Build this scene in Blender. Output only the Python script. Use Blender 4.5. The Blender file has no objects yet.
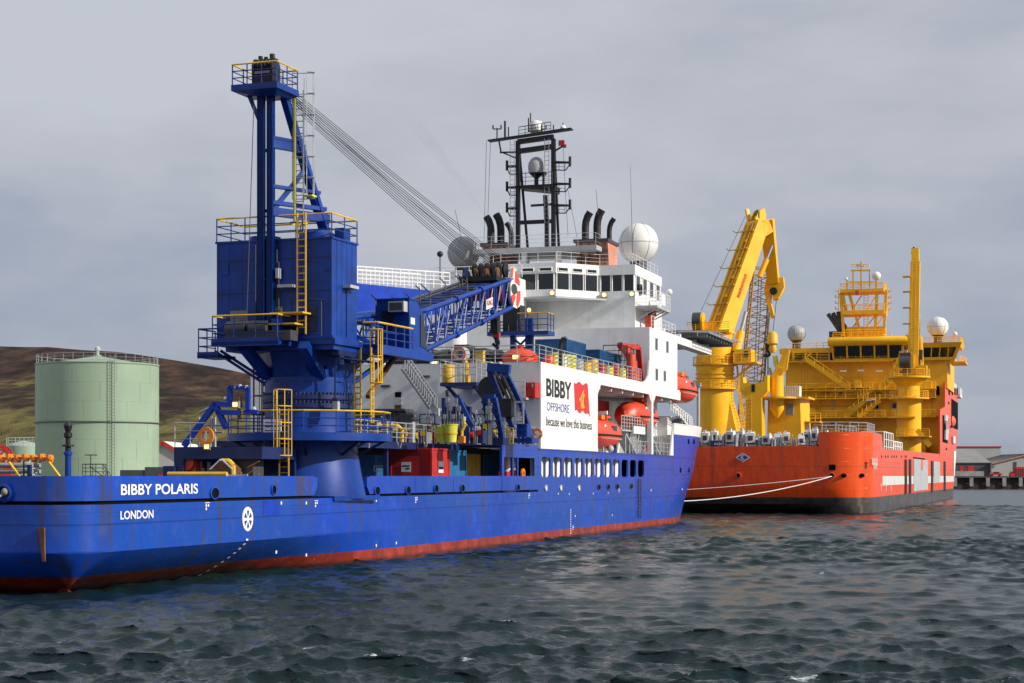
import bpy, math, random
import numpy as np
from mathutils import Vector, Matrix
random.seed(7)
SC = bpy.context.scene
COL = SC.collection
R = math.radians
F, CX, HY, EYE = 1800.0, 512.0, 476.0, 4.5      # lens in pixels, picture centre, horizon row, eye height

# ---------------------------------------------------------------- camera, sky, sun, exposure
cam_d = bpy.data.cameras.new('camera'); cam = bpy.data.objects.new('camera', cam_d); COL.objects.link(cam)
cam.location = (0, 0, EYE); cam.rotation_euler = (R(90), 0, 0)
cam_d.sensor_width = 36; cam_d.lens = 36*F/1024
cam_d.shift_y = (HY-341.5)/1024
cam_d.clip_start = .5; cam_d.clip_end = 9000
SC.camera = cam
SUN_EL, SUN_AZ = R(29), R(21)                  # sun to the right, SUN_AZ behind the picture plane
sd = bpy.data.lights.new('sun', 'SUN'); sd.energy = 4.8; sd.angle = R(.5); sd.color = (1, .93, .82)
sun = bpy.data.objects.new('sun', sd); COL.objects.link(sun)
sv = Vector((math.cos(SUN_AZ)*math.cos(SUN_EL), -math.sin(SUN_AZ)*math.cos(SUN_EL), math.sin(SUN_EL)))
sun.rotation_euler = sv.to_track_quat('Z', 'Y').to_euler(); sun.location = (80, -40, 60)
wd = bpy.data.worlds.new('World'); SC.world = wd; wd.use_nodes = True
wt = wd.node_tree; wt.nodes.clear()
def wn(t, **k):
    n = wt.nodes.new(t)
    for a, b in k.items(): setattr(n, a, b)
    return n
wo = wn('ShaderNodeOutputWorld'); bgs = wn('ShaderNodeBackground'); bgc = wn('ShaderNodeBackground'); mxs = wn('ShaderNodeMixShader')
sky = wn('ShaderNodeTexSky', sky_type='NISHITA', sun_disc=False, sun_elevation=SUN_EL, sun_rotation=R(90)+SUN_AZ)
wt.links.new(sky.outputs[0], bgs.inputs[0]); bgs.inputs[1].default_value = .08
tc = wn('ShaderNodeTexCoord'); mp = wn('ShaderNodeMapping'); mp.inputs['Scale'].default_value = (1.6, 1.6, 4.5)
nz = wn('ShaderNodeTexNoise'); nz.inputs['Scale'].default_value = 2.2; nz.inputs['Detail'].default_value = 7; nz.inputs['Roughness'].default_value = .52
sep = wn('ShaderNodeSeparateXYZ'); rp = wn('ShaderNodeValToRGB'); ad = wn('ShaderNodeMath', operation='MULTIPLY_ADD')
wt.links.new(tc.outputs['Generated'], mp.inputs[0]); wt.links.new(mp.outputs[0], nz.inputs['Vector']); wt.links.new(tc.outputs['Generated'], sep.inputs[0])
# cloud deck: bluer and darker low down, paler higher, broken up by the noise
ns = wn('ShaderNodeMath', operation='SUBTRACT'); ns.inputs[1].default_value = .5
wt.links.new(nz.outputs['Fac'], ns.inputs[0]); wt.links.new(ns.outputs[0], ad.inputs[0]); ad.inputs[1].default_value = .85
wt.links.new(sep.outputs['Z'], ad.inputs[2]); wt.links.new(ad.outputs[0], rp.inputs[0])
e = rp.color_ramp.elements
e[0].position = -.0; e[0].color = (.330, .385, .500, 1)
e[1].position = .30; e[1].color = (.610, .635, .700, 1)
for p_, c_ in ((.09, (.430, .468, .560, 1)), (.19, (.535, .556, .622, 1))):
    q = e.new(p_); q.color = c_
wt.links.new(rp.outputs[0], bgc.inputs[0]); bgc.inputs[1].default_value = .95
mxs.inputs[0].default_value = .90
wt.links.new(bgs.outputs[0], mxs.inputs[1]); wt.links.new(bgc.outputs[0], mxs.inputs[2]); wt.links.new(mxs.outputs[0], wo.inputs[0])
SC.view_settings.view_transform = 'Standard'; SC.view_settings.look = 'None'; SC.view_settings.gamma = 1
SC.view_settings.exposure = 0.0
SC.cycles.max_bounces = 6; SC.cycles.diffuse_bounces = 3; SC.cycles.glossy_bounces = 3; SC.cycles.transparent_max_bounces = 8
SC.cycles.use_denoising = True; SC.cycles.adaptive_threshold = .006; SC.cycles.sample_clamp_indirect = 4; SC.cycles.sample_clamp_direct = 12

# ---------------------------------------------------------------- frames: s forward, t to port, z up
class Frame:
    def __init__(f, ox, oy, heading):            # heading measured from the view axis to the right
        f.O = (ox, oy); f.h = heading; f.sn = math.sin(heading); f.cs = math.cos(heading); f.rot = math.pi/2-heading
    def w(f, p):
        s, t, z = p; return (f.O[0]+s*f.sn-t*f.cs, f.O[1]+s*f.cs+t*f.sn, z)
    def T(f, px, py, t):                         # the point of the plane t seen at a pixel of the photograph
        m = (px-CX)/F; s = (m*(f.O[1]+t*f.sn)-f.O[0]+t*f.cs)/(f.sn-m*f.cs)
        return (s, t, EYE+(HY-py)/F*f.w((s, t, 0))[1])
    def S(f, px, py, s):
        m = (px-CX)/F; t = (f.O[0]+s*f.sn-m*(f.O[1]+s*f.cs))/(f.cs+m*f.sn)
        return (s, t, EYE+(HY-py)/F*f.w((s, t, 0))[1])
class World(Frame):
    def __init__(f): f.O = (0, 0); f.rot = 0
    def w(f, p): return tuple(p)
W = World()
def P(px, py, d): return ((px-CX)/F*d, d, EYE+(HY-py)/F*d)
HEAD = math.atan((1065-CX)/F)
A = Frame(-14.232, 71.758, HEAD)                 # the blue ship
B = Frame(41.308, 207.692, HEAD)                 # the red ship
cx_, cy_, _ = A.w((21.1, 2.5, 0)); CR = Frame(cx_, cy_, R(20))   # the blue crane, slewed a little

# ---------------------------------------------------------------- mesh builder
class MB:
    def __init__(m, mat=None): m.v = []; m.f = []; m.mats = []; m.k = 0; m.use(mat) if mat else None
    def use(m, mat):
        if mat not in m.mats: m.mats.append(mat)
        m.k = m.mats.index(mat); return m
    def face(m, pts):
        i = len(m.v); m.v += [tuple(p) for p in pts]; m.f.append((tuple(range(i, i+len(pts))), m.k))
    def idx(m, vs, fs):
        i = len(m.v); m.v += [tuple(p) for p in vs]; m.f += [(tuple(a+i for a in f), m.k) for f in fs]; return m
    def hexa(m, p):      # 0-3 bottom ring, 4-7 top ring, counter-clockwise
        return m.idx(p, [(3, 2, 1, 0), (4, 5, 6, 7), (0, 1, 5, 4), (1, 2, 6, 5), (2, 3, 7, 6), (3, 0, 4, 7)])
    def box(m, a, b):
        (x0, y0, z0), (x1, y1, z1) = [tuple(min(p, q) for p, q in zip(a, b)), tuple(max(p, q) for p, q in zip(a, b))]
        return m.hexa([(x0, y0, z0), (x1, y0, z0), (x1, y1, z0), (x0, y1, z0), (x0, y0, z1), (x1, y0, z1), (x1, y1, z1), (x0, y1, z1)])
    def cbox(m, c, sx, sy, sz): return m.box((c[0]-sx/2, c[1]-sy/2, c[2]-sz/2), (c[0]+sx/2, c[1]+sy/2, c[2]+sz/2))
    def axes(m, p, q, up=(0, 0, 1)):
        d = (Vector(q)-Vector(p)).normalized(); u = Vector(up)
        if abs(d.dot(u)) > .98: u = Vector((1, 0, 0))
        a = d.cross(u).normalized(); return d, a, a.cross(d).normalized()
    def beam(m, p, q, w, h, up=(0, 0, 1), w2=None, h2=None):   # rectangular bar, may taper
        d, a, b = m.axes(p, q, up); p, q = Vector(p), Vector(q); w2 = w if w2 is None else w2; h2 = h if h2 is None else h2
        r = []
        for c, ww, hh in ((p, w, h), (q, w2, h2)):
            r += [c-a*ww/2-b*hh/2, c+a*ww/2-b*hh/2, c+a*ww/2+b*hh/2, c-a*ww/2+b*hh/2]
        return m.idx(r, [(3, 2, 1, 0), (4, 5, 6, 7), (0, 1, 5, 4), (1, 2, 6, 5), (2, 3, 7, 6), (3, 0, 4, 7)])
    def bar(m, p, q, r, n=6, r2=None):
        d, a, b = m.axes(p, q); r2 = r if r2 is None else r2; vs = []
        for c, rr in ((Vector(p), r), (Vector(q), r2)):
            vs += [c+a*rr*math.cos(2*math.pi*i/n)+b*rr*math.sin(2*math.pi*i/n) for i in range(n)]
        return m.idx(vs, [(i, (i+1) % n, n+(i+1) % n, n+i) for i in range(n)]+[tuple(range(n-1, -1, -1)), tuple(range(n, 2*n))])
    def tube(m, pts, r, n=6):
        for p, q in zip(pts, pts[1:]): m.bar(p, q, r, n)
        return m
    def lathe(m, c, prof, n=24, ax='z', a0=0, a1=2*math.pi, sy=1):
        ring = len(prof) == 4 and prof[0][0] == prof[3][0] and prof[1][0] == prof[2][0] > prof[0][0] and prof[0][1] == prof[1][1]
        if ring: prof = list(prof)+[prof[0]]
        vs = []; full = abs(a1-a0-2*math.pi) < 1e-6; k = n if full else n+1
        for r, h in prof:
            for i in range(k):
                a = a0+(a1-a0)*i/n; x, y = r*math.cos(a), r*math.sin(a)*sy
                vs.append({'z': (c[0]+x, c[1]+y, c[2]+h), 'x': (c[0]+h, c[1]+x, c[2]+y), 'y': (c[0]+y, c[1]+h, c[2]+x)}[ax])
        fs = []
        for j in range(len(prof)-1):
            for i in range(n if full else k-1):
                i2 = (i+1) % k; fs.append((j*k+i, j*k+i2, (j+1)*k+i2, (j+1)*k+i))
        if full and not ring:
            if prof[0][0] > 1e-6: fs.append(tuple(range(k-1, -1, -1)))
            if prof[-1][0] > 1e-6: fs.append(tuple((len(prof)-1)*k+i for i in range(k)))
        return m.idx(vs, fs)
    def ball(m, c, r, n=24, k=14, sz=1, cut=-1):
        pr = []
        for j in range(k+1):
            a = -math.pi/2+math.pi*j/k; pr.append((max(r*math.cos(a), 1e-7), r*sz*math.sin(a)))
        return m.lathe(c, pr, n)
    def prism(m, pts, vec):
        n = len(pts); v = Vector(vec); a = [Vector(p) for p in pts]
        return m.idx(a+[p+v for p in a], [tuple(range(n-1, -1, -1)), tuple(range(n, 2*n))]+[(i, (i+1) % n, n+(i+1) % n, n+i) for i in range(n)])
    def wall(m, pts, z0, z1, th, side=1):    # upright plate along a plan polyline
        ins = []
        for i, p in enumerate(pts):
            a = Vector(pts[max(i-1, 0)][:2]); b = Vector(pts[min(i+1, len(pts)-1)][:2]); d = (b-a).normalized()
            ins.append((p[0]-d.y*th*side, p[1]+d.x*th*side))
        for i in range(len(pts)-1):
            o, p = pts[i], pts[i+1]; a, b = ins[i], ins[i+1]
            m.face([(o[0], o[1], z0), (p[0], p[1], z0), (p[0], p[1], z1), (o[0], o[1], z1)])
            m.face([(b[0], b[1], z0), (a[0], a[1], z0), (a[0], a[1], z1), (b[0], b[1], z1)])
            m.face([(o[0], o[1], z1), (p[0], p[1], z1), (b[0], b[1], z1), (a[0], a[1], z1)])
            m.face([(a[0], a[1], z0), (b[0], b[1], z0), (p[0], p[1], z0), (o[0], o[1], z0)])
        for i in (0, -1):
            o, a = pts[i], ins[i]; m.face([(o[0], o[1], z0), (a[0], a[1], z0), (a[0], a[1], z1), (o[0], o[1], z1)])
        return m
    def rail(m, pts, h=1.1, sp=1.5, r=.026, mids=2, top=None, post=None):
        post = post or m.mats[0]; top = top or post
        for p, q in zip(pts, pts[1:]):
            p, q = Vector(p), Vector(q); L = (q-p).length; n = max(1, round(L/sp))
            m.use(post)
            for i in range(n+1): c = p.lerp(q, i/n); m.bar(c, c+Vector((0, 0, h)), r, 4)
            for k in range(mids): z = h*(k+1)/(mids+1); m.bar(p+Vector((0, 0, z)), q+Vector((0, 0, z)), r*.8, 4)
            m.use(top); m.bar(p+Vector((0, 0, h)), q+Vector((0, 0, h)), r*1.25, 5)
        return m
    def ladder(m, p, q, side, w=.45, step=.3, r=.03, cage=None, cr=.38, hoop=.9):
        p, q, s = Vector(p), Vector(q), Vector(side).normalized()
        for k in (-1, 1): m.bar(p+s*w/2*k, q+s*w/2*k, r, 5)
        L = (q-p).length; n = int(L/step)
        for i in range(1, n): c = p.lerp(q, i/n); m.bar(c-s*w/2, c+s*w/2, r*.7, 4)
        if cage is not None:
            out = Vector(cage).normalized(); d = (q-p).normalized(); st = max(0, 1-2.0/L)
            k = max(2, int((L-2.0)/hoop)+1); rings = []
            for i in range(k):
                c = p.lerp(q, min(1, 2.0/L)+(1-min(1, 2.0/L))*i/(k-1)) + d*(.9*i/(k-1))
                ring = [c+s*(cr*math.cos(a))+out*(cr*1.7*math.sin(a)) for a in [math.pi*j/8 for j in range(9)]]
                rings.append(ring); m.tube(ring, r*.7, 4)
            for j in (0, 2, 4, 6, 8):
                for a, b in zip(rings, rings[1:]): m.bar(a[j], b[j], r*.6, 4)
        return m
    def lattice(m, c0, c1, nseg, r, rb):     # four chords with zigzag lacing; c0, c1 are corner lists
        c0 = [Vector(c) for c in c0]; c1 = [Vector(c) for c in c1]
        for a, b in zip(c0, c1): m.bar(a, b, r, 6)
        for i in range(nseg):
            u, v = i/nseg, (i+1)/nseg
            for j in range(4):
                k = (j+1) % 4
                m.bar(c0[j].lerp(c1[j], u), c0[k].lerp(c1[k], v), rb, 4) if i % 2 == 0 else m.bar(c0[k].lerp(c1[k], u), c0[j].lerp(c1[j], v), rb, 4)
                m.bar(c0[j].lerp(c1[j], v), c0[k].lerp(c1[k], v), rb*.8, 4)
        return m
    def mesh(m, name, base=(0, 0, 0)):
        me = bpy.data.meshes.new(name); b = np.array(base)
        v = np.array(m.v, dtype=float)-b
        me.from_pydata(v.tolist(), [], [f for f, _ in m.f])
        for x in m.mats: me.materials.append(MAT[x])
        me.polygons.foreach_set('material_index', [k for _, k in m.f])
        me.polygons.foreach_set('use_smooth', [True]*len(m.f))
        import bmesh
        bm = bmesh.new(); bm.from_mesh(me)
        bmesh.ops.remove_doubles(bm, verts=bm.verts, dist=1e-4); bmesh.ops.recalc_face_normals(bm, faces=bm.faces)
        bm.to_mesh(me); bm.free()
        me.set_sharp_from_angle(angle=R(38)); me.update()
        return me

BASE = {}
def mark(o, label=None, cat=None, group=None, kind=None):
    if label: o['label'] = label
    if cat: o['category'] = cat
    if group: o['group'] = group
    if kind: o['kind'] = kind
    return o
def thing(name, label, cat, fr, loc, group=None, kind=None):
    o = bpy.data.objects.new(name, None); COL.objects.link(o); o.empty_display_size = .3
    o.location = fr.w(loc); o.rotation_euler = (0, 0, fr.rot); BASE[o] = (fr, tuple(loc))
    return mark(o, label, cat, group, kind)
def part(name, mb, parent, label=None):
    fr, base = BASE[parent]
    o = bpy.data.objects.new(name, mb.mesh(name, base)); COL.objects.link(o); o.parent = parent; BASE[o] = (fr, base)
    if label: o['label'] = label
    return o
def solo(name, label, cat, mb, fr, loc, group=None, kind=None):
    o = bpy.data.objects.new(name, mb.mesh(name, loc)); COL.objects.link(o)
    o.location = fr.w(loc); o.rotation_euler = (0, 0, fr.rot); BASE[o] = (fr, tuple(loc))
    return mark(o, label, cat, group, kind)
def kids(o): return [c for c in bpy.data.objects if c.parent == o]
def dup(o, fr, loc, label=None, rz=0, scale=None):      # a copy of a thing with its parts and their sub-parts
    c = o.copy(); COL.objects.link(c); c.location = fr.w(loc); c.rotation_euler = (0, 0, fr.rot+rz)
    if label: c['label'] = label
    if scale: c.scale = scale
    for ch in kids(o):
        d = ch.copy(); COL.objects.link(d); d.parent = c
        for g in kids(ch):
            h = g.copy(); COL.objects.link(h); h.parent = d
    return c
def words(text, parent, org, xd, yd, width, height, mat, off=.0, depth=.01, name='lettering', shear=0):
    """Flat lettering: org = lower left corner in frame coordinates, xd / yd = reading and up directions."""
    cu = bpy.data.curves.new('text', 'FONT'); cu.body = text; cu.offset = off; cu.resolution_u = 4
    to = bpy.data.objects.new('text', cu); COL.objects.link(to); bpy.context.view_layer.update()
    me = bpy.data.meshes.new_from_object(to.evaluated_get(bpy.context.evaluated_depsgraph_get()))
    bpy.data.objects.remove(to); bpy.data.curves.remove(cu)
    n = len(me.vertices); co = np.zeros(n*3); me.vertices.foreach_get('co', co); co = co.reshape(-1, 3)
    lo, hi = co.min(0), co.max(0)
    u = (co[:, 0]-lo[0])/(hi[0]-lo[0])*width; v = (co[:, 1]-lo[1])/(hi[1]-lo[1])*height
    fr, base = BASE[parent]
    xd, yd = Vector(xd).normalized(), Vector(yd).normalized()
    p = np.array(org)[None]+u[:, None]*np.array(xd)[None]+v[:, None]*np.array(yd)[None]-np.array(base)[None]
    me.vertices.foreach_set('co', p.ravel()); me.materials.clear(); me.materials.append(MAT[mat]); me.update(); me.name = name
    o = bpy.data.objects.new(name, me); COL.objects.link(o); o.parent = parent; BASE[o] = (fr, base)
    return o

# ---------------------------------------------------------------- materials
MAT = {}
class NT:
    def __init__(s, name):
        s.m = bpy.data.materials.new(name); s.m.use_nodes = True; s.t = s.m.node_tree; s.t.nodes.clear(); MAT[name] = s.m
        s.o = s.n('ShaderNodeOutputMaterial'); s.b = s.n('ShaderNodeBsdfPrincipled'); s.l(s.b.outputs[0], s.o.inputs[0])
    def n(s, t, **k):
        x = s.t.nodes.new(t)
        for a, b in k.items(): setattr(x, a, b)
        return x
    def l(s, a, b): s.t.links.new(a, b)
    def val(s, sock, v): s.l(v, sock) if hasattr(v, 'is_linked') else setattr(sock, 'default_value', v)
    def math(s, op, a, b=0, c=0, clamp=False):
        x = s.n('ShaderNodeMath', operation=op, use_clamp=clamp); s.val(x.inputs[0], a); s.val(x.inputs[1], b); s.val(x.inputs[2], c); return x.outputs[0]
    def noise(s, sc, detail=4, scale=(1, 1, 1), rough=.55, src='Object'):
        if not hasattr(s, 'tc'): s.tc = s.n('ShaderNodeTexCoord')
        m = s.n('ShaderNodeMapping'); m.inputs['Scale'].default_value = scale; s.l(s.tc.outputs[src], m.inputs[0])
        x = s.n('ShaderNodeTexNoise'); x.inputs['Scale'].default_value = sc; x.inputs['Detail'].default_value = detail; x.inputs['Roughness'].default_value = rough
        s.l(m.outputs[0], x.inputs['Vector']); return x.outputs['Fac']
    def ramp(s, f, a, b):    # smooth 0..1 step between a and b
        x = s.n('ShaderNodeMapRange', interpolation_type='SMOOTHSTEP'); s.val(x.inputs[0], f); x.inputs[1].default_value = a; x.inputs[2].default_value = b; return x.outputs[0]
    def mix(s, f, a, b):
        x = s.n('ShaderNodeMix', data_type='RGBA'); s.val(x.inputs[0], f)
        for k, v in ((6, a), (7, b)): s.val(x.inputs[k], v if hasattr(v, 'is_linked') else (*v[:3], 1))
        return x.outputs[2]
    def done(s, col, rough=.5, spec=.4, metal=0):
        s.val(s.b.inputs['Base Color'], col if hasattr(col, 'is_linked') else (*col, 1)); s.val(s.b.inputs['Roughness'], rough)
        s.b.inputs['Specular IOR Level'].default_value = spec; s.b.inputs['Metallic'].default_value = metal; return s
def paint(name, c, rough=.42, var=.22, dirt=(.10, .06, .035), amt=.5, sc=.9, spec=.45, metal=0):
    """Weathered paint: patchy tone, vertical runs of grime, small chips."""
    s = NT(name); a = s.noise(sc, 5); st = s.noise(1.0, 4, (2.6, 2.6, .16)); ch = s.noise(5.5, 3)
    base = s.mix(s.ramp(a, .3, .72), tuple(x*(1-var) for x in c), tuple(min(1, x*(1+var*.5)) for x in c))
    g = s.math('MULTIPLY', s.ramp(st, .54, .78), amt)
    base = s.mix(g, base, tuple(.55*x+.45*y for x, y in zip(dirt, c)))
    base = s.mix(s.math('MULTIPLY', s.ramp(ch, .69, .76), amt), base, dirt)
    r = s.math('MULTIPLY_ADD', a, .25, rough-.12)
    return s.done(base, r, spec, metal)
paint('crane_blue', (.005, .043, .27), .36, .30, (.030, .030, .032), .42, .9, .34)
paint('blue', (.006, .045, .40), .36, .2, (.05, .04, .05), .35, .9, .32)
paint('navy', (.008, .02, .10), .45, .25, (.04, .035, .03), .5)
paint('white', (.79, .79, .78), .45, .07, (.42, .30, .20), .5)
paint('cream_white', (.68, .69, .69), .5, .12, (.36, .24, .15), .7)
paint('light_grey', (.42, .44, .46), .5, .15, (.2, .16, .12), .4)
paint('grey', (.20, .21, .22), .5, .2, (.12, .09, .07), .5)
paint('dark_grey', (.055, .058, .065), .55, .25, (.09, .06, .04), .5)
paint('black', (.012, .012, .014), .5, .3, (.04, .03, .025), .3)
paint('yellow', (.74, .45, .03), .45, .15, (.20, .11, .04), .5)
paint('gold', (.90, .475, .006), .42, .10, (.32, .15, .03), .45, .35)
paint('gold_dark', (.76, .41, .010), .5, .2, (.18, .09, .03), .6, .6)
paint('red', (.50, .022, .018), .45, .2, (.16, .04, .03), .4)
paint('boat_red', (.70, .070, .028), .4, .12, (.25, .06, .04), .3)
paint('orange', (.80, .24, .02), .5, .18, (.25, .10, .04), .5)
paint('terracotta', (.56, .235, .15), .6, .15, (.22, .10, .07), .5)
paint('cyan_box', (.018, .145, .33), .5, .22, (.08, .07, .06), .5)
paint('box_blue', (.012, .085, .22), .5, .25, (.06, .05, .05), .5)
paint('galv', (.36, .38, .40), .45, .2, (.2, .13, .08), .4, 1.5, .5, .3)
paint('rust', (.16, .07, .035), .8, .4, (.08, .035, .02), .7, 2)
paint('tank_green', (.270, .368, .265), .6, .12, (.17, .21, .15), .6, .12)
paint('ochre', (.42, .22, .07), .6, .2, (.2, .1, .04), .5)
paint('rope', (.34, .32, .28), .9, .25, (.15, .13, .1), .4, 4)
paint('wire', (.05, .05, .052), .6, .3, (.08, .06, .05), .3, 4)
paint('radome', (.76, .76, .74), .42, .04, (.5, .42, .34), .25, .5)
paint('radome_grey', (.36, .37, .38), .45, .05, (.3, .26, .2), .25, .5)
paint('concrete', (.30, .29, .27), .9, .25, (.10, .09, .08), .6, .4)
paint('timber', (.045, .038, .032), .9, .4, (.09, .08, .06), .5, .6)
paint('roof_grey', (.24, .235, .23), .7, .12, (.2, .17, .14), .4, .2)
paint('cladding', (.36, .36, .35), .6, .08, (.3, .26, .2), .4, .2)
paint('lime', (.66, .62, .06), .5, .2, (.25, .2, .05), .5)
paint('letter_white', (.80, .80, .80), .5, .05, (.4, .4, .45), .25)
paint('letter_dark', (.020, .020, .024), .5, .1, (.03, .03, .03), .1)
paint('letter_blue', (.02, .06, .32), .5, .1, (.03, .03, .1), .1)
paint('emblem_red', (.62, .035, .030), .5, .08, (.3, .03, .03), .1)
paint('emblem_gold', (.80, .36, .02), .5, .08, (.3, .1, .03), .1)
s = NT('glass'); s.done((.012, .016, .020), .06, .6)
s = NT('void'); s.done((.004, .004, .005), .9, .1)  # flat black painted for the shade inside holes and slots
s = NT('lamp'); s.done((.8, .5, .2), .5); s.b.inputs['Emission Color'].default_value = (1, .52, .20, 1); s.b.inputs['Emission Strength'].default_value = 2.6; s.m.cycles.emission_sampling = 'NONE'
# --- hull paints: red underwater paint below a level, plating, patches, runs, scuffs
def hull_paint(name, c, low, zl, seams, stripe=None, patch=.16, rusty=.5, chalk=.55):
    s = NT(name); s.noise(1); xyz = s.n('ShaderNodeSeparateXYZ'); s.l(s.tc.outputs['Object'], xyz.inputs[0])
    x, y, z = xyz.outputs
    cmb = s.n('ShaderNodeCombineXYZ'); s.l(x, cmb.inputs[0]); s.l(z, cmb.inputs[1])
    br = s.n('ShaderNodeTexBrick'); s.l(cmb.outputs[0], br.inputs['Vector']); br.inputs['Scale'].default_value = 1
    br.inputs['Brick Width'].default_value = 7.3; br.inputs['Row Height'].default_value = 1.55; br.inputs['Mortar Size'].default_value = .012; br.inputs['Mortar Smooth'].default_value = .3
    br.inputs['Color1'].default_value = (0, 0, 0, 1); br.inputs['Color2'].default_value = (1, 1, 1, 1); br.inputs['Mortar'].default_value = (.5, .5, .5, 1); br.offset_frequency = 2
    a = s.noise(.16, 5); st = s.noise(.8, 5, (1.6, 1.6, .09)); fine = s.noise(1.3, 6); ch = s.noise(2.4, 5, (1, 1, 1.8), .7)
    col = s.mix(s.ramp(a, .3, .7), tuple(v*(1-patch) for v in c), tuple(v*(1+patch*.6) for v in c))
    col = s.mix(s.math('MULTIPLY', s.ramp(s.noise(.10, 4, (1, 1, 2.2)), .46, .58), .6 if c[2] > .2 else .2), col, (.010, .066, .33) if c[2] > .2 else (.72, .10, .03))     # chalked, repainted areas
    col = s.mix(s.math('MULTIPLY', br.outputs['Color'], .20), col, tuple(v*.72+.02*(k == 1) for k, v in enumerate(c)))
    col = s.mix(s.math('MULTIPLY', br.outputs['Fac'], .35), col, tuple(v*.35 for v in c))
    run = s.math('MULTIPLY', s.ramp(st, .50, .68), s.ramp(a, .40, .56)); run = s.math('MULTIPLY', run, rusty)
    col = s.mix(run, col, (.05, .045, .04))
    col = s.mix(s.math('MULTIPLY', s.ramp(fine, .52, .80), .16*chalk), col, (.25, .3, .45))
    for q in seams:
        d = s.math('ABSOLUTE', s.math('SUBTRACT', z, q)); col = s.mix(s.math('MULTIPLY', s.ramp(d, .045, .02), .55), col, tuple(v*.25 for v in c))
    lowc = s.mix(s.ramp(s.noise(.9, 5), .35, .7), tuple(v*.65 for v in low), tuple(v*1.2 for v in low))
    lowc = s.mix(s.math('MULTIPLY', s.ramp(st, .5, .75), .6), lowc, (.10, .045, .025) if low[0] < .1 else tuple(v*.3+.01 for v in low))
    zz = s.math('MULTIPLY_ADD', s.math('SUBTRACT', fine, .5), .10, z)
    col = s.mix(s.ramp(zz, zl+.015, zl-.015), col, lowc)
    band = s.math('MULTIPLY', s.ramp(s.math('ABSOLUTE', s.math('SUBTRACT', z, zl*.62)), .28, .05), s.ramp(ch, .66, .70))
    col = s.mix(s.math('MULTIPLY', band, .75), col, (.6, .58, .55))
    wet = s.ramp(zz, .30, .05); col = s.mix(s.math('MULTIPLY', wet, .7), col, (.012, .012, .010))
    if stripe: col = stripe(s, x, y, z, col)
    bmp = s.n('ShaderNodeBump'); bmp.inputs['Strength'].default_value = .5; bmp.inputs['Distance'].default_value = .06
    s.l(s.math('ADD', s.noise(.9, 2, (1.4, 1.4, .7)), s.math('MULTIPLY', br.outputs['Fac'], -.25)), bmp.inputs['Height']); s.l(bmp.outputs[0], s.b.inputs['Normal'])
    s.done(col, s.math('MULTIPLY_ADD', fine, .26, .16), .42); return s
hull_paint('hull_blue', (.005, .054, .43), (.30, .040, .022), .64, (2.66, 5.1), None, .22, .8)
def white_bow(s, x, y, z, col): return s.mix(s.ramp(z, 8.36, 8.40), col, (.76, .76, .75))
hull_paint('bow_blue', (.005, .054, .43), (.22, .030, .018), .64, (4.6, 6.2), white_bow)
def b_stripe(s, x, y, z, col):
    k = s.math('MULTIPLY', s.ramp(z, 3.32, 3.36), s.ramp(z, 4.52, 4.48)); k = s.math('MULTIPLY', k, s.ramp(x, -75.0, -74.9))
    k = s.math('MULTIPLY', k, s.ramp(y, -5.0, -5.1)); return s.mix(k, col, (.74, .73, .70))
hull_paint('hull_red', (.87, .080, .004), (.075, .068, .066), 2.0, (5.6,), b_stripe, .10, .35, .35)
paint('fade_red', (.72, .15, .10), .5, .1, (.5, .3, .25), .3)
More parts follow.
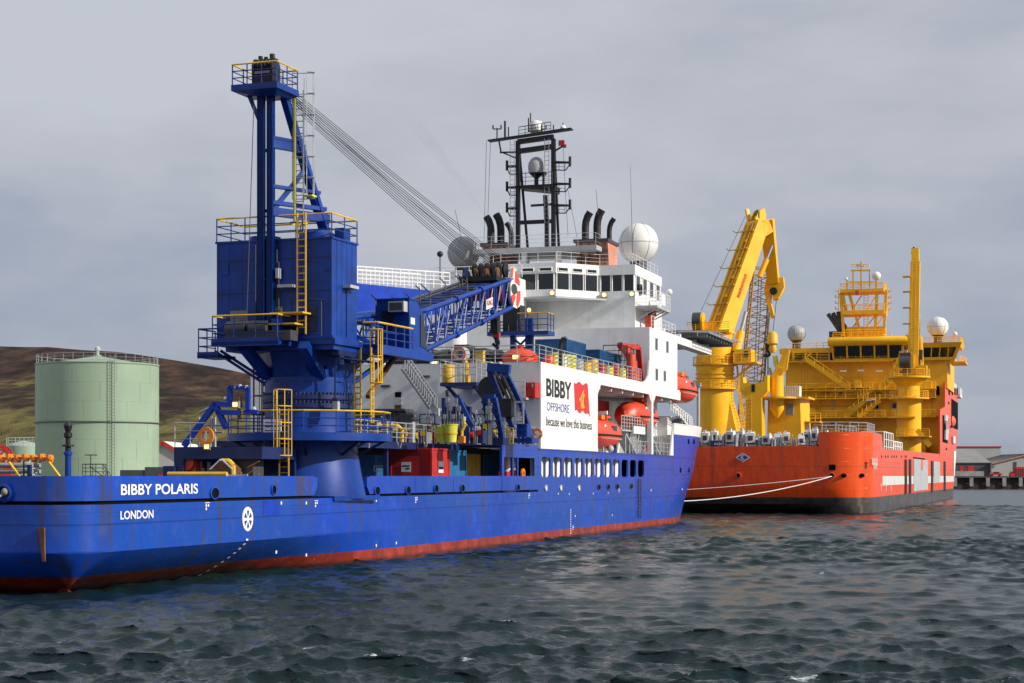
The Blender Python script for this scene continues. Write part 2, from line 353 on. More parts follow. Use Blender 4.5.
# ================================================================ THE SETTING
# --- sea: wind waves as summed trochoids on a sheet that is finer near the eye
def build_sea():
    rs = [14.0]
    while rs[-1] < 700: r = rs[-1]; rs.append(r+max(.10, min(r*r/8100*.5, .27 if r < 130 else .5 if r < 280 else 1.5)))
    while rs[-1] < 7000: rs.append(rs[-1]*1.12)
    an = list(np.arange(-18.4, 18.4, .064)); 
    ext = []; a = 18.4; st = .12
    while a < 180: ext.append(a); a += st; st = min(st*1.12, 4)
    an = [-v for v in ext[::-1]]+an[1:]+ext
    r = np.array(rs)[:, None]; th = np.radians(np.array(an))[None]
    X = r*np.sin(th); Y = r*np.cos(th); n0, n1 = X.shape
    dr = np.gradient(np.array(rs))[:, None]*np.ones_like(X)
    rng = np.random.default_rng(4)
    x, y = X.copy(), Y.copy(); z = np.zeros_like(X)
    lost = np.zeros_like(X)
    bands = [(90, .26, .65, .0080, .75), (130, .65, 1.6, .0066, .5), (90, 1.4, 3.4, .0042, .33), (18, 3.6, 7.0, .0022, .35)]
    for n_, l0, l1, st_, spread in bands:
        for i in range(n_):
            lam = l0*(l1/l0)**rng.random(); k = 2*math.pi/lam
            d = R(-97)+rng.normal(0, spread)         # running towards the viewer, a little from the right
            amp = st_*lam; fade = np.clip((lam/dr-1.7)/1.2, 0, 1); ph = rng.random()*6.283
            q = k*(X*math.cos(d)+Y*math.sin(d))+ph; lost += (1-fade)*(k*amp)**2/2
            z += amp*fade*np.sin(q); x += amp*fade*np.cos(q)*math.cos(d); y += amp*fade*np.cos(q)*math.sin(d)
    z *= np.clip((900-r)/300, 0, 1)
    # slow gusts: rougher and calmer patches
    g = .78+.22*np.sin(X*.045+1.3*np.sin(Y*.03))*np.sin(Y*.06+.7)+.12*np.sin(X*.11+Y*.05)
    z *= g
    foam = np.zeros_like(z)
    for px, py, w_, h_ in ((302, 649, 1.0, .5), (376, 661, 1.1, .5), (148, 651, 1.3, .5), (412, 664, .8, .4), (466, 660, .5, .4), (603, 567, .9, .6), (800, 679, 1.2, .4), (690, 676, .7, .4), (822, 574, .5, .5), (60, 640, .6, .4)):
        d = EYE*F/(py-HY); cx, cy = (px-CX)/F*d, d
        foam = np.maximum(foam, 1.15*np.exp(-((X-cx)/(w_*.55))**2-((Y-cy)/(h_*1.1))**2))
    crest = np.clip((z-.115)/.06, 0, 1)*.85
    foam = np.maximum(foam, crest*(np.sin(X*.7+2*np.sin(Y*.21))*np.sin(Y*.33+X*.13) > .55))
    co = np.stack([x, y, z], -1).reshape(-1, 3)
    ii = np.arange(n0*n1).reshape(n0, n1)
    q = np.stack([ii[:-1, :-1], ii[:-1, 1:], ii[1:, 1:], ii[1:, :-1]], -1).reshape(-1, 4)[:, ::-1]
    me = bpy.data.meshes.new('sea'); me.vertices.add(len(co)); me.vertices.foreach_set('co', co.ravel())
    me.loops.add(q.size); me.loops.foreach_set('vertex_index', q.ravel().astype(np.int32))
    me.polygons.add(len(q)); me.polygons.foreach_set('loop_start', np.arange(0, q.size, 4, dtype=np.int32))
    me.polygons.foreach_set('use_smooth', np.ones(len(q), dtype=bool)); me.update(calc_edges=True)
    at = me.attributes.new('foam', 'FLOAT', 'POINT'); at.data.foreach_set('value', foam.ravel())
    at = me.attributes.new('near', 'FLOAT', 'POINT'); at.data.foreach_set('value', np.clip((110-r)/70, .12, 1).repeat(n1, 1).ravel())
    at = me.attributes.new('chop', 'FLOAT', 'POINT'); at.data.foreach_set('value', np.sqrt(lost).ravel())     # slope of the ripples too small for the mesh
    s = NT('sea_water'); f1 = s.noise(4.0, 4, (.8, 1.2, 1), .6); f2 = s.noise(9.0, 4, (.7, 1.4, 1)); fo = s.noise(7.0, 7, (.6, 1.6, 1), .75); big = s.noise(.05, 3)
    aa = s.n('ShaderNodeAttribute', attribute_name='foam')
    ac = s.n('ShaderNodeAttribute', attribute_name='chop')
    m = s.ramp(s.math('ADD', s.math('MULTIPLY', aa.outputs['Fac'], .46), s.math('SUBTRACT', fo, .5)), .40, .62)
    col = s.mix(s.ramp(big, .35, .65), (.005, .016, .018), (.009, .024, .024))
    col = s.mix(m, col, (.70, .72, .72))
    b1 = s.n('ShaderNodeBump'); an_ = s.n('ShaderNodeAttribute', attribute_name='near'); s.l(an_.outputs['Fac'], b1.inputs['Strength']); b1.inputs['Distance'].default_value = .07
    hsum = s.math('ADD', f1, s.math('MULTIPLY', f2, .30)); s.l(hsum, b1.inputs['Height']); s.l(b1.outputs[0], s.b.inputs['Normal'])
    rg = s.math('MULTIPLY_ADD', ac.outputs['Fac'], .35, .06, True)
    s.done(col, s.math('MULTIPLY_ADD', m, .5, rg), .5); s.b.inputs['IOR'].default_value = 1.333
    me.materials.append(MAT['sea_water'])
    o = bpy.data.objects.new('sea', me); COL.objects.link(o); mark(o, 'dark grey green choppy harbour water', 'water', kind='structure')
build_sea()

# --- moorland hill
def build_hill():
    crest = [(-900, 335), (-500, 338), (-200, 342), (-60, 345), (0, 347), (25, 347), (60, 350), (100, 352), (150, 359), (200, 367), (255, 378), (300, 389), (350, 401), (450, 425), (540, 452), (610, 474), (700, 482), (900, 486)]
    rng = random.Random(5); nx, ny = 240, 46; vs = []
    ph = [(rng.random()*6.3, rng.random()*6.3, rng.uniform(.004, .03), rng.uniform(.004, .02)) for _ in range(14)]
    for j in range(ny):
        for i in range(nx):
            px = -900+1600*i/(nx-1)
            k = max(0, min(len(crest)-2, sum(1 for c in crest if c[0] <= px)-1)); a, b = crest[k], crest[k+1]
            py = a[1]+(b[1]-a[1])*(px-a[0])/(b[0]-a[0]); v = j/(ny-1)
            d = 560+900*v; top = (HY-py)/F*1180+EYE
            if v < .689: u = v/.689; h = 2+(top-2)*(u**.78*(1-.12*math.sin(u*math.pi)))
            else: h = top-(v-.689)*90
            X = (px-CX)/F*(620+ (d-620)*.9); w = sum(math.sin(X*f+p)*math.sin(d*g+q) for p, q, f, g in ph)/5
            vs.append((X, d, max(h+w*2.2*min(1, v*5)*(1 if v < .66 or v > .72 else .25), 1.0)))
    fs = [(j*nx+i, j*nx+i+1, (j+1)*nx+i+1, (j+1)*nx+i) for j in range(ny-1) for i in range(nx-1)]
    s = NT('moor'); a = s.noise(.011, 6, (1, .28, 1)); b = s.noise(.05, 7, (1, .22, 1), .65); c = s.noise(.22, 6, (1, .16, 1), .75); s2 = s.n('ShaderNodeSeparateXYZ'); s.l(s.tc.outputs['Object'], s2.inputs[0])
    hea = s.mix(s.ramp(b, .35, .68), (.014, .0095, .008), (.078, .046, .032))
    gra = s.mix(s.ramp(b, .35, .65), (.060, .060, .018), (.150, .125, .045))
    low = s.math('MULTIPLY_ADD', s2.outputs[2], -.0042, .34)      # grazed grass on the lower ground, heather above
    left = s.math('MULTIPLY_ADD', s2.outputs[0], -.00075, -.16)
    f = s.math('ADD', s.math('ADD', a, s.math('MULTIPLY_ADD', b, .55, -.28)), s.math('ADD', low, left))
    col = s.mix(s.ramp(f, .63, .75), hea, gra)
    col = s.mix(s.math('MULTIPLY', s.ramp(c, .48, .66), .6), col, (.012, .010, .008)); s.done(col, .95, .1)
    bm_ = s.n('ShaderNodeBump'); bm_.inputs['Strength'].default_value = .8; bm_.inputs['Distance'].default_value = 3; s.l(s.math('ADD', b, s.math('MULTIPLY', c, .4)), bm_.inputs['Height']); s.l(bm_.outputs[0], s.b.inputs['Normal'])
    m = MB('moor').idx(vs, fs)
    solo('hill', 'brown heather moorland hill with patches of green grass', 'hill', m, W, (0, 0, 0), kind='structure')
build_hill()

# --- quay beside the ships, ground behind it, far pier
m = MB('concrete'); q0 = [A.w((-70, 24.5, 0))[:2], A.w((330, 24.5, 0))[:2], A.w((520, 120, 0))[:2], A.w((380, 420, 0))[:2], A.w((-160, 330, 0))[:2]]
m.prism([(x, y, -2) for x, y in q0], (0, 0, 4.3)); solo('quay', 'grey concrete quay behind the ships', 'quay', m, W, (0, 0, 0), kind='structure')
m = MB('concrete'); m.prism([(70, 1500, -2), (-420, 1500, -2), (-420, 520, -2), (60, 540, -2), (60, 650, -2), (600, 650, -2), (600, 1500, -2)], (0, 0, 4.0))
solo('ground', 'low ground at the foot of the hill', 'ground', m, W, (0, 0, 0), kind='structure')

# --- green storage tank on the quay
TD = 205.0; tx = (97.5-CX)/F*TD; tr = 60.4/F*TD; zt = EYE+(HY-366)/F*TD
tk = thing('storage_tank', 'large pale green cylindrical storage tank with railed roof', 'tank', W, (tx, TD, 2.3))
m = MB('tank_green'); m.lathe((tx, TD, 2.2), [(tr, 0), (tr, zt-2.2), (tr+.06, zt-2.2), (tr+.06, zt-2.05)], 64); part('shell', m, tk)
m = MB('tank_green'); m.lathe((tx, TD, zt-.06), [(tr+.04, 0), (tr*.5, .62), (.45, 1.15), (.45, 1.3), (0, 1.3)], 64); rf = part('roof', m, tk)
m = MB('light_grey'); m.lathe((tx, TD, zt+1.1), [(.2, 0), (.2, .6), (.33, .65), (.33, .95), (.15, 1.15), (0, 1.15)], 14); part('roof_vent', m, rf)
m = MB('dark_grey'); zs = EYE+(HY-424)/F*TD; m.lathe((tx, TD, zs), [(tr, 0), (tr+.13, 0), (tr+.13, .12), (tr, .12)], 64); part('stiffening_ring', m, tk)
m = MB('tank_green')
for k in range(1, 7): m.lathe((tx, TD, 2.2+(zt-2.2)*k/7), [(tr, -.03), (tr+.010, -.02), (tr+.010, .02), (tr, .02)], 64)
for k in range(7):
    for j in range(9): a_ = 2*math.pi*(j+.37*k)/9+.2; m.beam((tx+(tr-.008)*math.cos(a_), TD+(tr-.008)*math.sin(a_), 2.3+(zt-2.3)*k/7), (tx+(tr-.008)*math.cos(a_), TD+(tr-.008)*math.sin(a_), 2.25+(zt-2.3)*(k+1)/7), .04, .04)
part('weld_seam', m, tk)
m = MB('galv'); m.rail([(tx+(tr-.12)*math.cos(a), TD+(tr-.12)*math.sin(a), zt-.06) for a in [2*math.pi*i/36 for i in range(37)]], 1.15, 1.8, .02); part('railing', m, tk)
a = math.atan2(-math.cos(.45), math.sin(.45)); lx, ly = tx+(tr+.25)*math.cos(a), TD+(tr+.25)*math.sin(a)
m = MB('grey'); m.ladder((lx, ly, 2.3), (lx, ly, zt+.9), (-math.sin(a), math.cos(a), 0), .5, .35, .035); part('ladder', m, tk)
# squat tank, red reel and sheds behind the stern
D = 235.0
t = thing('small_tank', 'squat green tank with pale domed roof half hidden behind the big green tank', 'tank', W, P(24, 470, D)[:2]+(2.3,))
c = P(24, 470, D); r_ = 17/F*D; m = MB('tank_green'); m.lathe((c[0], D, 2.3), [(r_, 0), (r_, P(0, 446, D)[2]-2.3)], 40); part('shell', m, t)
m = MB('light_grey'); m.lathe((c[0], D, P(0, 446, D)[2]), [(r_, 0), (r_*.6, .45), (0, .7)], 40); part('roof', m, t)
m = MB('tank_green'); m.rail([(c[0]+r_*math.cos(a), D+r_*math.sin(a), P(0, 446, D)[2]) for a in [2*math.pi*i/24 for i in range(25)]], 1.1, 1.4, .03); part('railing', m, t)
D = 160.0
c = P(-2, 459, D); t = thing('cable_reel', 'red rimmed cable reel on the quay behind the stern', 'reel', W, (c[0], D, 2.3))
for k in (-.55, .55):
    m = MB('red'); m.lathe((c[0], D+k, c[2]), [(1.05, -.06), (1.3, -.06), (1.3, .06), (1.05, .06)], 28, 'y')
    for i in range(8): a = i*math.pi/4; m.beam((c[0], D+k, c[2]), (c[0]+1.1*math.cos(a), D+k, c[2]+1.1*math.sin(a)), .14, .08, (0, 1, 0))
    part('flange', m, t)
m = MB('galv'); m.lathe((c[0], D, c[2]), [(.7, -.5), (.7, .5)], 24, 'y'); part('drum', m, t)
m = MB('red'); m.box((c[0]-1.3, D-.6, 2.3), (c[0]+1.3, D+.6, c[2]-1.25)); part('cradle', m, t)
D = 290.0
def shed(name, label, x0, x1, ye, yr, D, dep, wallm, roofm, trim, red=()):
    a, b = P(x0, ye, D), P(x1, ye, D); zr = P(0, yr, D)[2]; ze = a[2]; xm = (a[0]+b[0])/2
    t = thing(name, label, 'warehouse', W, (xm, D, 2))
    m = MB(wallm); m.prism([(a[0], D, 1.9), (b[0], D, 1.9), (b[0], D, ze), (xm, D, zr), (a[0], D, ze)], (0, dep, 0)); part('wall', m, t)
    m = MB(roofm)
    for p, q in (((a[0]-.3, ze-.05), (xm, zr+.12)), ((xm, zr+.12), (b[0]+.3, ze-.05))):
        m.prism([(p[0], D-.4, p[1]), (q[0], D-.4, q[1]), (q[0], D-.4, q[1]+.2), (p[0], D-.4, p[1]+.2)], (0, dep+.8, 0))
    part('roof', m, t)
    m = MB(trim)
    for p, q in (((a[0]-.3, D-.5, ze-.1), (xm, D-.5, zr+.1)), ((xm, D-.5, zr+.1), (b[0]+.3, D-.5, ze-.1)), ((a[0]+.2, D-.12, 1.9), (a[0]+.2, D-.12, ze))): m.beam(p, q, .12, .55)
    part('trim', m, t)
    for x, y0, x2, y2 in red:
        p, q = P(x, y0, D-.1), P(x2, y2, D-.1); m = MB('red'); m.box((p[0], D-.06, q[2]), (q[0], D+.1, p[2])); part('door', m, t)
    return t
shed('warehouse', 'white warehouse with red trimmed gable between the green tank and the ship', 130, 196, 463, 443, D, 30, 'cladding', 'white', 'red')
# far pier on the right with its sheds
PD = 612.0
pr = thing('pier', 'dark timber pier with pale posts at the far side of the harbour', 'pier', W, (150, PD, 0))
m = MB('timber'); a, b = P(900, 480, PD), P(1400, 480, PD); m.box((a[0], PD, -2), (b[0], PD+6, 1.6)); m.box((a[0], PD+.8, 1.7), (b[0], PD+6, 3.9)); part('quay_face', m, pr)
m = MB('dark_grey'); m.box((a[0], PD-.4, 3.95), (b[0], PD+40, 4.45)); part('deck', m, pr)
for i in range(26):
    p = P(954.5+i*16.4, 480, PD); m = MB('concrete'); m.box((p[0]-.6, PD-.95, 1.0), (p[0]+.6, PD-.05, 3.9)); part('fender_post', m, pr)
m = MB('concrete'); p = P(955, 470, PD+8); q = P(984, 477, PD+8); m.box((p[0]-8, PD+8, 4.4), (q[0], PD+9, p[2]-.4)); solo('boundary_wall', 'low pale wall on the far pier in front of the grey shed', 'wall', m, W, (p[0], PD+8, 4.4))
D = PD+55
t = thing('long_shed', 'long pale grey warehouse with flat red edged roof at far right', 'warehouse', W, P(950, 477, D+40)[:2]+(4,))
a, b = P(900, 447, D+40), P(1001, 447, D+40); m = MB('cladding'); m.box((a[0], D+40, 3), (b[0], D+90, a[2])); part('wall', m, t)
m = MB('red'); m.box((a[0]-.3, D+39.6, a[2]), (b[0]+.3, D+90.3, a[2]+.3)); part('roof_edge', m, t)
t = thing('grey_shed', 'low dark grey shed with two red doors and a pale sloping roof', 'warehouse', W, P(960, 477, D)[:2]+(4,))
a, b = P(930, 463, D), P(989, 463, D); zr = P(0, 457, D)[2]
m = MB('dark_grey'); m.box((a[0], D, 3), (b[0], D+20, a[2])); part('wall', m, t)
m = MB('roof_grey'); e2 = P(1024, 453, D)[0]; m.prism([(a[0], D-.5, a[2]), (b[0]+.4, D-.5, a[2]), (b[0]+.4, D+24, zr+3), (a[0], D+24, zr+3)], (0, 0, .3)); part('roof', m, t)
for x0, x1 in ((960, 963), (968, 974)): p, q = P(x0, 466, D), P(x1, 474, D); m = MB('red'); m.box((p[0], D-.1, q[2]), (q[0], D+.2, p[2])); part('door', m, t)
t = thing('gabled_shed', 'pale corrugated shed with a broad red edged gable', 'warehouse', W, P(1022, 477, D)[:2]+(4,))
a, b, c = P(990, 463.5, D), P(1075, 463.5, D), P(1026, 454.5, D)
m = MB('cladding'); m.prism([(a[0], D-2, 3), (b[0], D-2, 3), (b[0], D-2, b[2]), (c[0], D-2, c[2]), (a[0], D-2, a[2])], (0, 34, 0)); part('wall', m, t)
m = MB('roof_grey')
for p, q in ((a, c), (c, b)): m.prism([(p[0], D-2.5, p[2]), (q[0], D-2.5, q[2]), (q[0], D-2.5, q[2]+.35), (p[0], D-2.5, p[2]+.35)], (0, 35, 0))
part('roof', m, t)
m = MB('terracotta'); m.beam((a[0], D-2.7, a[2]), (c[0], D-2.7, c[2]), .2, .35); m.beam((c[0], D-2.7, c[2]), (b[0], D-2.7, b[2]), .2, .35); part('trim', m, t)
m = MB('dark_grey'); p, q = P(1012, 462, D), P(1015, 470, D); m.box((p[0], D-2.15, q[2]), (q[0], D-1.9, p[2])); part('door', m, t)
m = MB('grey'); p, q = P(991, 464.5, D), P(993, 468, D); m.box((p[0], D-2.15, q[2]), (q[0], D-1.9, p[2])); part('window', m, t)
D2 = PD+20
def cont(mb_, x0, x1, y0, y1, d, dep): p, q = P(x0, y0, d), P(x1, y1, d); mb_.box((p[0], d, q[2]), (q[0], d+dep, p[2])); return (p[0]+q[0])/2, d, q[2]
t = thing('red_container', 'red shipping container at the right end of the far pier', 'container', W, P(1022, 476, D2)); m = MB('red'); cont(m, 1015.5, 1040, 467, 478, D2, 3); part('body', m, t)
m = MB('dark_grey')
for i in range(12): p = P(1016.5+2*i, 468, D2); m.box((p[0], D2-.12, 4.6), (p[0]+.12, D2, p[2]-.2))
part('corrugation', m, t)
m = MB('red'); c = cont(m, 1010.5, 1015, 473, 478, D2, 2); m.box((c[0]-.5, D2+.5, c[2]+1.7), (c[0]+.5, D2+1.5, c[2]+2.3)); solo('red_bin', 'small red skip beside the red container on the far pier', 'bin', m, W, c)
p = P(995.5, 477.6, D2-3); t = thing('parked_car', 'small red car parked on the far pier by the grey shed', 'car', W, (p[0], p[1], 4.45))
pr_ = [(-2.1, .35), (-2.1, .95), (-1.2, 1.05), (-.6, 1.55), (.9, 1.55), (1.5, 1.02), (2.1, .9), (2.1, .35)]
m = MB('red'); m.prism([(p[0]+x, p[1]-.8, 4.45+z) for x, z in pr_], (0, 1.6, 0)); part('body', m, t)
m = MB('glass'); m.prism([(p[0]+x, p[1]-.82, 4.45+z) for x, z in ((-1.0, 1.08), (-.5, 1.48), (.8, 1.48), (1.2, 1.06))], (0, 1.64, 0)); part('window', m, t)
for x in (-1.3, 1.3): m = MB('black'); m.lathe((p[0]+x, p[1], 4.45+.34), [(.33, -.84), (.33, .84)], 14, 'y'); part('wheel', m, t)
# ================================================================ THE BLUE SHIP
shipA = thing('offshore_ship', 'blue and white offshore support ship with red underwater paint and white bridge', 'ship', A, (50, 11, 0))
def sm(x, a, b): u = min(1, max(0, (x-a)/(b-a))); return u*u*(3-2*u)
SA, RA, HB = -5.5, 2.0, 11.0
def bowA(z):
    pts = [(.2, 96), (3, 100), (5, 104), (7.3, 106), (8.3, 108), (9.7, 109)]
    if z <= .2: s1 = 96+(z-.2)*1.4
    else:
        s1 = 109.5
        for (a, b), (c, d) in zip(pts, pts[1:]):
            if a <= z <= c: s1 = b+(d-b)*(z-a)/(c-a)
    return s1, 132+z*.8
def under(s, z):                              # how far the stern counter has drawn in at this height
    d = max(0, 1.62-z)*(1-sm(s, 9, 27)); return .95*d+.36*d*d
def halfA(z, s_from=None):                    # starboard outline from the stern centre line to the stem
    s1, s2 = bowA(z); pts = []
    if s_from is None:
        d = under(-5, z)
        for t in (11, 8, 5, 3.2): dt = max(0, 1.62-min(.9, .12*(t-2))-z); pts.append((SA+(.95*dt+.36*dt*dt)*1.05, t))
        for i in range(11):
            a = R(90*i/10); pts.append((SA+RA-RA*math.cos(a)+d*1.05*(1-i/10), RA-RA*math.sin(a)+d*i/10))
        s = -2.5
        while s < 93: pts.append((s, under(s, z))); s += 1.5
        for i in range(0, 5): pts.append((93+(s1-93)*i/5, 0))
    else: pts += [(s_from+(s1-s_from)*i/5, 0) for i in range(5)]
    for i in range(25): u = i/24; pts.append((s1+(s2-s1)*u, HB*u**2))
    return pts
def loft(mb, rings):
    n = len(rings[0]); vs = [p for r in rings for p in r]
    return mb.idx(vs, [(j*n+i, j*n+i+1, (j+1)*n+i+1, (j+1)*n+i) for j in range(len(rings)-1) for i in range(n-1)])
def both(h, z): return [(s, t, z) for s, t in h]+[(s, 2*HB-t, z) for s, t in h[::-1][1:]]
m = MB('hull_blue'); loft(m, [both(halfA(z), z) for z in (-1.6, -.8, -.4, -.1, .2, .45, .64, .85, 1.1, 1.35, 1.56, 1.62, 1.7, 2.1, 2.7, 3.1, 3.42)]); part('hull', m, shipA)
m = MB('navy'); h = both(halfA(3.3), 3.3); m.face(h[:-1]); part('deck', m, shipA)
# bulwarks: stern plate round the quarter, then the side plate; black strip painted for the shade in the slot under both
st_out = [(SA, t) for t in (21, 11, 8, 5, 3.2)]+[(SA+RA-RA*math.cos(R(9*i)), RA-RA*math.sin(R(9*i))) for i in range(11)]
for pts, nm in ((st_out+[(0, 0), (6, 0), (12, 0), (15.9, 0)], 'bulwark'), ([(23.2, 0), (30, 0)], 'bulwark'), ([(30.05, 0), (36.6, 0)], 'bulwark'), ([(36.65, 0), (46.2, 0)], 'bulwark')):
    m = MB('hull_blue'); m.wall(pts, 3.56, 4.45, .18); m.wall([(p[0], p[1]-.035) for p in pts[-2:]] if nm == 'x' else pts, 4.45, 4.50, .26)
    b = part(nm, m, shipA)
    m = MB('void'); m.wall([(p[0]+(.1 if p[0] < -4 else 0), p[1]+.10) for p in pts], 3.40, 3.6, .05); part('slot_shade', m, b)
m = MB('hull_blue'); m.prism([(15.9, 0, 3.56), (16.3, 0, 3.9), (16.3, 0, 4.45), (15.9, 0, 4.45)], (0, .18, 0)); m.prism([(23.2, 0, 4.45), (22.8, 0, 4.45), (22.8, 0, 3.95), (23.2, 0, 3.56)], (0, .18, 0)); part('bulwark_end', m, shipA)
# fairleads and freeing ports
def oval(px, py, w_, h_, nm='fairlead', ring='dark_grey', t=0, fr=A, root=shipA, inside='void', base=None):
    s, _, z = fr.T(px, py, t); m = MB(ring); n = 20
    o = [(s+w_*math.cos(2*math.pi*i/n), t-.06, z+h_*math.sin(2*math.pi*i/n)) for i in range(n)]
    q = [(s+w_*.8*math.cos(2*math.pi*i/n), t-.07, z+h_*.8*math.sin(2*math.pi*i/n)) for i in range(n)]
    r0 = [(p[0], t+.01, p[2]) for p in o]
    m.idx(o+q+r0, [(i, (i+1) % n, n+(i+1) % n, n+i) for i in range(n)]+[(2*n+i, 2*n+(i+1) % n, (i+1) % n, i) for i in range(n)])
    m.use(inside); m.face([(p[0], t-.02, p[2]) for p in q]); return part(nm, m, root)
oval(214, 493, .42, .28, ring='hull_blue'); oval(273, 489.5, .26, .26, ring='hull_blue')
for px, py in ((376.5, 490.5), (407.5, 490), (435.5, 488.5), (462, 488), (517.5, 487.3)): oval(px, py, .42, .26, ring='hull_blue')
for px in (546, 561, 579): oval(px, 488, .38, .22, 'porthole', 'light_grey', inside='cream_white')
for px, py in ((598.6, 487), (608, 486.7), (617, 486.4), (631, 486)): oval(px, py, .46, .24, 'porthole')
# stern fairlead with mooring rope on the transom
s, t, z = A.S(6, 493, SA); m = MB('crane_blue'); m.lathe((SA-.05, t, z), [(.30, .0), (.36, -.1), (.26, -.14), (.22, -.02)], 20, 'x'); m.use('void'); m.lathe((SA-.06, t, z), [(0.0001, 0), (.24, 0)], 20, 'x'); part('fairlead', m, shipA)
m = MB('rope'); m.tube([(SA-.05, t, z-.03), (SA-.5, t+.3, z-.22), (SA-3, t+5.0, z-.9), (SA-6, t+11.5, z-1.7), (SA-9, t+18, z-1.9), (SA-11, 25.2, 2.35)], .06, 7); m.ball((SA-.12, t-.05, z+.05), .15, 10, 8); solo('mooring_rope', 'pale mooring rope leading out of the stern fairlead of the blue ship', 'rope', m, A, (SA, t, z))
# --- flare plating of the forecastle with its white bulwark
def fc(z): h = halfA(z, 99.64); return [(s, t, z) for s, t in h]+[(s, 2*HB-t, z) for s, t in h[::-1][1:]]
m = MB('bow_blue'); loft(m, [fc(z) for z in (3.42, 4.2, 5, 6, 7, 7.6, 8.3, 8.38, 9.0, 9.35)])
bow = part('bow', m, shipA)
m = MB('white'); h = halfA(9.35, 99.64); m.wall(h, 9.30, 9.42, .3); part('bow_cap_rail', m, bow)
m = MB('navy'); m.face(fc(8.2)[:-1]); part('forecastle_deck', m, bow)
m = MB('white'); m.box((99.64, .05, 6.35), (99.8, 21.9, 8.2)); m.prism([(98.2, .04, 6.4), (99.62, .04, 6.4), (99.62, .04, 9.35)], (0, .14, 0)); part('break_bulkhead', m, bow)
for px, py in ((688.5, 441.5), (693.8, 441.5), (680.5, 470.2), (689, 470)):
    s, _, z = A.T(px, py, .02); t0 = 0
    s1, s2 = bowA(z); t0 = HB*max(0, (s-s1)/(s2-s1))**2; s, _, z = A.T(px, py, t0); t0 = HB*max(0, (s-s1)/(s2-s1))**2
    m = MB('void'); m.cbox((s, t0-.01, z), .45, .10, .45); part('bow_fairlead', m, bow)
# --- side shell with eleven rounded openings
def pane_cells(mb, s0, s1, z0, z1, holes, t, th):     # plate with rounded openings, outline and reveal
    n = 24; cur = s0
    for c, w_, za, zb in holes:
        a, b = c-w_/2-.25, c+w_/2+.25
        if a > cur: mb.box((cur, t, z0), (a, t+th, z1))
        zc, hh = (za+zb)/2, (zb-za)/2; inner = []; outer = []
        for i in range(n):
            an = 2*math.pi*(i+.5)/n; cx, cz = math.cos(an), math.sin(an)
            k = (abs(cx)**7+abs(cz)**7)**(-1/7); inner.append((c+w_/2*cx*k, zc+hh*cz*k))
            kk = 1/max(abs(cx), abs(cz)); X, Z = cx*kk, cz*kk
            outer.append((c+X*(b-a)/2, z1 if Z > .999 else z0 if Z < -.999 else (zc+Z*(z1-zc) if Z > 0 else zc+Z*(zc-z0))))
        # corner fix
        vs = [(x, t, z) for x, z in outer]+[(x, t, z) for x, z in inner]+[(x, t+th, z) for x, z in inner]
        fs = [(i, (i+1) % n, n+(i+1) % n, n+i) for i in range(n)]+[(n+i, n+(i+1) % n, 2*n+(i+1) % n, 2*n+i) for i in range(n)]
        mb.idx(vs, fs)
        for q in range(4):                              # close the four corners of the cell
            an = math.pi/4+q*math.pi/2; i = int(((an/(2*math.pi))*n)-.5); p1, p2 = outer[i % n], outer[(i+1) % n]
            mb.face([(p1[0], t, p1[1]), (b if math.cos(an) > 0 else a, t, z1 if math.sin(an) > 0 else z0), (p2[0], t, p2[1])])
        cur = b
    if cur < s1: mb.box((cur, t, z0), (s1, t+th, z1))
holes = [(56.55+2.95*i, 2.3, 4.42, 5.84) for i in range(11)]
m = MB('hull_blue'); pane_cells(m, 54.6, 99.62, 3.42, 6.32, holes, 0, .14); sh = part('side_shell', m, shipA)
m = MB('hull_blue'); m.box((54.6, -.05, 6.32), (99.6, .3, 6.38)); part('sheer_strake', m, sh)
m = MB('white'); m.box((54.8, .55, 3.32), (80.9, .65, 6.25)); m.box((83.9, .55, 3.32), (84.3, .65, 6.25)); part('passage_wall', m, sh)
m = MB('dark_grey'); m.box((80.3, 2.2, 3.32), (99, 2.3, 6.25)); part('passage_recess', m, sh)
# --- blue box aft of the openings
m = MB('hull_blue'); m.box((46.3, 0, 5.72), (54.58, .16, 6.62)); m.box((46.3, 0, 3.56), (54.58, .16, 4.5)); m.box((46.3, .003, 4.5), (46.75, .16, 5.72)); m.box((53.7, .003, 4.5), (54.58, .16, 5.72))
for a in (48.6, 49.7): m.box((a, .003, 4.5), (a+.22, .16, 5.72))
m.box((46.3, .16, 6.45), (54.58, 6, 6.62)); bb = part('side_gallery', m, shipA)
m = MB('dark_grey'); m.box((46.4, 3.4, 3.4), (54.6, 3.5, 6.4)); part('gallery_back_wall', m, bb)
m = MB('white'); m.lathe((52.2, 1.5, 3.3), [(.35, 0), (.35, 2.9)], 14); m.box((53, 1.2, 3.3), (53.4, 1.6, 6)); part('white_post', m, bb)
m = MB('red'); m.cbox((50.6, 1.2, 4.55), .8, .6, .5); m.cbox((51.7, .9, 4.6), .5, .4, .6); m.use('orange'); m.lathe((53.3, .7, 4.65), [(.2, -.06), (.36, -.06), (.36, .06), (.2, .06)], 14, 'y'); part('deck_fittings', m, bb)
m = MB('dark_grey'); m.ladder((80.6+4.5, -.12, .9), (80.6+4.5, -.12, 4.3), (1, 0, 0), .8, .3, .05); part('boarding_ladder', m, shipA)
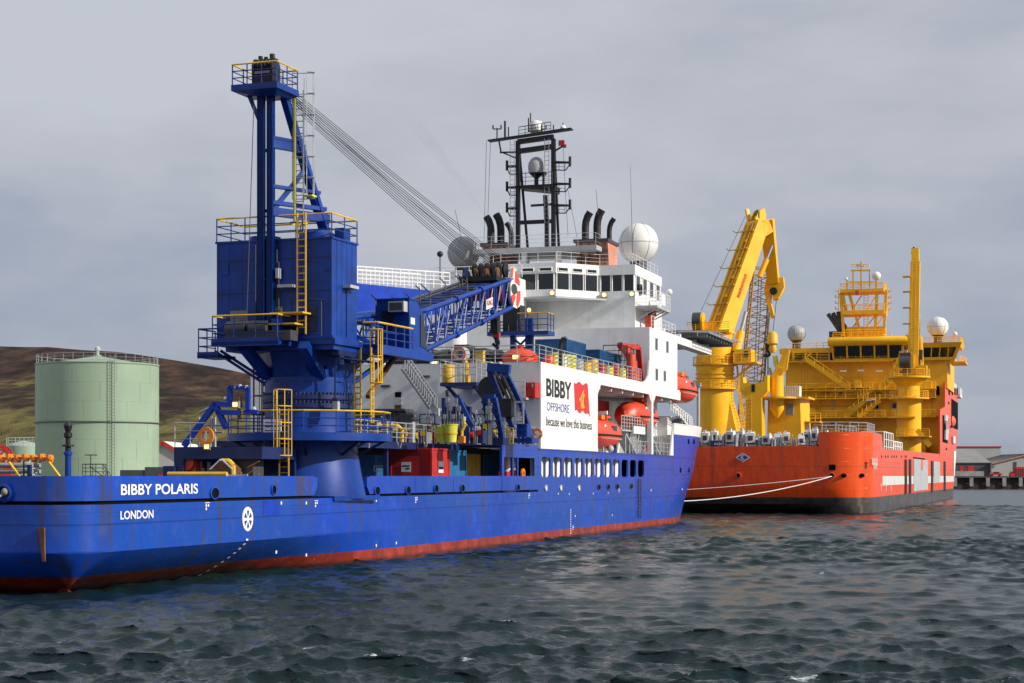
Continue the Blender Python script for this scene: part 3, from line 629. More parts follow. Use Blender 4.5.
# --- lettering and marks on the hull
def sidetext(txt, x0, x1, ytop, ybot, mat, off=.0, t=-.02, fr=A, root=shipA, nm='lettering'):
    a = fr.T(x0, ybot, t); b = fr.T(x1, ybot, t); c = fr.T(x0, ytop, t); return words(txt, root, (a[0], t, a[2]), (1, 0, 0), (0, 0, 1), b[0]-a[0], c[2]-a[2], mat, off, name=nm)
sidetext('BIBBY POLARIS', 121, 198, 484.2, 495.2, 'letter_white', .018)
sidetext('LONDON', 120.5, 153.5, 511, 519.6, 'letter_white', .018)
c = A.T(247.7, 519, -.02); m = MB('letter_white'); m.lathe((c[0], -.03, c[2]), [(.0001, 0), (.54, 0), (.54, .03)], 32, 'y')
m.use('hull_blue')
for k in range(6):
    a = R(60*k+30); m.face([(c[0]+r*math.cos(a+d), -.045, c[2]+r*math.sin(a+d)) for r, d in ((.13, -.15), (.40, -.30), (.40, .30), (.13, .15))])
part('thruster_mark', m, shipA)
m = MB('letter_white'); s0 = A.T(246, 538, 0)[0]
for k in range(9):
    z = 1.72-.20*k; t = under(s0, z); t2 = under(s0, z-.07); t3 = t-.05; m.face([(s0-.10, t3, z), (s0+.12, t3, z), (s0+.12, t2-.05, z-.08), (s0-.10, t2-.05, z-.08)])
s0 = A.T(570.5, 520, 0)[0]
for k in range(11): z = 2.05-.17*k; m.face([(s0-.08, -.02, z), (s0+.10, -.02, z), (s0+.10, -.02, z-.08), (s0-.08, -.02, z-.08)])
for px, py, n in ((207, 505.5, 3), (316, 503, 3), (416, 499.5, 3), (529, 495.5, 3), (651, 490.7, 2), (682, 489.5, 2), (573, 527.5, 3), (619, 490.5, 3)):
    s, _, z = A.T(px, py, 0)
    for k in range(n): m.box((s-.16+.2*(k % 2), -.02, z-.05-.14*(k//2)), (s-.04+.2*(k % 2), -.015, z+.05-.14*(k//2)))
    m.box((s-.22, -.02, z+.10), (s+.22, -.015, z+.13))
for px, py in ((281, 503), (306, 503), (306, 555), (276, 552), (376, 500.5), (396, 543), (376, 545.5), (575, 516), (593, 493.5), (608, 493), (558, 493.7), (569, 494), (612, 515)):
    s, _, z = A.T(px, py, 0); m.box((s-.07, -.02, z-.07), (s+.07, -.015, z+.07))
part('draught_mark', m, shipA)
m = MB('blue'); a = A.T(263, 500.5, 0); b = A.T(279, 515, 0); m.box((a[0], -.012, b[2]), (b[0], -.004, a[2]))
part('repaint_patch', m, shipA); m2 = MB('rust'); s, t, z = A.S(42, 548, SA); m2.beam((SA-.03, t, z+.75), (SA-.03, t-.1, z-.5), .10, .26, (0, 1, 0), .06, .12); part('stern_skeg_stain', m2, shipA)
# --- lower superstructure: aft wall, side wall with the lettering, band over the boat recess
m = MB('cream_white'); m.box((55.05, .08, 6.4), (55.25, 21.9, 12.32)); part('aft_wall', m, shipA)
m = MB('white'); m.box((55.05, -.06, 6.40), (70.9, .08, 12.40)); m.box((70.9, -.06, 11.62), (102.3, .08, 12.55)); m.box((89.9, -.06, 6.4), (90.6, .35, 11.62))
for s0 in (71.0, 89.8, 90.7, 102.0):
    d = .9 if s0 in (71.0, 90.7) else -.9; m.prism([(s0, -.055, 11.62), (s0+d, -.055, 11.62), (s0, -.055, 10.9)], (0, .12, 0)) if s0 not in (102.0,) else None
sw = part('side_wall', m, shipA)
m = MB('light_grey'); m.box((55.1, .1, 12.30), (89.1, 21.8, 12.42)); m.box((70.9, .1, 11.66), (102.2, 21.8, 11.8)); part('upper_deck', m, shipA)
m = MB('white'); m.box((70.92, 5.4, 6.4), (102, 5.5, 11.7)); m.box((70.8, .1, 6.4), (70.9, 5.4, 11.7))
for k in range(8): m.box((72.5+3.8*k, .2, 11.3), (72.7+3.8*k, 5.3, 11.66))
part('recess_wall', m, shipA)
m = MB('light_grey'); m.box((54.7, .2, 6.26), (99.6, 21.8, 6.36)); part('main_deck', m, shipA)
def bt(txt, s0, s1, z0, z1, mat, off=0.): return words(txt, sw, (s0, -.075, z0), (1, 0, 0), (0, 0, 1), s1-s0, z1-z0, mat, off)
def zz(y, s): return A.T(0, 0, 0) and EYE+(HY-y)/F*A.w((s, 0, 0))[1]
sA0, sA1 = A.T(545.3, 0, 0)[0], A.T(570.5, 0, 0)[0]
bt('BIBBY', sA0, sA1, zz(396, sA0), zz(378, sA0), 'letter_dark', .030)
bt('OFFSHORE', A.T(545.8, 0, 0)[0], A.T(568.3, 0, 0)[0], zz(410.3, sA0), zz(401.8, sA0), 'letter_blue', .0)
bt('because we love this business', sA0, A.T(591, 0, 0)[0], zz(425.5, sA0), zz(416.0, sA0), 'letter_dark', .008)
a0, a1 = A.T(573, 0, 0)[0], A.T(589, 0, 0)[0]; z1, z0 = zz(382, a0), zz(412.5, a0)
m = MB('emblem_red'); n = 14; top = [(a0+(a1-a0)*.86*i/n, z1-.10*math.sin(i*.9)-.0*i/n) for i in range(n+1)]; bot = [(a0+.3+(a1-a0-.3)*i/n, z0+.1+.12*math.sin(i*1.1)-.35*max(0, i/n-.8)/.2) for i in range(n+1)]
m.idx([(s, -.075, z) for s, z in top+bot], [(i, i+1, n+2+i, n+1+i) for i in range(n)])
hand = [(.42, .20), (.40, .40), (.30, .45), (.33, .50), (.42, .55), (.50, .70), (.58, .78), (.62, .80), (.60, .66), (.58, .62), (.66, .68), (.64, .58), (.58, .52), (.60, .30), (.66, .22), (.54, .16)]
m.use('emblem_gold'); m.face([(a0+(a1-a0)*u, -.085, z0+(z1-z0)*v) for u, v in hand])
m.use('letter_dark'); m.face([(a0+(a1-a0)*u, -.09, z0+(z1-z0)*v) for u, v in ((.46, .40), (.52, .60), (.54, .60), (.50, .40))]); part('flag_emblem', m, sw)
# --- forward accommodation block
m = MB('white'); m.box((89.14, -.05, 12.56), (100.9, 22, 17.5)); m.prism([(86.6, -.05, 12.55), (89.14, -.05, 12.55), (89.14, -.05, 14.6), (88.7, -.05, 13.2), (87.9, -.05, 12.8)], (0, .14, 0)); bl = part('accommodation_block', m, shipA)
for px, py, h_ in ((655.7, 344, .9), (666.6, 347, .9), (656, 374.5, .9), (664, 376, .8)):
    s, _, z = A.T(px, py, 0); m = MB('grey'); m.box((s-.42, -.10, z-h_/2-.06), (s+.42, -.04, z+h_/2+.06)); f = part('window', m, bl); m = MB('glass'); m.box((s-.3, -.115, z-h_/2), (s+.3, -.09, z+h_/2)); part('pane', m, bl)
m = MB('cream_white'); m.box((92.35, 2, 17.5), (103.5, 20, 20.4)); tw = part('bridge_base', m, shipA)
# bridge: octagonal after control room standing out of the wall
def prismz(mb, pts, z0, z1): return mb.prism([(s, t, z0) for s, t in pts], (0, 0, z1-z0))
out = [(103.5, 2), (92.35, 2), (92.35, 5.3), (89.0, 8.4), (89.0, 13.6), (92.35, 16.7), (92.35, 20), (103.5, 20)]
m = MB('white'); prismz(m, out, 20.4, 21.05); prismz(m, [(s+(.15 if s < 100 else 0), t+(.1 if t < 11 else -.1)) for s, t in out], 21.05, 22.5); prismz(m, out, 22.5, 23.4)
br = part('bridge', m, shipA)
m = MB('light_grey'); prismz(m, [(92.3, 4.6), (88.4, 8.2), (88.4, 13.8), (92.3, 17.4)], 20.22, 20.38); part('control_room_floor', m, br)
def edge_windows(a, b, n, z0, z1, gap=.14, lean=0):
    a, b = Vector(a), Vector(b); d = (b-a); L = d.length; d.normalize(); nrm = Vector((d.y, -d.x))
    for i in range(n):
        p = a+d*(L*i/n+gap); q = a+d*(L*(i+1)/n-gap); m = MB('glass'); o = nrm*.03
        m.hexa([(p.x+o.x, p.y+o.y, z0), (q.x+o.x, q.y+o.y, z0), (q.x-o.x*4, q.y-o.y*4, z0), (p.x-o.x*4, p.y-o.y*4, z0), (p.x+o.x, p.y+o.y, z1), (q.x+o.x, q.y+o.y, z1), (q.x-o.x*4, q.y-o.y*4, z1), (p.x-o.x*4, p.y-o.y*4, z1)]); part('window', m, br)
        m = MB('white')
        for c in (p, q): m.bar((c.x+o.x, c.y+o.y, z0-.02), (c.x+o.x, c.y+o.y, z1+.02), .05, 4)
        for zq in (z0, z1): m.bar((p.x+o.x, p.y+o.y, zq), (q.x+o.x, q.y+o.y, zq), .045, 4)
        part('window_frame', m, br)
# walls traced so that the outside lies to the right of the direction of travel
edge_windows((92.45, 5.25), (92.45, 2.05), 3, 21.0, 22.6, .07)
edge_windows((89.1, 8.45), (92.35, 5.4), 3, 21.0, 22.5, .1); edge_windows((89.1, 13.5), (89.1, 8.5), 3, 21.0, 22.5, .1); edge_windows((92.35, 16.6), (89.1, 13.6), 3, 21.1, 22.45); edge_windows((92.45, 19.9), (92.45, 16.8), 3, 21.1, 22.45)
edge_windows((92.4, 2.08), (103.4, 2.08), 4, 21.0, 22.5, .5)
edge_windows((88.96, 13.5), (88.96, 8.5), 3, 22.66, 22.98, .25); edge_windows((88.98, 8.42), (92.33, 5.32), 3, 22.66, 22.98, .25)
m = MB('dark_grey'); m.lathe((94.2, 1.92, 21.3), [(.36, -.08), (.52, -.08), (.52, .08), (.36, .08)], 18, 'y'); part('lifebuoy', m, br)
# bridge wing balcony
m = MB('light_grey'); m.box((92.4, 0, 19.5), (98.2, 2, 19.7))
for k in range(4): m.beam((93.2+1.5*k, 2, 18.6), (93.2+1.5*k, .1, 19.5), .08, .1)
m.mats.append('white') if 'white' not in m.mats else None; m.use('white'); m.rail([(92.5, 2, 19.7), (92.5, .05, 19.7), (98.1, .05, 19.7), (98.1, 2, 19.7)], 1.3, 1.0, .028, 3, post='white'); m.box((94.4, 0, 19.9), (95.8, .04, 20.9)); m.ball((98.0, .1, 21.4), .3, 12, 8); part('wing_balcony', m, br)
m = MB('white'); m.rail([(90.5, .1, 17.5), (100.7, .1, 17.5), (100.7, 6, 17.5)], 1.1, 1.5, .02); part('railing', m, bl)
m = MB('boat_red'); m.cbox((94.5, 1.2, 18.2), .5, .5, 1.5); m.use('dark_grey'); m.cbox((96.5, 1.5, 18.6), .4, .5, 2.2); m.use('boat_red'); m.lathe((95.8, 1.0, 19.3), [(.25, -.1), (.42, -.1), (.42, .1), (.25, .1)], 14, 'y'); part('deck_locker', m, bl)
for px, py, s_, t_ in ((552.5, 293, 88.9, None), (604.5, 295, 92.2, None), (632, 294, 92.2, None)):
    c = A.S(px, py, s_); m = MB('grey'); m.cbox(c, .25, .42, .42); lp = part('floodlight', m, br); m = MB('lamp'); m.lathe((c[0]-.14, c[1], c[2]), [(.0001, 0), (.19, 0)], 14, 'x'); part('lens', m, lp)
# bridge roof: platform on white columns, funnels, exhausts, railings
m = MB('light_grey'); prismz(m, [(91.0, 5.2), (91.0, 16.8), (98, 16.8), (98, 5.2)], 24.7, 25.1); m.use('white')
for s_, t_ in ((92, 12.2), (92, 9.0), (97, 13.5), (97, 8.2), (92, 15.8)): m.lathe((s_, t_, 23.4), [(.30, 0), (.30, 1.3)], 12)
m.rail([(91.1, 16.7, 25.1), (91.1, 5.3, 25.1), (97.9, 5.3, 25.1)], 1.1, 1.6, .016, 2); part('roof_platform', m, br)
m = MB('white'); m.rail([(92.4, 16.7, 23.4), (89.3, 13.6, 23.4), (89.3, 8.4, 23.4), (92.6, 5.3, 23.4), (92.6, 2.3, 23.4), (103, 2.3, 23.4)], 1.0, 1.6, .016, 2); part('railing', m, br)
def funnel(s0, t0, t1, lean):
    m = MB('terracotta'); z0, z1 = 23.42, 25.6; a, b = min(t0, t1), max(t0, t1)
    m.hexa([(s0, a, z0), (s0+3.2, a, z0), (s0+3.2, b, z0), (s0, b, z0), (s0-.5, a, z1), (s0+3.2, a, z1), (s0+3.2, b, z1), (s0-.5, b, z1)]); f = part('funnel', m, shipA)
    m = MB('dark_grey'); m.box((s0-.8, a-.15, z1), (s0+3.3, b+.15, z1+.28))
    for k in range(4): m.box((s0-.56+.4*0, a+.2+(b-a)*k/4, 23.6), (s0-.3, a+.28+(b-a)*k/4, 25.5))
    for k in range(2): m.box((s0-.42, a, 24.1+.7*k), (s0-.2, b, 24.16+.7*k))
    part('funnel_cap', m, f)
    for k, (r_, hh, ss) in enumerate(((.34, 2.7, .7), (.36, 3.0, 1.5), (.24, 2.3, 2.5))):
        tt = (a+b)/2+(b-a)*(.30-.30*k)*(1 if lean > 0 else 1); m = MB('black'); z = z1+.2; s_ = s0+ss
        pts = [(s_, tt, z), (s_, tt, z+hh*.52), (s_, tt+lean*.05, z+hh*.68), (s_, tt+lean*.20, z+hh*.85), (s_, tt+lean*.46, z+hh)]
        m.tube(pts, r_, 12)
        for q in pts[1:-1]: m.ball(q, r_, 12, 8)
        part('exhaust_pipe', m, f)
funnel(93.5, A.S(609, 255, 93.5)[1], A.S(577, 255, 93.5)[1], -1); funnel(93.5, A.S(508, 260, 93.5)[1], A.S(484, 260, 93.5)[1], 1)
# radomes
for (px, py, s_, r_, mt) in ((638.5, 243.5, 101.0, 1.90, 'radome'), (463.5, 253, 96, 1.52, 'radome_grey')):
    c = A.S(px, py, s_); m = MB(mt); m.ball(c, r_, 32, 20); rd = part('radome', m, shipA)
    m = MB('light_grey'); m.lathe((c[0], c[1], c[2]), [(r_+.02, -.03), (r_+.03, 0), (r_+.02, .03)], 32)
    for k in range(4): a = k*math.pi/4; m.tube([(c[0]+(r_+.015)*math.cos(b)*math.cos(a), c[1]+(r_+.015)*math.cos(b)*math.sin(a), c[2]+(r_+.015)*math.sin(b)) for b in [R(-90+7.5*j) for j in range(49)]], .018, 4)
    part('panel_seam', m, rd)
    m = MB('dark_grey'); m.lathe((c[0], c[1], 23.4), [(.8, 0), (.8, max(.2, c[2]-r_*.8-23.4)), (.95, max(.3, c[2]-r_*.75-23.4))], 18); part('pedestal', m, rd)
c = A.S(633, 200, 97); m = MB('dark_grey'); m.bar((97, c[1], 23.4), (97, c[1]+.25, A.S(629, 165, 97)[2]), .035, 5, .012); part('whip_aerial', m, shipA)
# --- mast
mast = None
M0 = MB('black'); ms = 93.0
def X(px, py, s_=ms): return A.S(px, py, s_)
zt = X(535, 134)[2]; tl, trr = X(518, 0)[1], X(553.5, 0)[1]; zb = 25.1
for t in (tl, trr): M0.beam((ms, t, zb), (ms, t, X(535, 140)[2]), .40, .36, (0, 1, 0))
mast = part('mast', M0, shipA)
m = MB('black'); m.beam((ms+2.2, X(541, 0, ms)[1], zb), (ms+1.4, X(541, 0)[1], X(535, 193)[2]), .34, .34, (0, 1, 0)); m.beam((ms+2.6, tl-.2, zb), (ms+.2, tl, X(535, 142)[2]), .2, .2, (0, 1, 0)); m.beam((ms+2.6, trr+.2, zb), (ms+.2, trr, X(535, 142)[2]), .2, .2, (0, 1, 0))
for y in (141, 150.5): m.beam((ms, tl, X(535, y)[2]), (ms, trr, X(535, y-3)[2]), .5, .42)
for y in (223, 221): m.beam((ms, tl, X(535, y)[2]), (ms+.6, trr, X(535, y-1)[2]), .16, .18)
m.beam((ms, X(531, 0)[1], X(535, 205.5)[2]), (ms, trr, X(535, 205)[2]), .2, .2); part('cross_beam', m, mast)
m = MB('black'); zp, zq = X(535, 185.5)[2], X(535, 193.5)[2]; c_ = X(549, 0)[1]
m.idx([(ms-.5, tl, zp), (ms-.5, trr, zp), (ms+2.4, trr, zp), (ms+2.4, tl, zp), (ms-.2, tl, zp-.15), (ms-.2, trr, zq+.1), (ms+2.0, trr, zq+.1), (ms+2.0, tl, zp-.15)], [(0, 1, 2, 3), (7, 6, 5, 4), (0, 4, 5, 1), (1, 5, 6, 2), (2, 6, 7, 3), (3, 7, 4, 0)])
m.rail([(ms-.4, tl, zp), (ms-.4, trr, zp)], 1.1, .9, .03); part('mast_platform', m, mast)
c = X(535, 165.5); m = MB('radome_grey'); m.lathe((ms+.5, c[1], c[2]), [(.3, -.95), (.72, -.6), (.78, -.1), (.74, .3), (.5, .68), (.2, .84), (0.0001, .86)], 20); rd = part('radome', m, mast)
m = MB('black'); m.lathe((ms+.5, c[1], zp), [(.18, 0), (.18, .7), (.72, c[2]-.6-zp)], 14); m.lathe((ms+.5, X(542, 0)[1], zp), [(.12, 0), (.12, .9), (.3, 1.05), (.3, 1.2)], 10); part('radome_stand', m, mast)
m = MB('black'); z = X(535, 138)[2]
m.beam((ms, X(489, 0)[1], z-.05), (ms, X(572, 0)[1], z+.62), .9, .12); m.beam((ms-.4, X(505, 0)[1], z), (ms-.4, X(566, 0)[1], z+.55), .12, .24)
m.rail([(ms-.4, X(520, 0)[1], z+.1), (ms-.4, X(552, 0)[1], z+.4)], .9, .6, .03)
for x, y0, y1 in ((505, 137, 121), (508.5, 137, 127), (497, 139, 128), (530.5, 132, 113), (528.5, 132, 118), (542, 132, 124), (563, 131, 123), (553.5, 132, 125)): m.bar((ms, X(x, y0)[1], X(x, y0)[2]), (ms, X(x, y1)[1], X(x, y1)[2]), .06 if x != 505 else .10, 6)
for x in (497, 542): a, b = X(x-4, 129), X(x+4, 129); m.bar(a, b, .05, 4); [m.bar(q, (q[0], q[1], q[2]+.35), .07, 5) for q in (a, b)]
m.beam(X(499, 141), X(501, 152), .12, .12); m.beam(X(501, 152), X(516, 158), .12, .12); m.beam(X(500, 152.5), X(518, 152), .14, .14); m.beam(X(553, 152), X(563, 146), .14, .14); part('mast_head', m, mast)
m = MB('radome'); c = X(535, 126.5); m.lathe((ms+.3, c[1], c[2]), [(.35, -.65), (.66, -.35), (.68, .1), (.5, .5), (.0001, .66)], 20); part('radome', m, mast); m = MB('radome'); c = X(563, 128); m.ball(c, .27, 14, 8, 1.1); part('radome', m, mast)
m = MB('red'); c = X(561.5, 143); m.cbox(c, .12, .55, .5); m.cbox((c[0], c[1]-.3, c[2]-.3), .12, .3, .3); part('lamp_box', m, mast)
for x, ys, sg in ((553, (162, 183.5, 205), 1), (518, (166, 187, 208), -1)):
    for y in ys:
        m = MB('black'); o = 17 if sg > 0 else -11
        a, b = X(x, y), X(x+o, y+.6); m.beam(a, b, .5, .14); m.bar((b[0], b[1], b[2]-.35), (b[0], b[1], b[2]+.55), .13, 6); m.bar(X(x, y+8), X(x+o*.75, y+8.2), .05, 4); m.bar(X(x+o*.75, y+8.2), X(x+o, y+2), .05, 4); m.rail([X(x, y+8), X(x+o*.7, y+8)], .6, .5, .025, 1); part('aerial_arm', m, mast)
m = MB('grey'); m.ladder((ms-.4, X(548, 0)[1], zb), (ms-.4, X(548, 0)[1], X(535, 140)[2]), (0, 1, 0), .4, .4, .03); m.ladder((ms-.4, X(513.5, 0)[1], zb), (ms-.4, X(513.5, 0)[1], X(535, 140)[2]), (0, 1, 0), .4, .4, .025); part('mast_ladder', m, mast)
m = MB('wire')
for a, b in (((486.5, 140), (484, 243)), ((490.5, 140), (487, 243)), ((563, 147), (568, 236)), ((568, 190), (577, 237)), ((520, 150), (512, 240)), ((455, 210), (462, 240)), ((596, 190), (598, 214))): m.bar(X(*a), X(*b), .02, 4)
part('stay_wire', m, mast)
# --- helideck standing over the bow
h0 = [(121.9, 4.2), (123.0, 1.2), (138.0, 1.2), (140.2, 4.5), (140.2, 17.5), (138, 20.8), (123, 20.8), (121.9, 17.8)]
m = MB('grey'); prismz(m, h0, 19.55, 19.85); hd = part('helideck', m, shipA)
m = MB('grey')
for k in range(10): m.box((123.2+1.65*k, 1.4, 19.15), (123.4+1.65*k, 20.6, 19.54))
part('helideck_girder', m, hd)
m = MB('white')
for z, a, b in ((18.0, 101, 134), (16.8, 101, 113)): m.box((a, 3.0, z), (b, 4.2, z+.75)); m.box((a, 17.5, z), (b, 18.7, z+.75))
for s_, t_ in ((108, 9), (120, 9), (130, 11), (108, 14), (120, 14)): m.bar((s_, t_, 9), (s_, t_, 19.2), .28, 10)
for s_ in (110, 118, 126, 133): m.box((s_, 3.2, 18.6), (s_+.4, 18.5, 19.14))
m.box((100.9, 3, 8.2), (106, 19, 17.2)); part('helideck_support', m, hd)
m = MB('light_grey'); m.rail([(121.9, 4.2, 19.2), (123.0, .4, 19.2), (138.0, .4, 19.2), (140.2, 4.0, 19.2)], .5, 2, .03, 0); part('safety_net', m, hd)
# ================================================================ THE BLUE CRANE
crane = thing('pedestal_crane', 'tall blue pedestal crane with lattice boom on the aft deck of the blue ship', 'crane', CR, (0, 0, 3.3))
CX_ = (0, 0)
RC = 2.27
m = MB('crane_blue'); m.lathe((0, 0, 3.35), [(2.9, -.0), (2.9, .1), (2.62, 1.6), (RC, 3.6), (RC, 4.65), (RC+.02, 4.66), (RC+.02, 5.75), (RC, 5.76), (RC, 6.15)], 48); ped = part('pedestal', m, crane)
m = MB('crane_blue'); m.box((-2.75, -2.75, 3.25), (2.75, 2.3, 3.5)); part('pedestal_foot', m, ped)
m = MB('navy')
for z in (8.05, 8.48): m.lathe((0, 0, z), [(RC, -.11), (RC+.14, -.11), (RC+.14, .11), (RC, .11)], 48)
for z in (8.20, 8.63):
    for i in range(72): a = 2*math.pi*i/72; m.bar(((RC+.08)*math.cos(a), (RC+.08)*math.sin(a), z-.06), ((RC+.08)*math.cos(a), (RC+.08)*math.sin(a), z+.1), .045, 4)
part('slewing_ring', m, crane)
# round walkway
zw = 6.62; a = [(4.15*math.cos(2*math.pi*i/16), 4.15*math.sin(2*math.pi*i/16)) for i in range(17)]
m = MB('crane_blue'); m.lathe((0, 0, zw-.14), [(RC, 0), (4.2, 0), (4.2, .16), (RC, .16)], 16)
m.lathe((0, 0, zw-.36), [(4.12, 0), (4.22, 0), (4.22, .4), (4.12, .4)], 16); wk = part('walkway', m, crane)
m = MB('navy')
for i in range(8): b = 2*math.pi*(i+.5)/8; m.beam((2.3*math.cos(b), 2.3*math.sin(b), zw-1.15), (3.9*math.cos(b), 3.9*math.sin(b), zw-.3), .12, .12)
part('bracket', m, wk)
m = MB('crane_blue'); m.rail([(4.15*math.cos(2*math.pi*i/16), 4.15*math.sin(2*math.pi*i/16), zw) for i in range(17)], 1.12, 1.1, .035, 2, top='yellow', post='crane_blue'); part('railing', m, wk)
m = MB('yellow')
def CS(px, py, s): return CR.S(px, py, s)
q = CS(284, 440, -4.3); m.ladder((-4.3, q[1], 3.5), (-4.3, q[1], zw+1.2), (0, 1, 0), .5, .28, .04, (-1, 0, 0), .42, .55); part('ladder', m, crane)
m = MB('letter_white'); q = CS(270, 428, -2.62); m.box((-2.4, q[1]-.5, q[2]-.55), (-2.34, q[1]+.5, q[2]+.45)); m.use('letter_dark'); [m.box((-2.41, q[1]-.4, q[2]+.25-.2*k), (-2.405, q[1]+.4, q[2]+.30-.2*k)) for k in range(4)]; part('notice_board', m, wk)
# revolving body: cone, base frame
m = MB('crane_blue'); m.lathe((0, 0, 9.37), [(RC+.12, -.1), (RC+.12, .0), (RC, .02), (2.4, .5), (2.75, 1.75)], 8, a0=R(22.5), a1=R(382.5)); body = part('slew_cone', m, crane)
m = MB('crane_blue'); m.box((-3.35, -3.05, 11.0), (2.2, 3.25, 11.3)); m.box((-3.2, -2.9, 10.75), (2.1, 3.1, 11.0))
for t in (-1.6, 1.7): m.beam((-3.9, t, 10.95), (-1.6, t*.9, 9.55), .42, .5, (0, 1, 0)); m.beam((-1.8, t, 9.5), (-.6, t, 11), .3, .3, (0, 1, 0))
m.beam((-2.3, 3.9, 10.9), (-1.3, 2.0, 9.5), .15, .15); m.beam((-2.0, 4.4, 10.9), (-1.0, 2.0, 9.2), .15, .15); part('base_frame', m, crane)
m = MB('navy'); m.box((-2.6, -2.9, 10.5), (.6, -2.5, 10.75)); m.cbox((-.5, -2.7, 10.35), 1.2, .3, .3); m.cbox((-2.2, -2.75, 10.3), .4, .3, .5)
for k in range(9): m.bar((-2.5+.5*k, -2.2, 10.5), (-2.2+.5*k, -3.3, 10.3), .06, 5)
m.bar((-1.9, -2.35, 8.1), (-1.9, -2.4, 10.8), .05, 5); m.cbox((-1.9, -2.4, 8.15), .3, .3, .5); m.use('light_grey'); m.cbox((-1.95, -2.45, 8.0), .28, .28, .45); m.use('navy')
m.beam((2.2, -2.4, 10.9), (.5, -1.6, 9.4), .2, .2); m.ladder((-.4, 2.35, 3.8), (-.4, 2.35, 10.6), (1, 0, 0), .5, .35, .04, (0, 1, 0), .4, .8); part('under_machinery', m, crane)
m = MB('rust'); m.beam((5.5, -2.4, 11.0), (1.5, -2.6, 8.6), .22, .22); part('rusty_strut', m, crane)
m = MB('crane_blue'); m.beam((4.0, -3.0, 11), (.6, -2.2, 9.3), .2, .2); part('strut', m, crane)
# machinery house
h0, h1, t0, t1, z0, z1 = -3.3, -.35, -2.85, 3.55, 11.3, 16.2
m = MB('crane_blue'); m.box((h0, t0, z0), (h1, t1, z1)); m.box((h0-.06, t0-.06, z1), (h1+.06, t1+.06, z1+.1)); m.box((h0-.1, t0-.1, z0-.02), (h1+.1, t1+.1, z0+.12))
for k in range(1, 9): t = t0+(t1-t0)*k/9; m.box((h0-.012, t-.02, z0+.15), (h0, t+.02, z1))
for k in range(1, 5): s = h0+(h1-h0)*k/5; m.box((s-.02, t0-.012, z0+.15), (s+.02, t0, z1))
hs = part('machinery_house', m, crane)
def hp(px, py): return CS(px, py, h0)
for x0, x1, y0, y1 in ((230.5, 247, 311, 336), (307.5, 317, 306, 331), (273, 283, 307, 318)):
    a, b = hp(x0, y0), hp(x1, y1); m = MB('grey' if x0 < 300 else 'navy'); m.box((h0-.05, b[1], b[2]), (h0-.01, a[1], a[2])); n = int((a[2]-b[2])/.13)
    for k in range(n): z = b[2]+.13*k; m.box((h0-.10, b[1]+.05, z), (h0-.04, a[1]-.05, z+.05))
    part('louvre', m, hs)
m = MB('crane_blue'); s, t, z = CR.T(350, 318, t0); m.box((s-.45, t0-.04, z0+.1), (s+.45, t0-.01, z0+2.5)); part('door', m, hs)
m = MB('light_grey'); m.box((s-.9, t0-.45, CR.T(352, 290, t0)[2]), (s+.1, t0-.02, CR.T(352, 287, t0)[2])); part('floodlight', m, hs); m = MB('light_grey'); q = hp(288.5, 286.5); m.box((h0-.4, q[1]-.42, q[2]-.07), (h0-.02, q[1]+.42, q[2]+.07)); part('floodlight', m, hs); m = MB('light_grey'); q = hp(281, 274); m.cbox((h0-.3, q[1], q[2]), .3, .16, .5); part('floodlight', m, hs)
m = MB('crane_blue'); m.rail([(h1, t1, z1+.1), (h0, t1, z1+.1), (h0, t0, z1+.1), (h1, t0, z1+.1), (h1, t1, z1+.1)], 1.15, 1.5, .035, 2, top='yellow', post='crane_blue'); part('roof_railing', m, hs)
m = MB('crane_blue'); m.lathe((-1.6, -1.2, z1+.1), [(.9, 0), (.9, .4), (.7, .55), (0.0001, .55)], 18); part('roof_fan', m, hs); m = MB('crane_blue'); m.lathe((-1.6, 1.7, z1+.1), [(.8, 0), (.8, .35), (0.0001, .4)], 18); part('roof_fan', m, hs); m = MB('crane_blue'); m.cbox((-.9, -2.3, z1+.45), .8, .5, .7); part('roof_box', m, hs)
m = MB('dark_grey')
for px, y0, y1 in ((277.5, 250, 331), (279.3, 262, 331), (256.2, 245, 330), (322, 300, 336)): a, b = hp(px, y0), hp(px, y1); m.tube([(h0-.06, a[1], a[2]), (h0-.06, b[1], b[2])], .03, 5)
a = hp(325, 300); m.tube([(h0-.06, a[1], a[2]), (h0-.06, a[1]+1.0, a[2]+.1), (h0-.06, a[1]+1.2, a[2]+1.6)], .025, 5); part('cable', m, hs)
m = MB('crane_blue')
for x0, y0, x1, y1 in ((222, 262, 229, 275), (285, 300, 292, 318), (324, 262, 330, 270)): a, b = hp(x0, y0), hp(x1, y1); m.box((h0-.06, b[1], b[2]), (h0-.01, a[1], a[2])); m.box((h0-.09, b[1]+.1, (a[2]+b[2])/2-.05), (h0-.06, b[1]+.16, (a[2]+b[2])/2+.05))
part('hatch', m, hs)
m = MB('navy'); m.box((h0-.03, t0+.02, z0+2.35), (h0-.012, t1-.02, z0+2.39)); m.box((h0-.03, t0+.02, z0+4.0), (h0-.012, t1-.02, z0+4.03)); part('weld_line', m, hs)
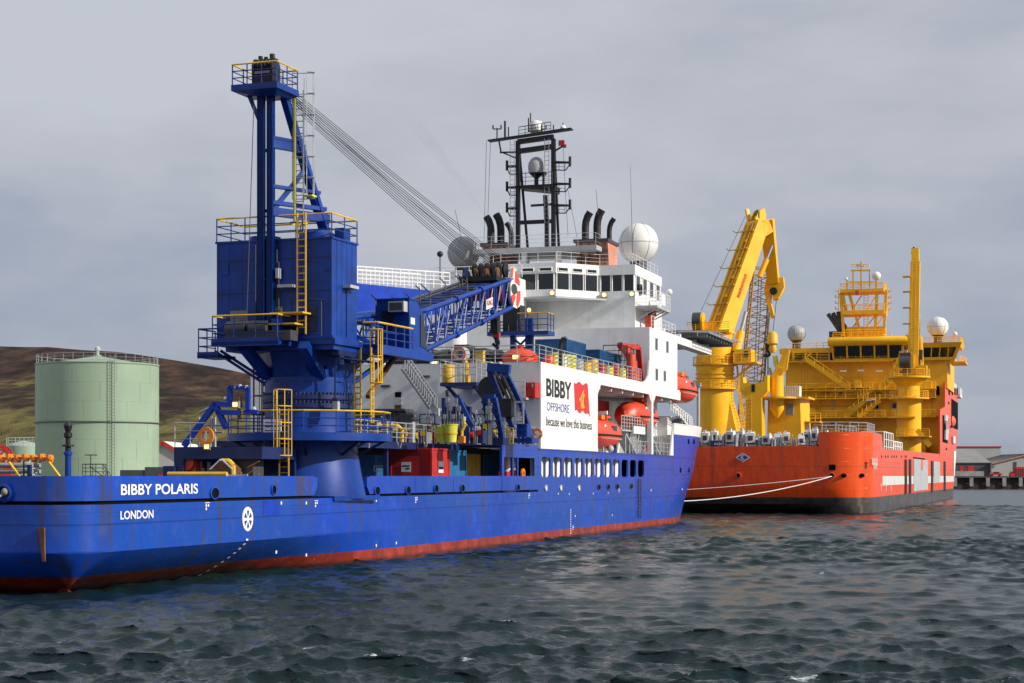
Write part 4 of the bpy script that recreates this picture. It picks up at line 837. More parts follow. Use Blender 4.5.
# platforms round the house
m = MB('crane_blue'); m.box((-4.85, -.7, 10.95), (-3.42, 3.0, 11.12)); m.box((-4.85, -.7, 10.9), (-4.75, 3.0, 11.3)); m.box((-3.6, 3.3, 10.45), (-1.8, 4.5, 10.61)); m.box((-3.6, 3.3, 10.43), (-3.5, 4.5, 10.75))
m.rail([(-3.45, 2.95, 11.12), (-4.8, 2.95, 11.12), (-4.8, -.65, 11.12), (-3.45, -.65, 11.12)], 1.3, 1.1, .035, 2, top='yellow', post='crane_blue'); m.use('crane_blue'); m.rail([(-1.85, 4.45, 10.61), (-3.55, 4.45, 10.61), (-3.55, 3.35, 10.61)], 1.3, 1.0, .035, 2); pf = part('aft_platform', m, crane)
m = MB('dark_grey'); m.lathe((-4.1, 1.9, 11.75), [(.45, -.55), (.45, .55)], 16, 'y'); m.lathe((-4.1, .65, 11.75), [(.45, -.5), (.45, .5)], 16, 'y'); m.cbox((-4.1, .6, 11.4), .8, 3.6, .5); m.use('crane_blue'); m.cbox((-4.0, -.25, 11.7), .5, .4, .9); m.lathe((-4.0, -.3, 12.1), [(.22, -.3), (.22, .3)], 12, 'y')
part('hydraulic_unit', m, pf)
m = MB('crane_blue'); m.box((-.1, -3.9, 11.0), (4.6, -1.4, 11.16)); m.box((-.1, -3.92, 10.72), (7.2, -3.75, 11.2)); m.box((-.1, -3.9, 10.7), (0.0, -1.4, 11.2)); m.box((4.4, -3.9, 10.85), (7.2, -1.5, 11.05)); m.rail([(0, -3.05, 11.16), (0, -3.85, 11.16), (4.5, -3.85, 11.16)], 1.15, 1.0, .04, 2, top='yellow', post='crane_blue'); m.use('yellow'); m.rail([(2.0, -2.6, 11.16), (3.4, -2.6, 11.16)], 1.2, .5, .035, 2); m.box((1.0, -3.6, 11.9), (3.2, -3.45, 12.0)); part('cab_platform', m, crane)
m = MB('crane_blue'); m.box((4.6, -3.6, 11.1), (5.6, -1.7, 13.9)); m.hexa([(5.6, -3.6, 11.1), (7.1, -3.6, 11.0), (7.1, -1.7, 11.0), (5.6, -1.7, 11.1), (5.6, -3.6, 13.9), (6.5, -3.6, 13.3), (6.5, -1.7, 13.3), (5.6, -1.7, 13.9)]); m.box((4.5, -3.65, 13.9), (5.7, -1.65, 13.98)); cab = part('cab', m, crane)
m = MB('glass'); m.hexa([(6.1, -3.64, 11.5), (7.0, -3.64, 11.4), (7.0, -3.58, 11.4), (6.1, -3.58, 11.5), (6.1, -3.64, 13.2), (6.5, -3.64, 13.1), (6.5, -3.58, 13.1), (6.1, -3.58, 13.2)]); part('window', m, cab); m = MB('glass'); m.box((4.56, -2.7, 12.2), (4.6, -2.0, 13.3)); part('window', m, cab)
m = MB('light_grey'); m.cbox((4.35, -3.05, 13.5), .5, .9, .55); m.use('dark_grey'); m.cbox((4.09, -3.05, 13.5), .03, .75, .4); part('air_conditioner', m, cab)
m = MB('letter_white'); m.box((4.75, -3.63, 12.6), (5.3, -3.61, 12.95)); part('notice', m, cab)
m = MB('yellow'); q = CS(373, 390, -.05); m.ladder((-.15, q[1]-.0, 7.2), (-.15, q[1], 11.0), (1, .2, 0), .5, .3, .05, (-.3, -1, 0), .4, .9); m.ladder((-.3, q[1]+.75, 6.7), (-.3, q[1]+.75, 11.0), (0, 1, 0), .35, .28, .05); part('cab_ladder', m, crane)
# --- tower: posts, raking legs, braces, head
tw_ = -3.62; p1, p2 = CS(261.3, 200, tw_)[1], CS(270.8, 200, tw_)[1]
ztop = CS(270, 96, tw_)[2]; zbot = 11.9
tow = None
m = MB('crane_blue')
for p_ in (p1, p2): m.beam((tw_, p_, zbot), (tw_, p_, ztop), .32, .32, (0, 1, 0))
m.bar((tw_-.2, (p1+p2)/2+.03, zbot), (tw_-.2, (p1+p2)/2+.03, ztop), .035, 5)
for z in (14.2, 17.6, 20.6): m.box((tw_-.1, p2, z), (tw_+.1, p1, z+.15)); tow = part('tower_post', m, crane)
m = MB('crane_blue')
lg = []
for k, (px0, px1) in enumerate(((285, 331), (284, 328))):
    a = CS(px0, 97, -2.6-.2*k); b = CS(px1, 226, -.15+.0*k)
    lg.append((a, b)); m.beam(a, (b[0], b[1], z1), .30, .34, (0, 1, 0))
part('raking_leg', m, tow)
m = MB('crane_blue')
def lerp(a, b, u): return tuple(x+(y-x)*u for x, y in zip(a, b))
for y, w_ in ((148, .42), (142, .14), (190, .16), (206, .2), (215, .42)):
    z = CS(270, y, -2.5)[2]; u = (lg[0][0][2]-z)/(lg[0][0][2]-lg[0][1][2]); e_ = lerp(*lg[0], max(0, u)); m.beam((tw_, p2, z), (e_[0], e_[1], z), .3, w_)
m.beam((tw_, p2, CS(270, 213, tw_)[2]), lerp(*lg[0], .52), .16, .22); m.beam((tw_, p1+.75, ztop+.25), (tw_, p1+.1, ztop-1.2), .16, .16)
part('tower_brace', m, tow)
m = MB('crane_blue'); q0, q1 = CS(231, 88, -4.7)[1], CS(277, 85, -4.7)[1]; zp = CS(254, 83.0, -4.7)[2]
m.box((-4.7, q1, zp-.3), (-2.35, q0, zp)); m.hexa([(-4.2, q1+.3, zp-.5), (-2.7, q1+.3, zp-.5), (-2.7, q0-1.1, zp-.5), (-4.2, q0-1.1, zp-.5), (-4.65, q1+.05, zp-.3), (-2.4, q1+.05, zp-.3), (-2.4, q0-.05, zp-.3), (-4.65, q0-.05, zp-.3)])
m.rail([(-2.4, q0-.05, zp), (-4.65, q0-.05, zp), (-4.65, q1+.05, zp), (-2.4, q1+.05, zp), (-2.4, q0-.05, zp)], 1.0, .9, .035, 2, top='yellow', post='crane_blue'); hdp = part('tower_platform', m, tow)
m = MB('black'); c0 = CS(266, 70, -3.4)[1]
for k in range(5): m.lathe((-3.4, c0-.42+.21*k, zp+1.05), [(.42, -.07), (.34, -.03), (.34, .03), (.42, .07)], 20, 'y')
for k in (-.52, .52): m.prism([(-3.8, c0+k-.05, zp), (-3.0, c0+k-.05, zp), (-2.95, c0+k-.05, zp+1.1), (-3.2, c0+k-.05, zp+1.45), (-3.6, c0+k-.05, zp+1.45), (-3.85, c0+k-.05, zp+1.1)], (0, .1, 0))
m.box((-3.8, c0-.5, zp+.05), (-3.0, c0+.5, zp+.8)); m.lathe((-3.4, c0+.3, zp+1.2), [(.12, 0), (.12, .42)], 8); m.lathe((-3.4, c0-.35, zp+1.2), [(.14, 0), (.14, .48)], 8); m.lathe((-3.4, c0, zp+1.2), [(.1, 0), (.1, .36)], 8); m.use('grey'); m.box((-3.86, c0-.4, zp+.65), (-3.82, c0+.4, zp+.78)); part('sheave_block', m, tow)
m = MB('galv'); q = CS(299.5, 150, -2.4)[1]; m.ladder((-2.4, q, z1+.2), (-2.4, q, zp+.0), (0, 1, 0), .42, .3, .035, (.5, -1, 0), .40, .85); part('tower_ladder', m, tow)
m = MB('lime'); q = CS(299.0, 150, -2.42)[1]; m.beam((-2.45, q+.25, z1+1), (-2.45, q+.25, zp), .06, .10, (0, 1, 0)); m.lathe((-2.45, q, z1+.9), [(.40, 0), (.46, 0), (.46, .1), (.40, .1)], 14); m.cbox((-2.2, q-.5, CS(300, 196, -2.4)[2]), .5, .5, .08); part('rest_platform', m, tow)
m = MB('yellow'); q = CS(302, 290, h0-.25)[1]; m.ladder((h0-.3, q, 11.5), (h0-.3, q, z1+1.3), (0, 1, 0), .45, .32, .045)
for px, py in ((281, 325), (289, 314)): c = CS(px, py, h0-.7); m.box((h0-1.0, c[1]-.9, c[2]), (h0-.1, c[1]+.9, c[2]+.08))
part('house_ladder', m, hs)
m = MB('wire'); a, b = CS(254, 101, -4.5), CS(246.5, 326, -4.7); m.tube([a, lerp(a, b, .5), b], .022, 5); part('hanging_line', m, tow)
# --- lattice boom
bx0, bx1 = 1.6, 26.3
def bc(s, zb_, zt_, w0): return [(s, -w0, zb_), (s, w0, zb_), (s, w0, zt_), (s, -w0, zt_)]
secs = [bc(1.6, 11.9, 12.7, 1.5), bc(8.5, 11.2, 13.55, 1.5), bc(11.9, 11.75, 14.0, 1.5), bc(26.3, 15.45, 17.3, 1.5)]
boom = None
m = MB('crane_blue'); m.lattice(secs[0], secs[1], 4, .13, .06); m.lattice(secs[1], secs[2], 2, .15, .07); boom = part('boom', m, crane)
m = MB('crane_blue'); m.lattice(secs[2], secs[3], 9, .15, .055)
for t in (-1.5,):
    n = 10
    for i in range(n): u = i/n; a = lerp(secs[2][0], secs[3][0], u); b = lerp(secs[2][3], secs[3][3], u); c = lerp(secs[2][3], secs[3][3], u+.06); m.bar(a, b, .045, 5); m.bar(a, c, .035, 5)
for u in (.33, .62): [m.bar(lerp(secs[2][k], secs[3][k], u-.012), lerp(secs[2][k], secs[3][k], u+.012), .22, 8) for k in (0, 3)]
part('boom_section', m, boom)
m = MB('dark_grey')
for k in range(12):
    u = k/12; a = lerp(secs[2][3], secs[3][3], u); m.bar((a[0], -.9, a[2]), (a[0], 1.3, a[2]+.02), .05, 4)
m.box((3, .2, 13.0), (10, 1.2, 13.08))
m.idx([lerp(secs[2][3], secs[3][3], .0), lerp(secs[2][3], secs[3][3], .95)], []) if 0 else None
a, b = lerp(secs[2][2], secs[3][2], 0), lerp(secs[2][2], secs[3][2], .95)
for d in (-.2, -.8): m.bar((a[0], a[1]+d, a[2]+.1), (b[0], b[1]+d, b[2]+.1), .07, 4)
part('boom_walkway', m, boom)
m = MB('dark_grey')
for px, py in ((347, 296), (365, 303), (377, 298), (395, 292), (412, 285), (417, 288), (432, 290), (437, 283), (452, 276), (455, 280), (460, 282)):
    s = 4.5+(px-340)*.16; t = .6 if py < 290 else -1.2; zc = 13.1+.17*max(0, s-8)*1.15; m.tube([(s, t, zc), (s, t, zc+1.0), (s-.25, t+.2, zc+1.25)], .04, 4)
part('sheave_guide', m, boom)
# boom tip: chequered plates, sheaves
tipz = lambda px, py: CR.T(px, py, -1.62)
m = MB('white'); o = [tipz(*p) for p in ((510.5, 283), (511.5, 268), (514, 266.5), (516.5, 272), (519.5, 281), (520.5, 295), (520, 306), (517, 308.5), (513, 306.5), (510.8, 296))]
m.prism(o, (0, .12, 0)); tip = part('tip_plate', m, boom)
m = MB('boat_red')
def tri(*pp): m.prism([(a[0], -1.645, a[2]) for a in (tipz(*p) for p in pp)], (0, .02, 0))
tri((510.6, 283), (511.5, 268), (513.6, 266.8), (512.2, 279)); tri((515.2, 270.5), (516.5, 272.2), (519.3, 281), (519.6, 286), (514.6, 282)); tri((510.9, 296), (514.5, 292), (515.4, 297), (513, 306), (512.4, 304)); tri((516.8, 291), (520.2, 291), (520.2, 299), (517.6, 308), (516, 304)); part('red_stripe', m, tip)
c = tipz(514, 289); m = MB('dark_grey'); m.lathe((c[0], -1.66, c[2]), [(.0001, 0), (.34, 0), (.34, .05)], 20, 'y', sy=1.6); part('tip_hole', m, tip)
m = MB('navy'); o2 = [(p[0]-.9, 1.3, p[2]) for p in o]; m.prism(o2, (0, .12, 0)); part('tip_plate', m, boom)
m = MB('black')
for k in range(6): m.lathe((26.2, -1.1+.42*k, 17.9), [(.50, -.06), (.42, -.03), (.42, .03), (.50, .06)], 18, 'y')
for k in range(4): m.lathe((27.4, -1.0+.6*k, 16.4), [(.8, -.12), (.66, -.03), (.66, .03), (.8, .12)], 18, 'y')
m.box((24, -1.3, 17.0), (26.8, 1.3, 17.3)); m.use('rust')
for k in range(3): m.lathe((25.3, -.9+.75*k, 17.62), [(.34, -.05), (.26, 0), (.34, .05)], 14, 'y')
m.use('red')
m.box((25.6, -1.1, 15.9), (26.2, 1.1, 16.6)); part('tip_sheaves', m, boom)
m = MB('letter_white'); a = CR.T(486.5, 310, -1.75); b = CR.T(493, 297, -1.75); m.hexa([(a[0], -1.74, a[2]), (b[0], -1.74, a[2]+.3), (b[0], -1.70, a[2]+.3), (a[0], -1.70, a[2]), (a[0], -1.74, b[2]-.3), (b[0], -1.74, b[2]), (b[0], -1.70, b[2]), (a[0], -1.70, b[2]-.3)]); sg = part('sign_board', m, boom)
words('KING', sg, (a[0]+.1, -1.76, a[2]+.28), (1, 0, .12), (0, 0, 1), b[0]-a[0]-.2, .34, 'red', .01)
# ropes from tower head to boom tip
m = MB('wire'); k = 0
for g, (zo, to) in enumerate(((1.15, .3), (.75, .1), (.55, -.1), (.12, -.3))):
    for j in range(3):
        a = (-2.9, c0+to+.07*j, zp+zo-.06*j); b = (25.6, -1.1+.42*g+.14*j, 18.55-(0, .42, .58, .85)[g]-.05*j); md = lerp(a, b, .5); m.tube([a, (md[0], md[1], md[2]-.10), b], .021, 4)
part('luffing_rope', m, crane)
# hook block hanging below the tip
m = MB('black'); m.bar((27.3, 0, 13.2), (27.3, 0, 16.2), .05, 5); m.cbox((27.3, 0, 14.3), .6, .5, .9); m.lathe((27.3, 0, 14.9), [(.4, -.2), (.4, .2)], 14, 'y'); m.use('red'); m.cbox((27.3, -.1, 13.75), .35, .4, .3); m.use('black'); m.tube([(27.3, 0, 13.6), (27.3, -.25, 13.3), (27.3, -.05, 13.0), (27.3, .2, 13.2)], .1, 7); part('hook_block', m, crane)
# ================================================================ THINGS ON THE BLUE SHIP
def T(px, py, t): return A.T(px, py, t)
def container(label, s0, s1, t0, t1, z0, z1, mat, group=None, notices=(), name='container', cat='container', ribs=True):
    t = thing(name, label, cat, A, ((s0+s1)/2, (t0+t1)/2, z0), group)
    m = MB(mat); m.box((s0+.05, t0+.05, z0+.1), (s1-.05, t1-.05, z1-.06))
    if ribs:
        n = int((s1-s0)/.28); [m.box((s0+.15+.28*k, t0+.02, z0+.18), (s0+.27+.28*k, t0+.05, z1-.18)) for k in range(n)]
        n = int((t1-t0)/.28); [m.box((s0+.02, t0+.15+.28*k, z0+.18), (s0+.05, t0+.27+.28*k, z1-.18)) for k in range(n)]
    b = part('body', m, t)
    m = MB(mat); e = .12
    for s in (s0, s1-e):
        for q in (t0, t1-e): m.box((s, q, z0), (s+e, q+e, z1))
    for z in (z0, z1-e):
        for q in (t0, t1-e): m.box((s0+e, q+.004, z+.002), (s1-e, q+e-.004, z+e-.002))
        for s in (s0, s1-e): m.box((s+.004, t0+e, z+.002), (s+e-.004, t1-e, z+e-.002))
    part('frame', m, t)
    for (face, a, bq, c, d) in notices:                       # white notices: face, offsets along and up
        m = MB('letter_white')
        if face == 's': m.box((a, t0+.0, c), (bq, t0+.015, d))
        else: m.box((s0+.0, a, c), (s0+.015, bq, d))
        m.use('letter_dark'); mid = (c+d)/2
        if face == 's': m.box((a+.06, t0-.006, mid-.12), (bq-.06, t0-.002, mid+.02))
        else: m.box((s0-.006, a+.06, mid+.02), (s0-.002, bq-.06, mid+.10)); m.box((s0-.006, a+.06, mid-.14), (s0-.002, bq-.3, mid-.06))
        part('notice', m, t)
    return t
zc = 3.42
c1 = T(432, 448, 2.0); s0 = c1[0]; tl = A.S(389.5, 450, s0)[1]; c1r = T(450, 448, 2.0)[0]
red = container('red container with white notices behind the ship rail', s0, c1r, 2.0, tl, zc, 6.2, 'red', None, [('t', 2.0+(tl-2.0)*.50, 2.0+(tl-2.0)*.72, 4.75, 5.35), ('s', s0+1.2, s0+2.1, 4.7, 5.4)], ribs=False)
tl2 = A.S(360, 458, s0-2)[1]
container('light blue container with white lettered panel left of the red container', s0-2, s0+2.5, tl+.15, tl2, zc, 5.75, 'cyan_box', None, [])
a = A.S(374, 466, s0-2); b = A.S(386.5, 471, s0-2); m = MB('letter_white')
for p, q in (((a[1], a[2]), (b[1], a[2])), ((b[1], a[2]), (b[1], b[2])), ((b[1], b[2]), (a[1], b[2])), ((a[1], b[2]), (a[1], a[2]))): m.bar((s0-2.01, p[0], p[1]), (s0-2.01, q[0], q[1]), .025, 4)
for k in range(4): y = b[1]+(a[1]-b[1])*(.22+.16*k); m.box((s0-2.02, y, b[2]+.12), (s0-2.005, y+.10, a[2]-.1))
lb = [o for o in bpy.data.objects if o.get('label', '').startswith('light blue container')][0]; part('panel', m, lb)
c2 = T(466.5, 452, 2.4)[0]; container('bright blue container right of the red container', c1r+.3, c2, 2.4, 5, zc, 6.15, 'cyan_box', None, ribs=False)
c3, c4 = T(467, 458, 2.6)[0], T(480.5, 458, 2.6)[0]; container('yellow ribbed container between two blue containers', c3, c4, 2.6, 5, zc, 5.95, 'yellow')
c5, c6 = T(483, 458, 2.8)[0], T(500, 458, 2.8)[0]; container('dull blue container next to the yellow container', c5, c6, 2.8, 5.2, zc, 5.95, 'box_blue')
# --- intermediate deck above the containers, its edge and railing
m = MB('navy'); m.box((27.5, 3.0, 6.18), (46.25, 11.0, 6.48)); m.box((27.5, 2.9, 6.1), (46.25, 3.05, 6.52))
for s in (28, 34, 40, 45.6): m.box((s, 3.2, 3.3), (s+.25, 3.45, 6.2)); m.box((s, 10.6, 3.3), (s+.25, 10.9, 6.2))
part('equipment_deck', m, shipA)
m = MB('dark_grey'); m.box((46.2, 5.6, 3.3), (46.3, 21.8, 6.2)); m.box((54.0, 2, 6.4), (55, 2.4, 7.2)); part('inner_bulkhead', m, shipA)
m = MB('galv'); m.rail([(27.6, 3.1, 6.5), (46.2, 3.1, 6.5), (46.2, .3, 6.64), (54.9, .3, 6.64)], 1.15, 1.6, .032, 3); part('deck_railing', m, shipA)
m = MB('galv'); m.rail([(55.2, 12.9, 12.42), (55.2, .1, 12.42), (70, .1, 12.42), (86.5, .1, 12.5)], 1.15, 1.6, .032, 3); m.rail([(55.2, 21.8, 12.42), (55.2, 12.9, 12.42)], 1.15, 1.6, .032, 3); part('upper_railing', m, shipA)
# dark machinery strip at the foot of the aft wall and small fittings on the wall
m = MB('dark_grey'); m.box((53.6, 9.3, 8.3), (55.0, 20, 9.05))
for k in range(26): m.beam((53.55, 9.5+.4*k, 8.35), (53.55, 9.75+.4*k, 9.0), .05, .1, (0, 1, 0))
m.box((53.3, 9.3, 9.05), (55.0, 21, 9.2)); part('cable_tray', m, shipA)
def WS(px, py, s=55.0): return A.S(px, py, s)
m = MB('void'); a, b = WS(395, 392), WS(401, 397.5); m.box((54.98, b[1], b[2]), (55.06, a[1], a[2])); m.use('rust'); a, b = WS(394.5, 398), WS(401, 413); m.box((55.02, b[1], b[2]), (55.045, a[1], a[2])); m.use('light_grey'); a, b = WS(394, 397.5), WS(402, 405); m.box((54.95, b[1], b[2]), (55.03, a[1], a[2]))
m.use('dark_grey')
for x0, y0, x1, y1 in ((422, 375.5, 430, 377), (381, 385, 390, 387), (446, 390, 448, 396)): a, b = WS(x0, y0), WS(x1, y1); m.box((54.9, b[1], b[2]), (55.06, a[1], a[2]))
part('wall_vent', m, shipA)
# red cabinet on a small ledge
a, b = WS(525, 382.5, 53.6), WS(535, 397.5, 53.6); t = thing('locker', 'red steel locker on the ledge beside the lettered white wall', 'locker', A, (54, (a[1]+b[1])/2, b[2]))
m = MB('red'); m.box((53.6, b[1], b[2]), (54.95, a[1], a[2])); part('body', m, t); m = MB('red'); m.box((53.56, b[1]+.08, b[2]+.1), (53.59, a[1]-.08, a[2]-.1)); d_ = part('door', m, t); m = MB('light_grey'); m.box((53.53, b[1]+.14, b[2]+.7), (53.56, b[1]+.2, b[2]+.95)); part('handle', m, d_)
m = MB('light_grey'); m.box((53.0, .4, b[2]-.16), (55.0, a[1]+2.4, b[2]-.01)); m.rail([(53.1, a[1]+2.3, b[2]), (53.1, .5, b[2])], 1.1, 1.2, .03); part('ledge', m, shipA)
# inclined lattice gangway on the wall
t = thing('gangway', 'grey lattice gangway sloping down in front of the white aft wall', 'gangway', A, A.S(432, 412, 49))
a, b = A.S(403, 369, 50.5), A.S(433, 412, 48.5); m = MB('galv')
for dz in (0, 1.0):
    for ds in (0, .8): m.bar((a[0]+ds, a[1], a[2]+dz), (b[0]+ds, b[1], b[2]+dz), .05, 5)
for k in range(14):
    u, v = k/14, (k+1)/14
    for ds in (0, .8): p = lerp(a, b, u); q = lerp(a, b, v); m.bar((p[0]+ds, p[1], p[2]), (q[0]+ds, q[1], q[2]+1), .03, 4); m.bar((q[0]+ds, q[1], q[2]), (q[0]+ds, q[1], q[2]+1), .03, 4)
    m.bar((p[0], p[1], p[2]), (p[0]+.8, p[1], p[2]), .03, 4)
part('truss', m, t); m = MB('dark_grey'); m.beam((a[0]+.4, a[1], a[2]), (b[0]+.4, b[1], b[2]), .7, .05); part('steps', m, t); m = MB('light_grey'); m.cbox((b[0]+.4, b[1], b[2]), .9, .6, .5); part('end_roller', m, t)
# bracketed platform with yellow drum
t = thing('side_platform', 'small blue bracketed platform with rails on the white aft wall', 'platform', A, A.S(457, 382, 52))
a, b = A.S(440, 380, 50.5), A.S(476, 382, 50.5); m = MB('navy'); m.box((50.5, b[1], b[2]-.25), (54.98, a[1], b[2])); m.beam((51, a[1]-.3, b[2]-.2), (54.9, a[1]-1.0, b[2]-2.2), .18, .18); m.beam((51, b[1]+.3, b[2]-.2), (54.9, b[1]-.3, b[2]-2.4), .18, .18); part('deck', m, t)
m = MB('galv'); m.rail([(54.9, a[1], b[2]), (50.6, a[1], b[2]), (50.6, b[1], b[2]), (54.9, b[1], b[2])], 1.5, 1.0, .03); part('railing', m, t)
def drum(name, label, c, r, h, mat, group=None, lid=None):
    t = thing(name, label, 'drum' if 'drum' in name else 'bin', A, c, group)
    m = MB(mat); m.lathe(c, [(r*.94, 0), (r, .05), (r, h*.33), (r*1.03, h*.34), (r, h*.36), (r, h*.66), (r*1.03, h*.67), (r, h*.69), (r, h*.97), (r*.9, h), (.0001, h)], 18); part('barrel', m, t)
    if lid: m = MB(lid); m.lathe((c[0], c[1], c[2]+h), [(r*.8, 0), (r*.8, .05), (.0001, .06)], 16); part('lid', m, t)
    return t
c = A.S(448.5, 379, 51.5); drum('yellow_drum', 'yellow drum standing on the small bracketed platform', (51.5, c[1], b[2]), .42, 1.25, 'yellow')
m = MB('yellow'); c = A.S(466.5, 377, 51.8); m.tube([(51.8, c[1], b[2]), (51.8, c[1], b[2]+1.3), (51.9, c[1]+.2, b[2]+1.6)], .16, 8); m.cbox((51.8, c[1], b[2]+.3), .5, .4, .6); solo('bollard_post', 'yellow post with bent top on the small bracketed platform', 'post', m, A, (51.8, c[1], b[2]))
# equipment on the intermediate deck (z 6.5)
ZD = 6.49
for px, lab in ((441, 'yellow tapered bin on the equipment deck below the platform'), (450.5, 'larger yellow tapered bin right beside a smaller one')):
    c = A.S(px, 444, 36); k = .78 if px < 445 else .88; t = thing('yellow_bin', lab, 'bin', A, (36, c[1], ZD), 'yellow bins on the equipment deck')
    m = MB('lime'); m.lathe((36, c[1], ZD), [(.38*k, 0), (.50*k, 1.15*k), (.54*k, 1.16*k), (.54*k, 1.22*k), (.44*k, 1.22*k), (.36*k, .2)], 20); part('body', m, t); m = MB('yellow'); m.lathe((36, c[1], ZD+.6*k), [(.44*k, -.05), (.475*k, -.05), (.485*k, .05), (.45*k, .05)], 20); part('hoop', m, t)
t = thing('pipe_manifold', 'yellow pipe bend on the equipment deck behind the crane walkway', 'pipe', A, A.S(400, 444, 38)); m = MB('yellow'); c = A.S(402, 444, 38)
m.tube([(38, c[1]+1.6, ZD+1.05), (38, c[1]+.3, ZD+1.05), (38, c[1], ZD+.8), (38, c[1], ZD)], .13, 10); part('pipe', m, t); m = MB('yellow'); m.tube([(38.5, c[1]+1.6, ZD+.8), (38.5, c[1]-.5, ZD+.8), (38.5, c[1]-.6, ZD+.3)], .10, 8); part('lower_pipe', m, t); m = MB('galv')
for d in (-.6, .8, 1.6): m.lathe((38.2, c[1]+d, ZD), [(.16, 0), (.16, 1.3)], 10)
part('support', m, t)
c = A.S(462, 444, 38); t = thing('valve_stand', 'yellow bent valve stand right of the yellow bins', 'valve', A, (38, c[1], ZD)); m = MB('yellow'); m.tube([(38, c[1], ZD), (38, c[1], ZD+.7), (38, c[1]-.2, ZD+1.1), (38, c[1]-.1, ZD+1.3)], .09, 8); part('stem', m, t); m = MB('orange'); m.cbox((38, c[1], ZD+.2), .35, .35, .4); part('base', m, t); m = MB('light_grey'); m.lathe((38, c[1]-.1, ZD+1.32), [(.14, 0), (.14, .25)], 10); part('cap', m, t)
# blue winch frame
c0_, c1_ = A.S(442, 0, 42), A.S(470, 0, 42); t = thing('deck_winch', 'blue steel deck winch on the equipment deck before the white wall', 'winch', A, (42, c0_[1], ZD))
m = MB('navy'); m.box((42, c1_[1], ZD+1.4), (42.4, c0_[1], ZD+2.35)); m.box((41.9, c0_[1]-.2, ZD), (42.3, c0_[1], ZD+2.9)); m.box((41.9, c1_[1], ZD), (42.3, c1_[1]+.25, ZD+1.4)); part('frame', m, t)
m = MB('crane_blue'); q = A.S(465, 405, 41.5); m.beam((41.5, q[1]-.4, ZD+1.2), (41.5, q[1]+.5, ZD+3.0), .26, .24, (1, 0, 0)); m.cbox((41.6, q[1]-.3, ZD+.6), .6, .6, 1.2); part('arm', m, t)
m = MB('dark_grey'); m.lathe((41.8, (c0_[1]+c1_[1])/2, ZD+.8), [(.55, -.7), (.55, .7)], 18, 'y'); part('drum', m, t)
m = MB('galv')
for k in range(7): y = c1_[1]+.3+(c0_[1]-c1_[1]-.5)*k/7; m.bar((41.4, y, ZD), (41.4, y, ZD+1.6+.5*(k % 3)), .06, 5); m.cbox((41.4, y, ZD+1.7+.5*(k % 3)), .2, .2, .3)
part('pipework', m, t)
# more machinery packed on the equipment deck
rg = random.Random(21)
names = (('hydraulic power pack', 'power_pack', 'machine'), ('valve cabinet', 'valve_cabinet', 'cabinet'), ('hose rack', 'hose_rack', 'rack'), ('pump skid', 'pump_skid', 'machine'), ('cable drum', 'cable_drum', 'drum'))
for k, (px, s_, w_, h_, mt, kind) in enumerate(((382, 41, 1.1, 1.3, 'grey', 0), (391, 43, .8, 1.7, 'navy', 1), (413, 42, 1.2, 1.5, 'dark_grey', 2), (422, 39, .9, 1.0, 'grey', 3), (430, 43, 1.0, 1.9, 'navy', 1), (436, 40.5, .8, .9, 'dark_grey', 4), (472, 43, .9, 1.6, 'grey', 2), (478, 40, .9, 1.1, 'navy', 3), (484, 44, .8, 1.9, 'dark_grey', 1), (500, 47.5, .9, 1.4, 'grey', 0), (526, 52, .8, 1.5, 'navy', 4))):
    c = A.S(px, 444, s_); x, y = s_, c[1]; nm = names[kind]; near = ('beside the crane walkway', 'behind the yellow pipe bend', 'under the lattice gangway', 'just left of the yellow bins', 'behind the yellow bins', 'touching the smaller yellow bin', 'right of the yellow valve stand', 'in front of the small launch frame', 'behind the small launch frame', 'between the two launch frames', 'under the large launch frame')[k]
    zb2 = ZD if s_ < 46 else 6.66
    t = thing(nm[1], {'grey': 'grey', 'navy': 'dark blue', 'dark_grey': 'black'}[mt]+' '+nm[0]+' '+near+' on the equipment deck', nm[2], A, (x, y, zb2))
    m = MB(mt); m.cbox((x, y, zb2+h_*.35), .9, w_, h_*.7)
    for d in (-.5, .5): m.beam((x-.5, y+d*w_, zb2), (x-.5, y+d*w_, zb2+h_), .07, .07, (1, 0, 0))
    m.beam((x-.5, y-.5*w_, zb2+h_), (x-.5, y+.5*w_, zb2+h_), .07, .07); part('body', m, t)
    m = MB('galv')
    for j in range(4): yy = y+(rg.random()-.5)*w_; m.tube([(x-.52, yy, zb2), (x-.52, yy, zb2+h_*rg.uniform(.5, 1.2)), (x-.3, yy+rg.uniform(-.4, .4), zb2+h_*rg.uniform(.6, 1.2))], .035, 5)
    part('pipework', m, t)
    m = MB(rg.choice(['yellow', 'red', 'light_grey', 'orange', 'black'])); m.lathe((x-.55, y+.2*w_, zb2+h_*.45), [(.05, -.1), (.2, -.1), (.2, .1), (.05, .1)], 12, 'y'); m.cbox((x-.5, y-.25*w_, zb2+h_*.6), .12, .25, .3); part('gauge', m, t)
m = MB('rope'); 
for px0, px1, dz in ((366, 392, .35), (398, 420, .3), (424, 446, .25)): a, b = A.S(px0, 446, 26.9), A.S(px1, 446, 31); m.tube([tuple((1-u)*p+u*q-(4*dz*u*(1-u) if i == 2 else 0) for i, (p, q) in enumerate(zip((27.4+0*px0, a[1], 6.3), (27.4, b[1], 6.35)))) for u in [j/8 for j in range(9)]], .035, 5)
solo('slack_rope', 'pale slack ropes looped along the edge of the equipment deck', 'rope', m, A, (27.4, 5, 6.3))
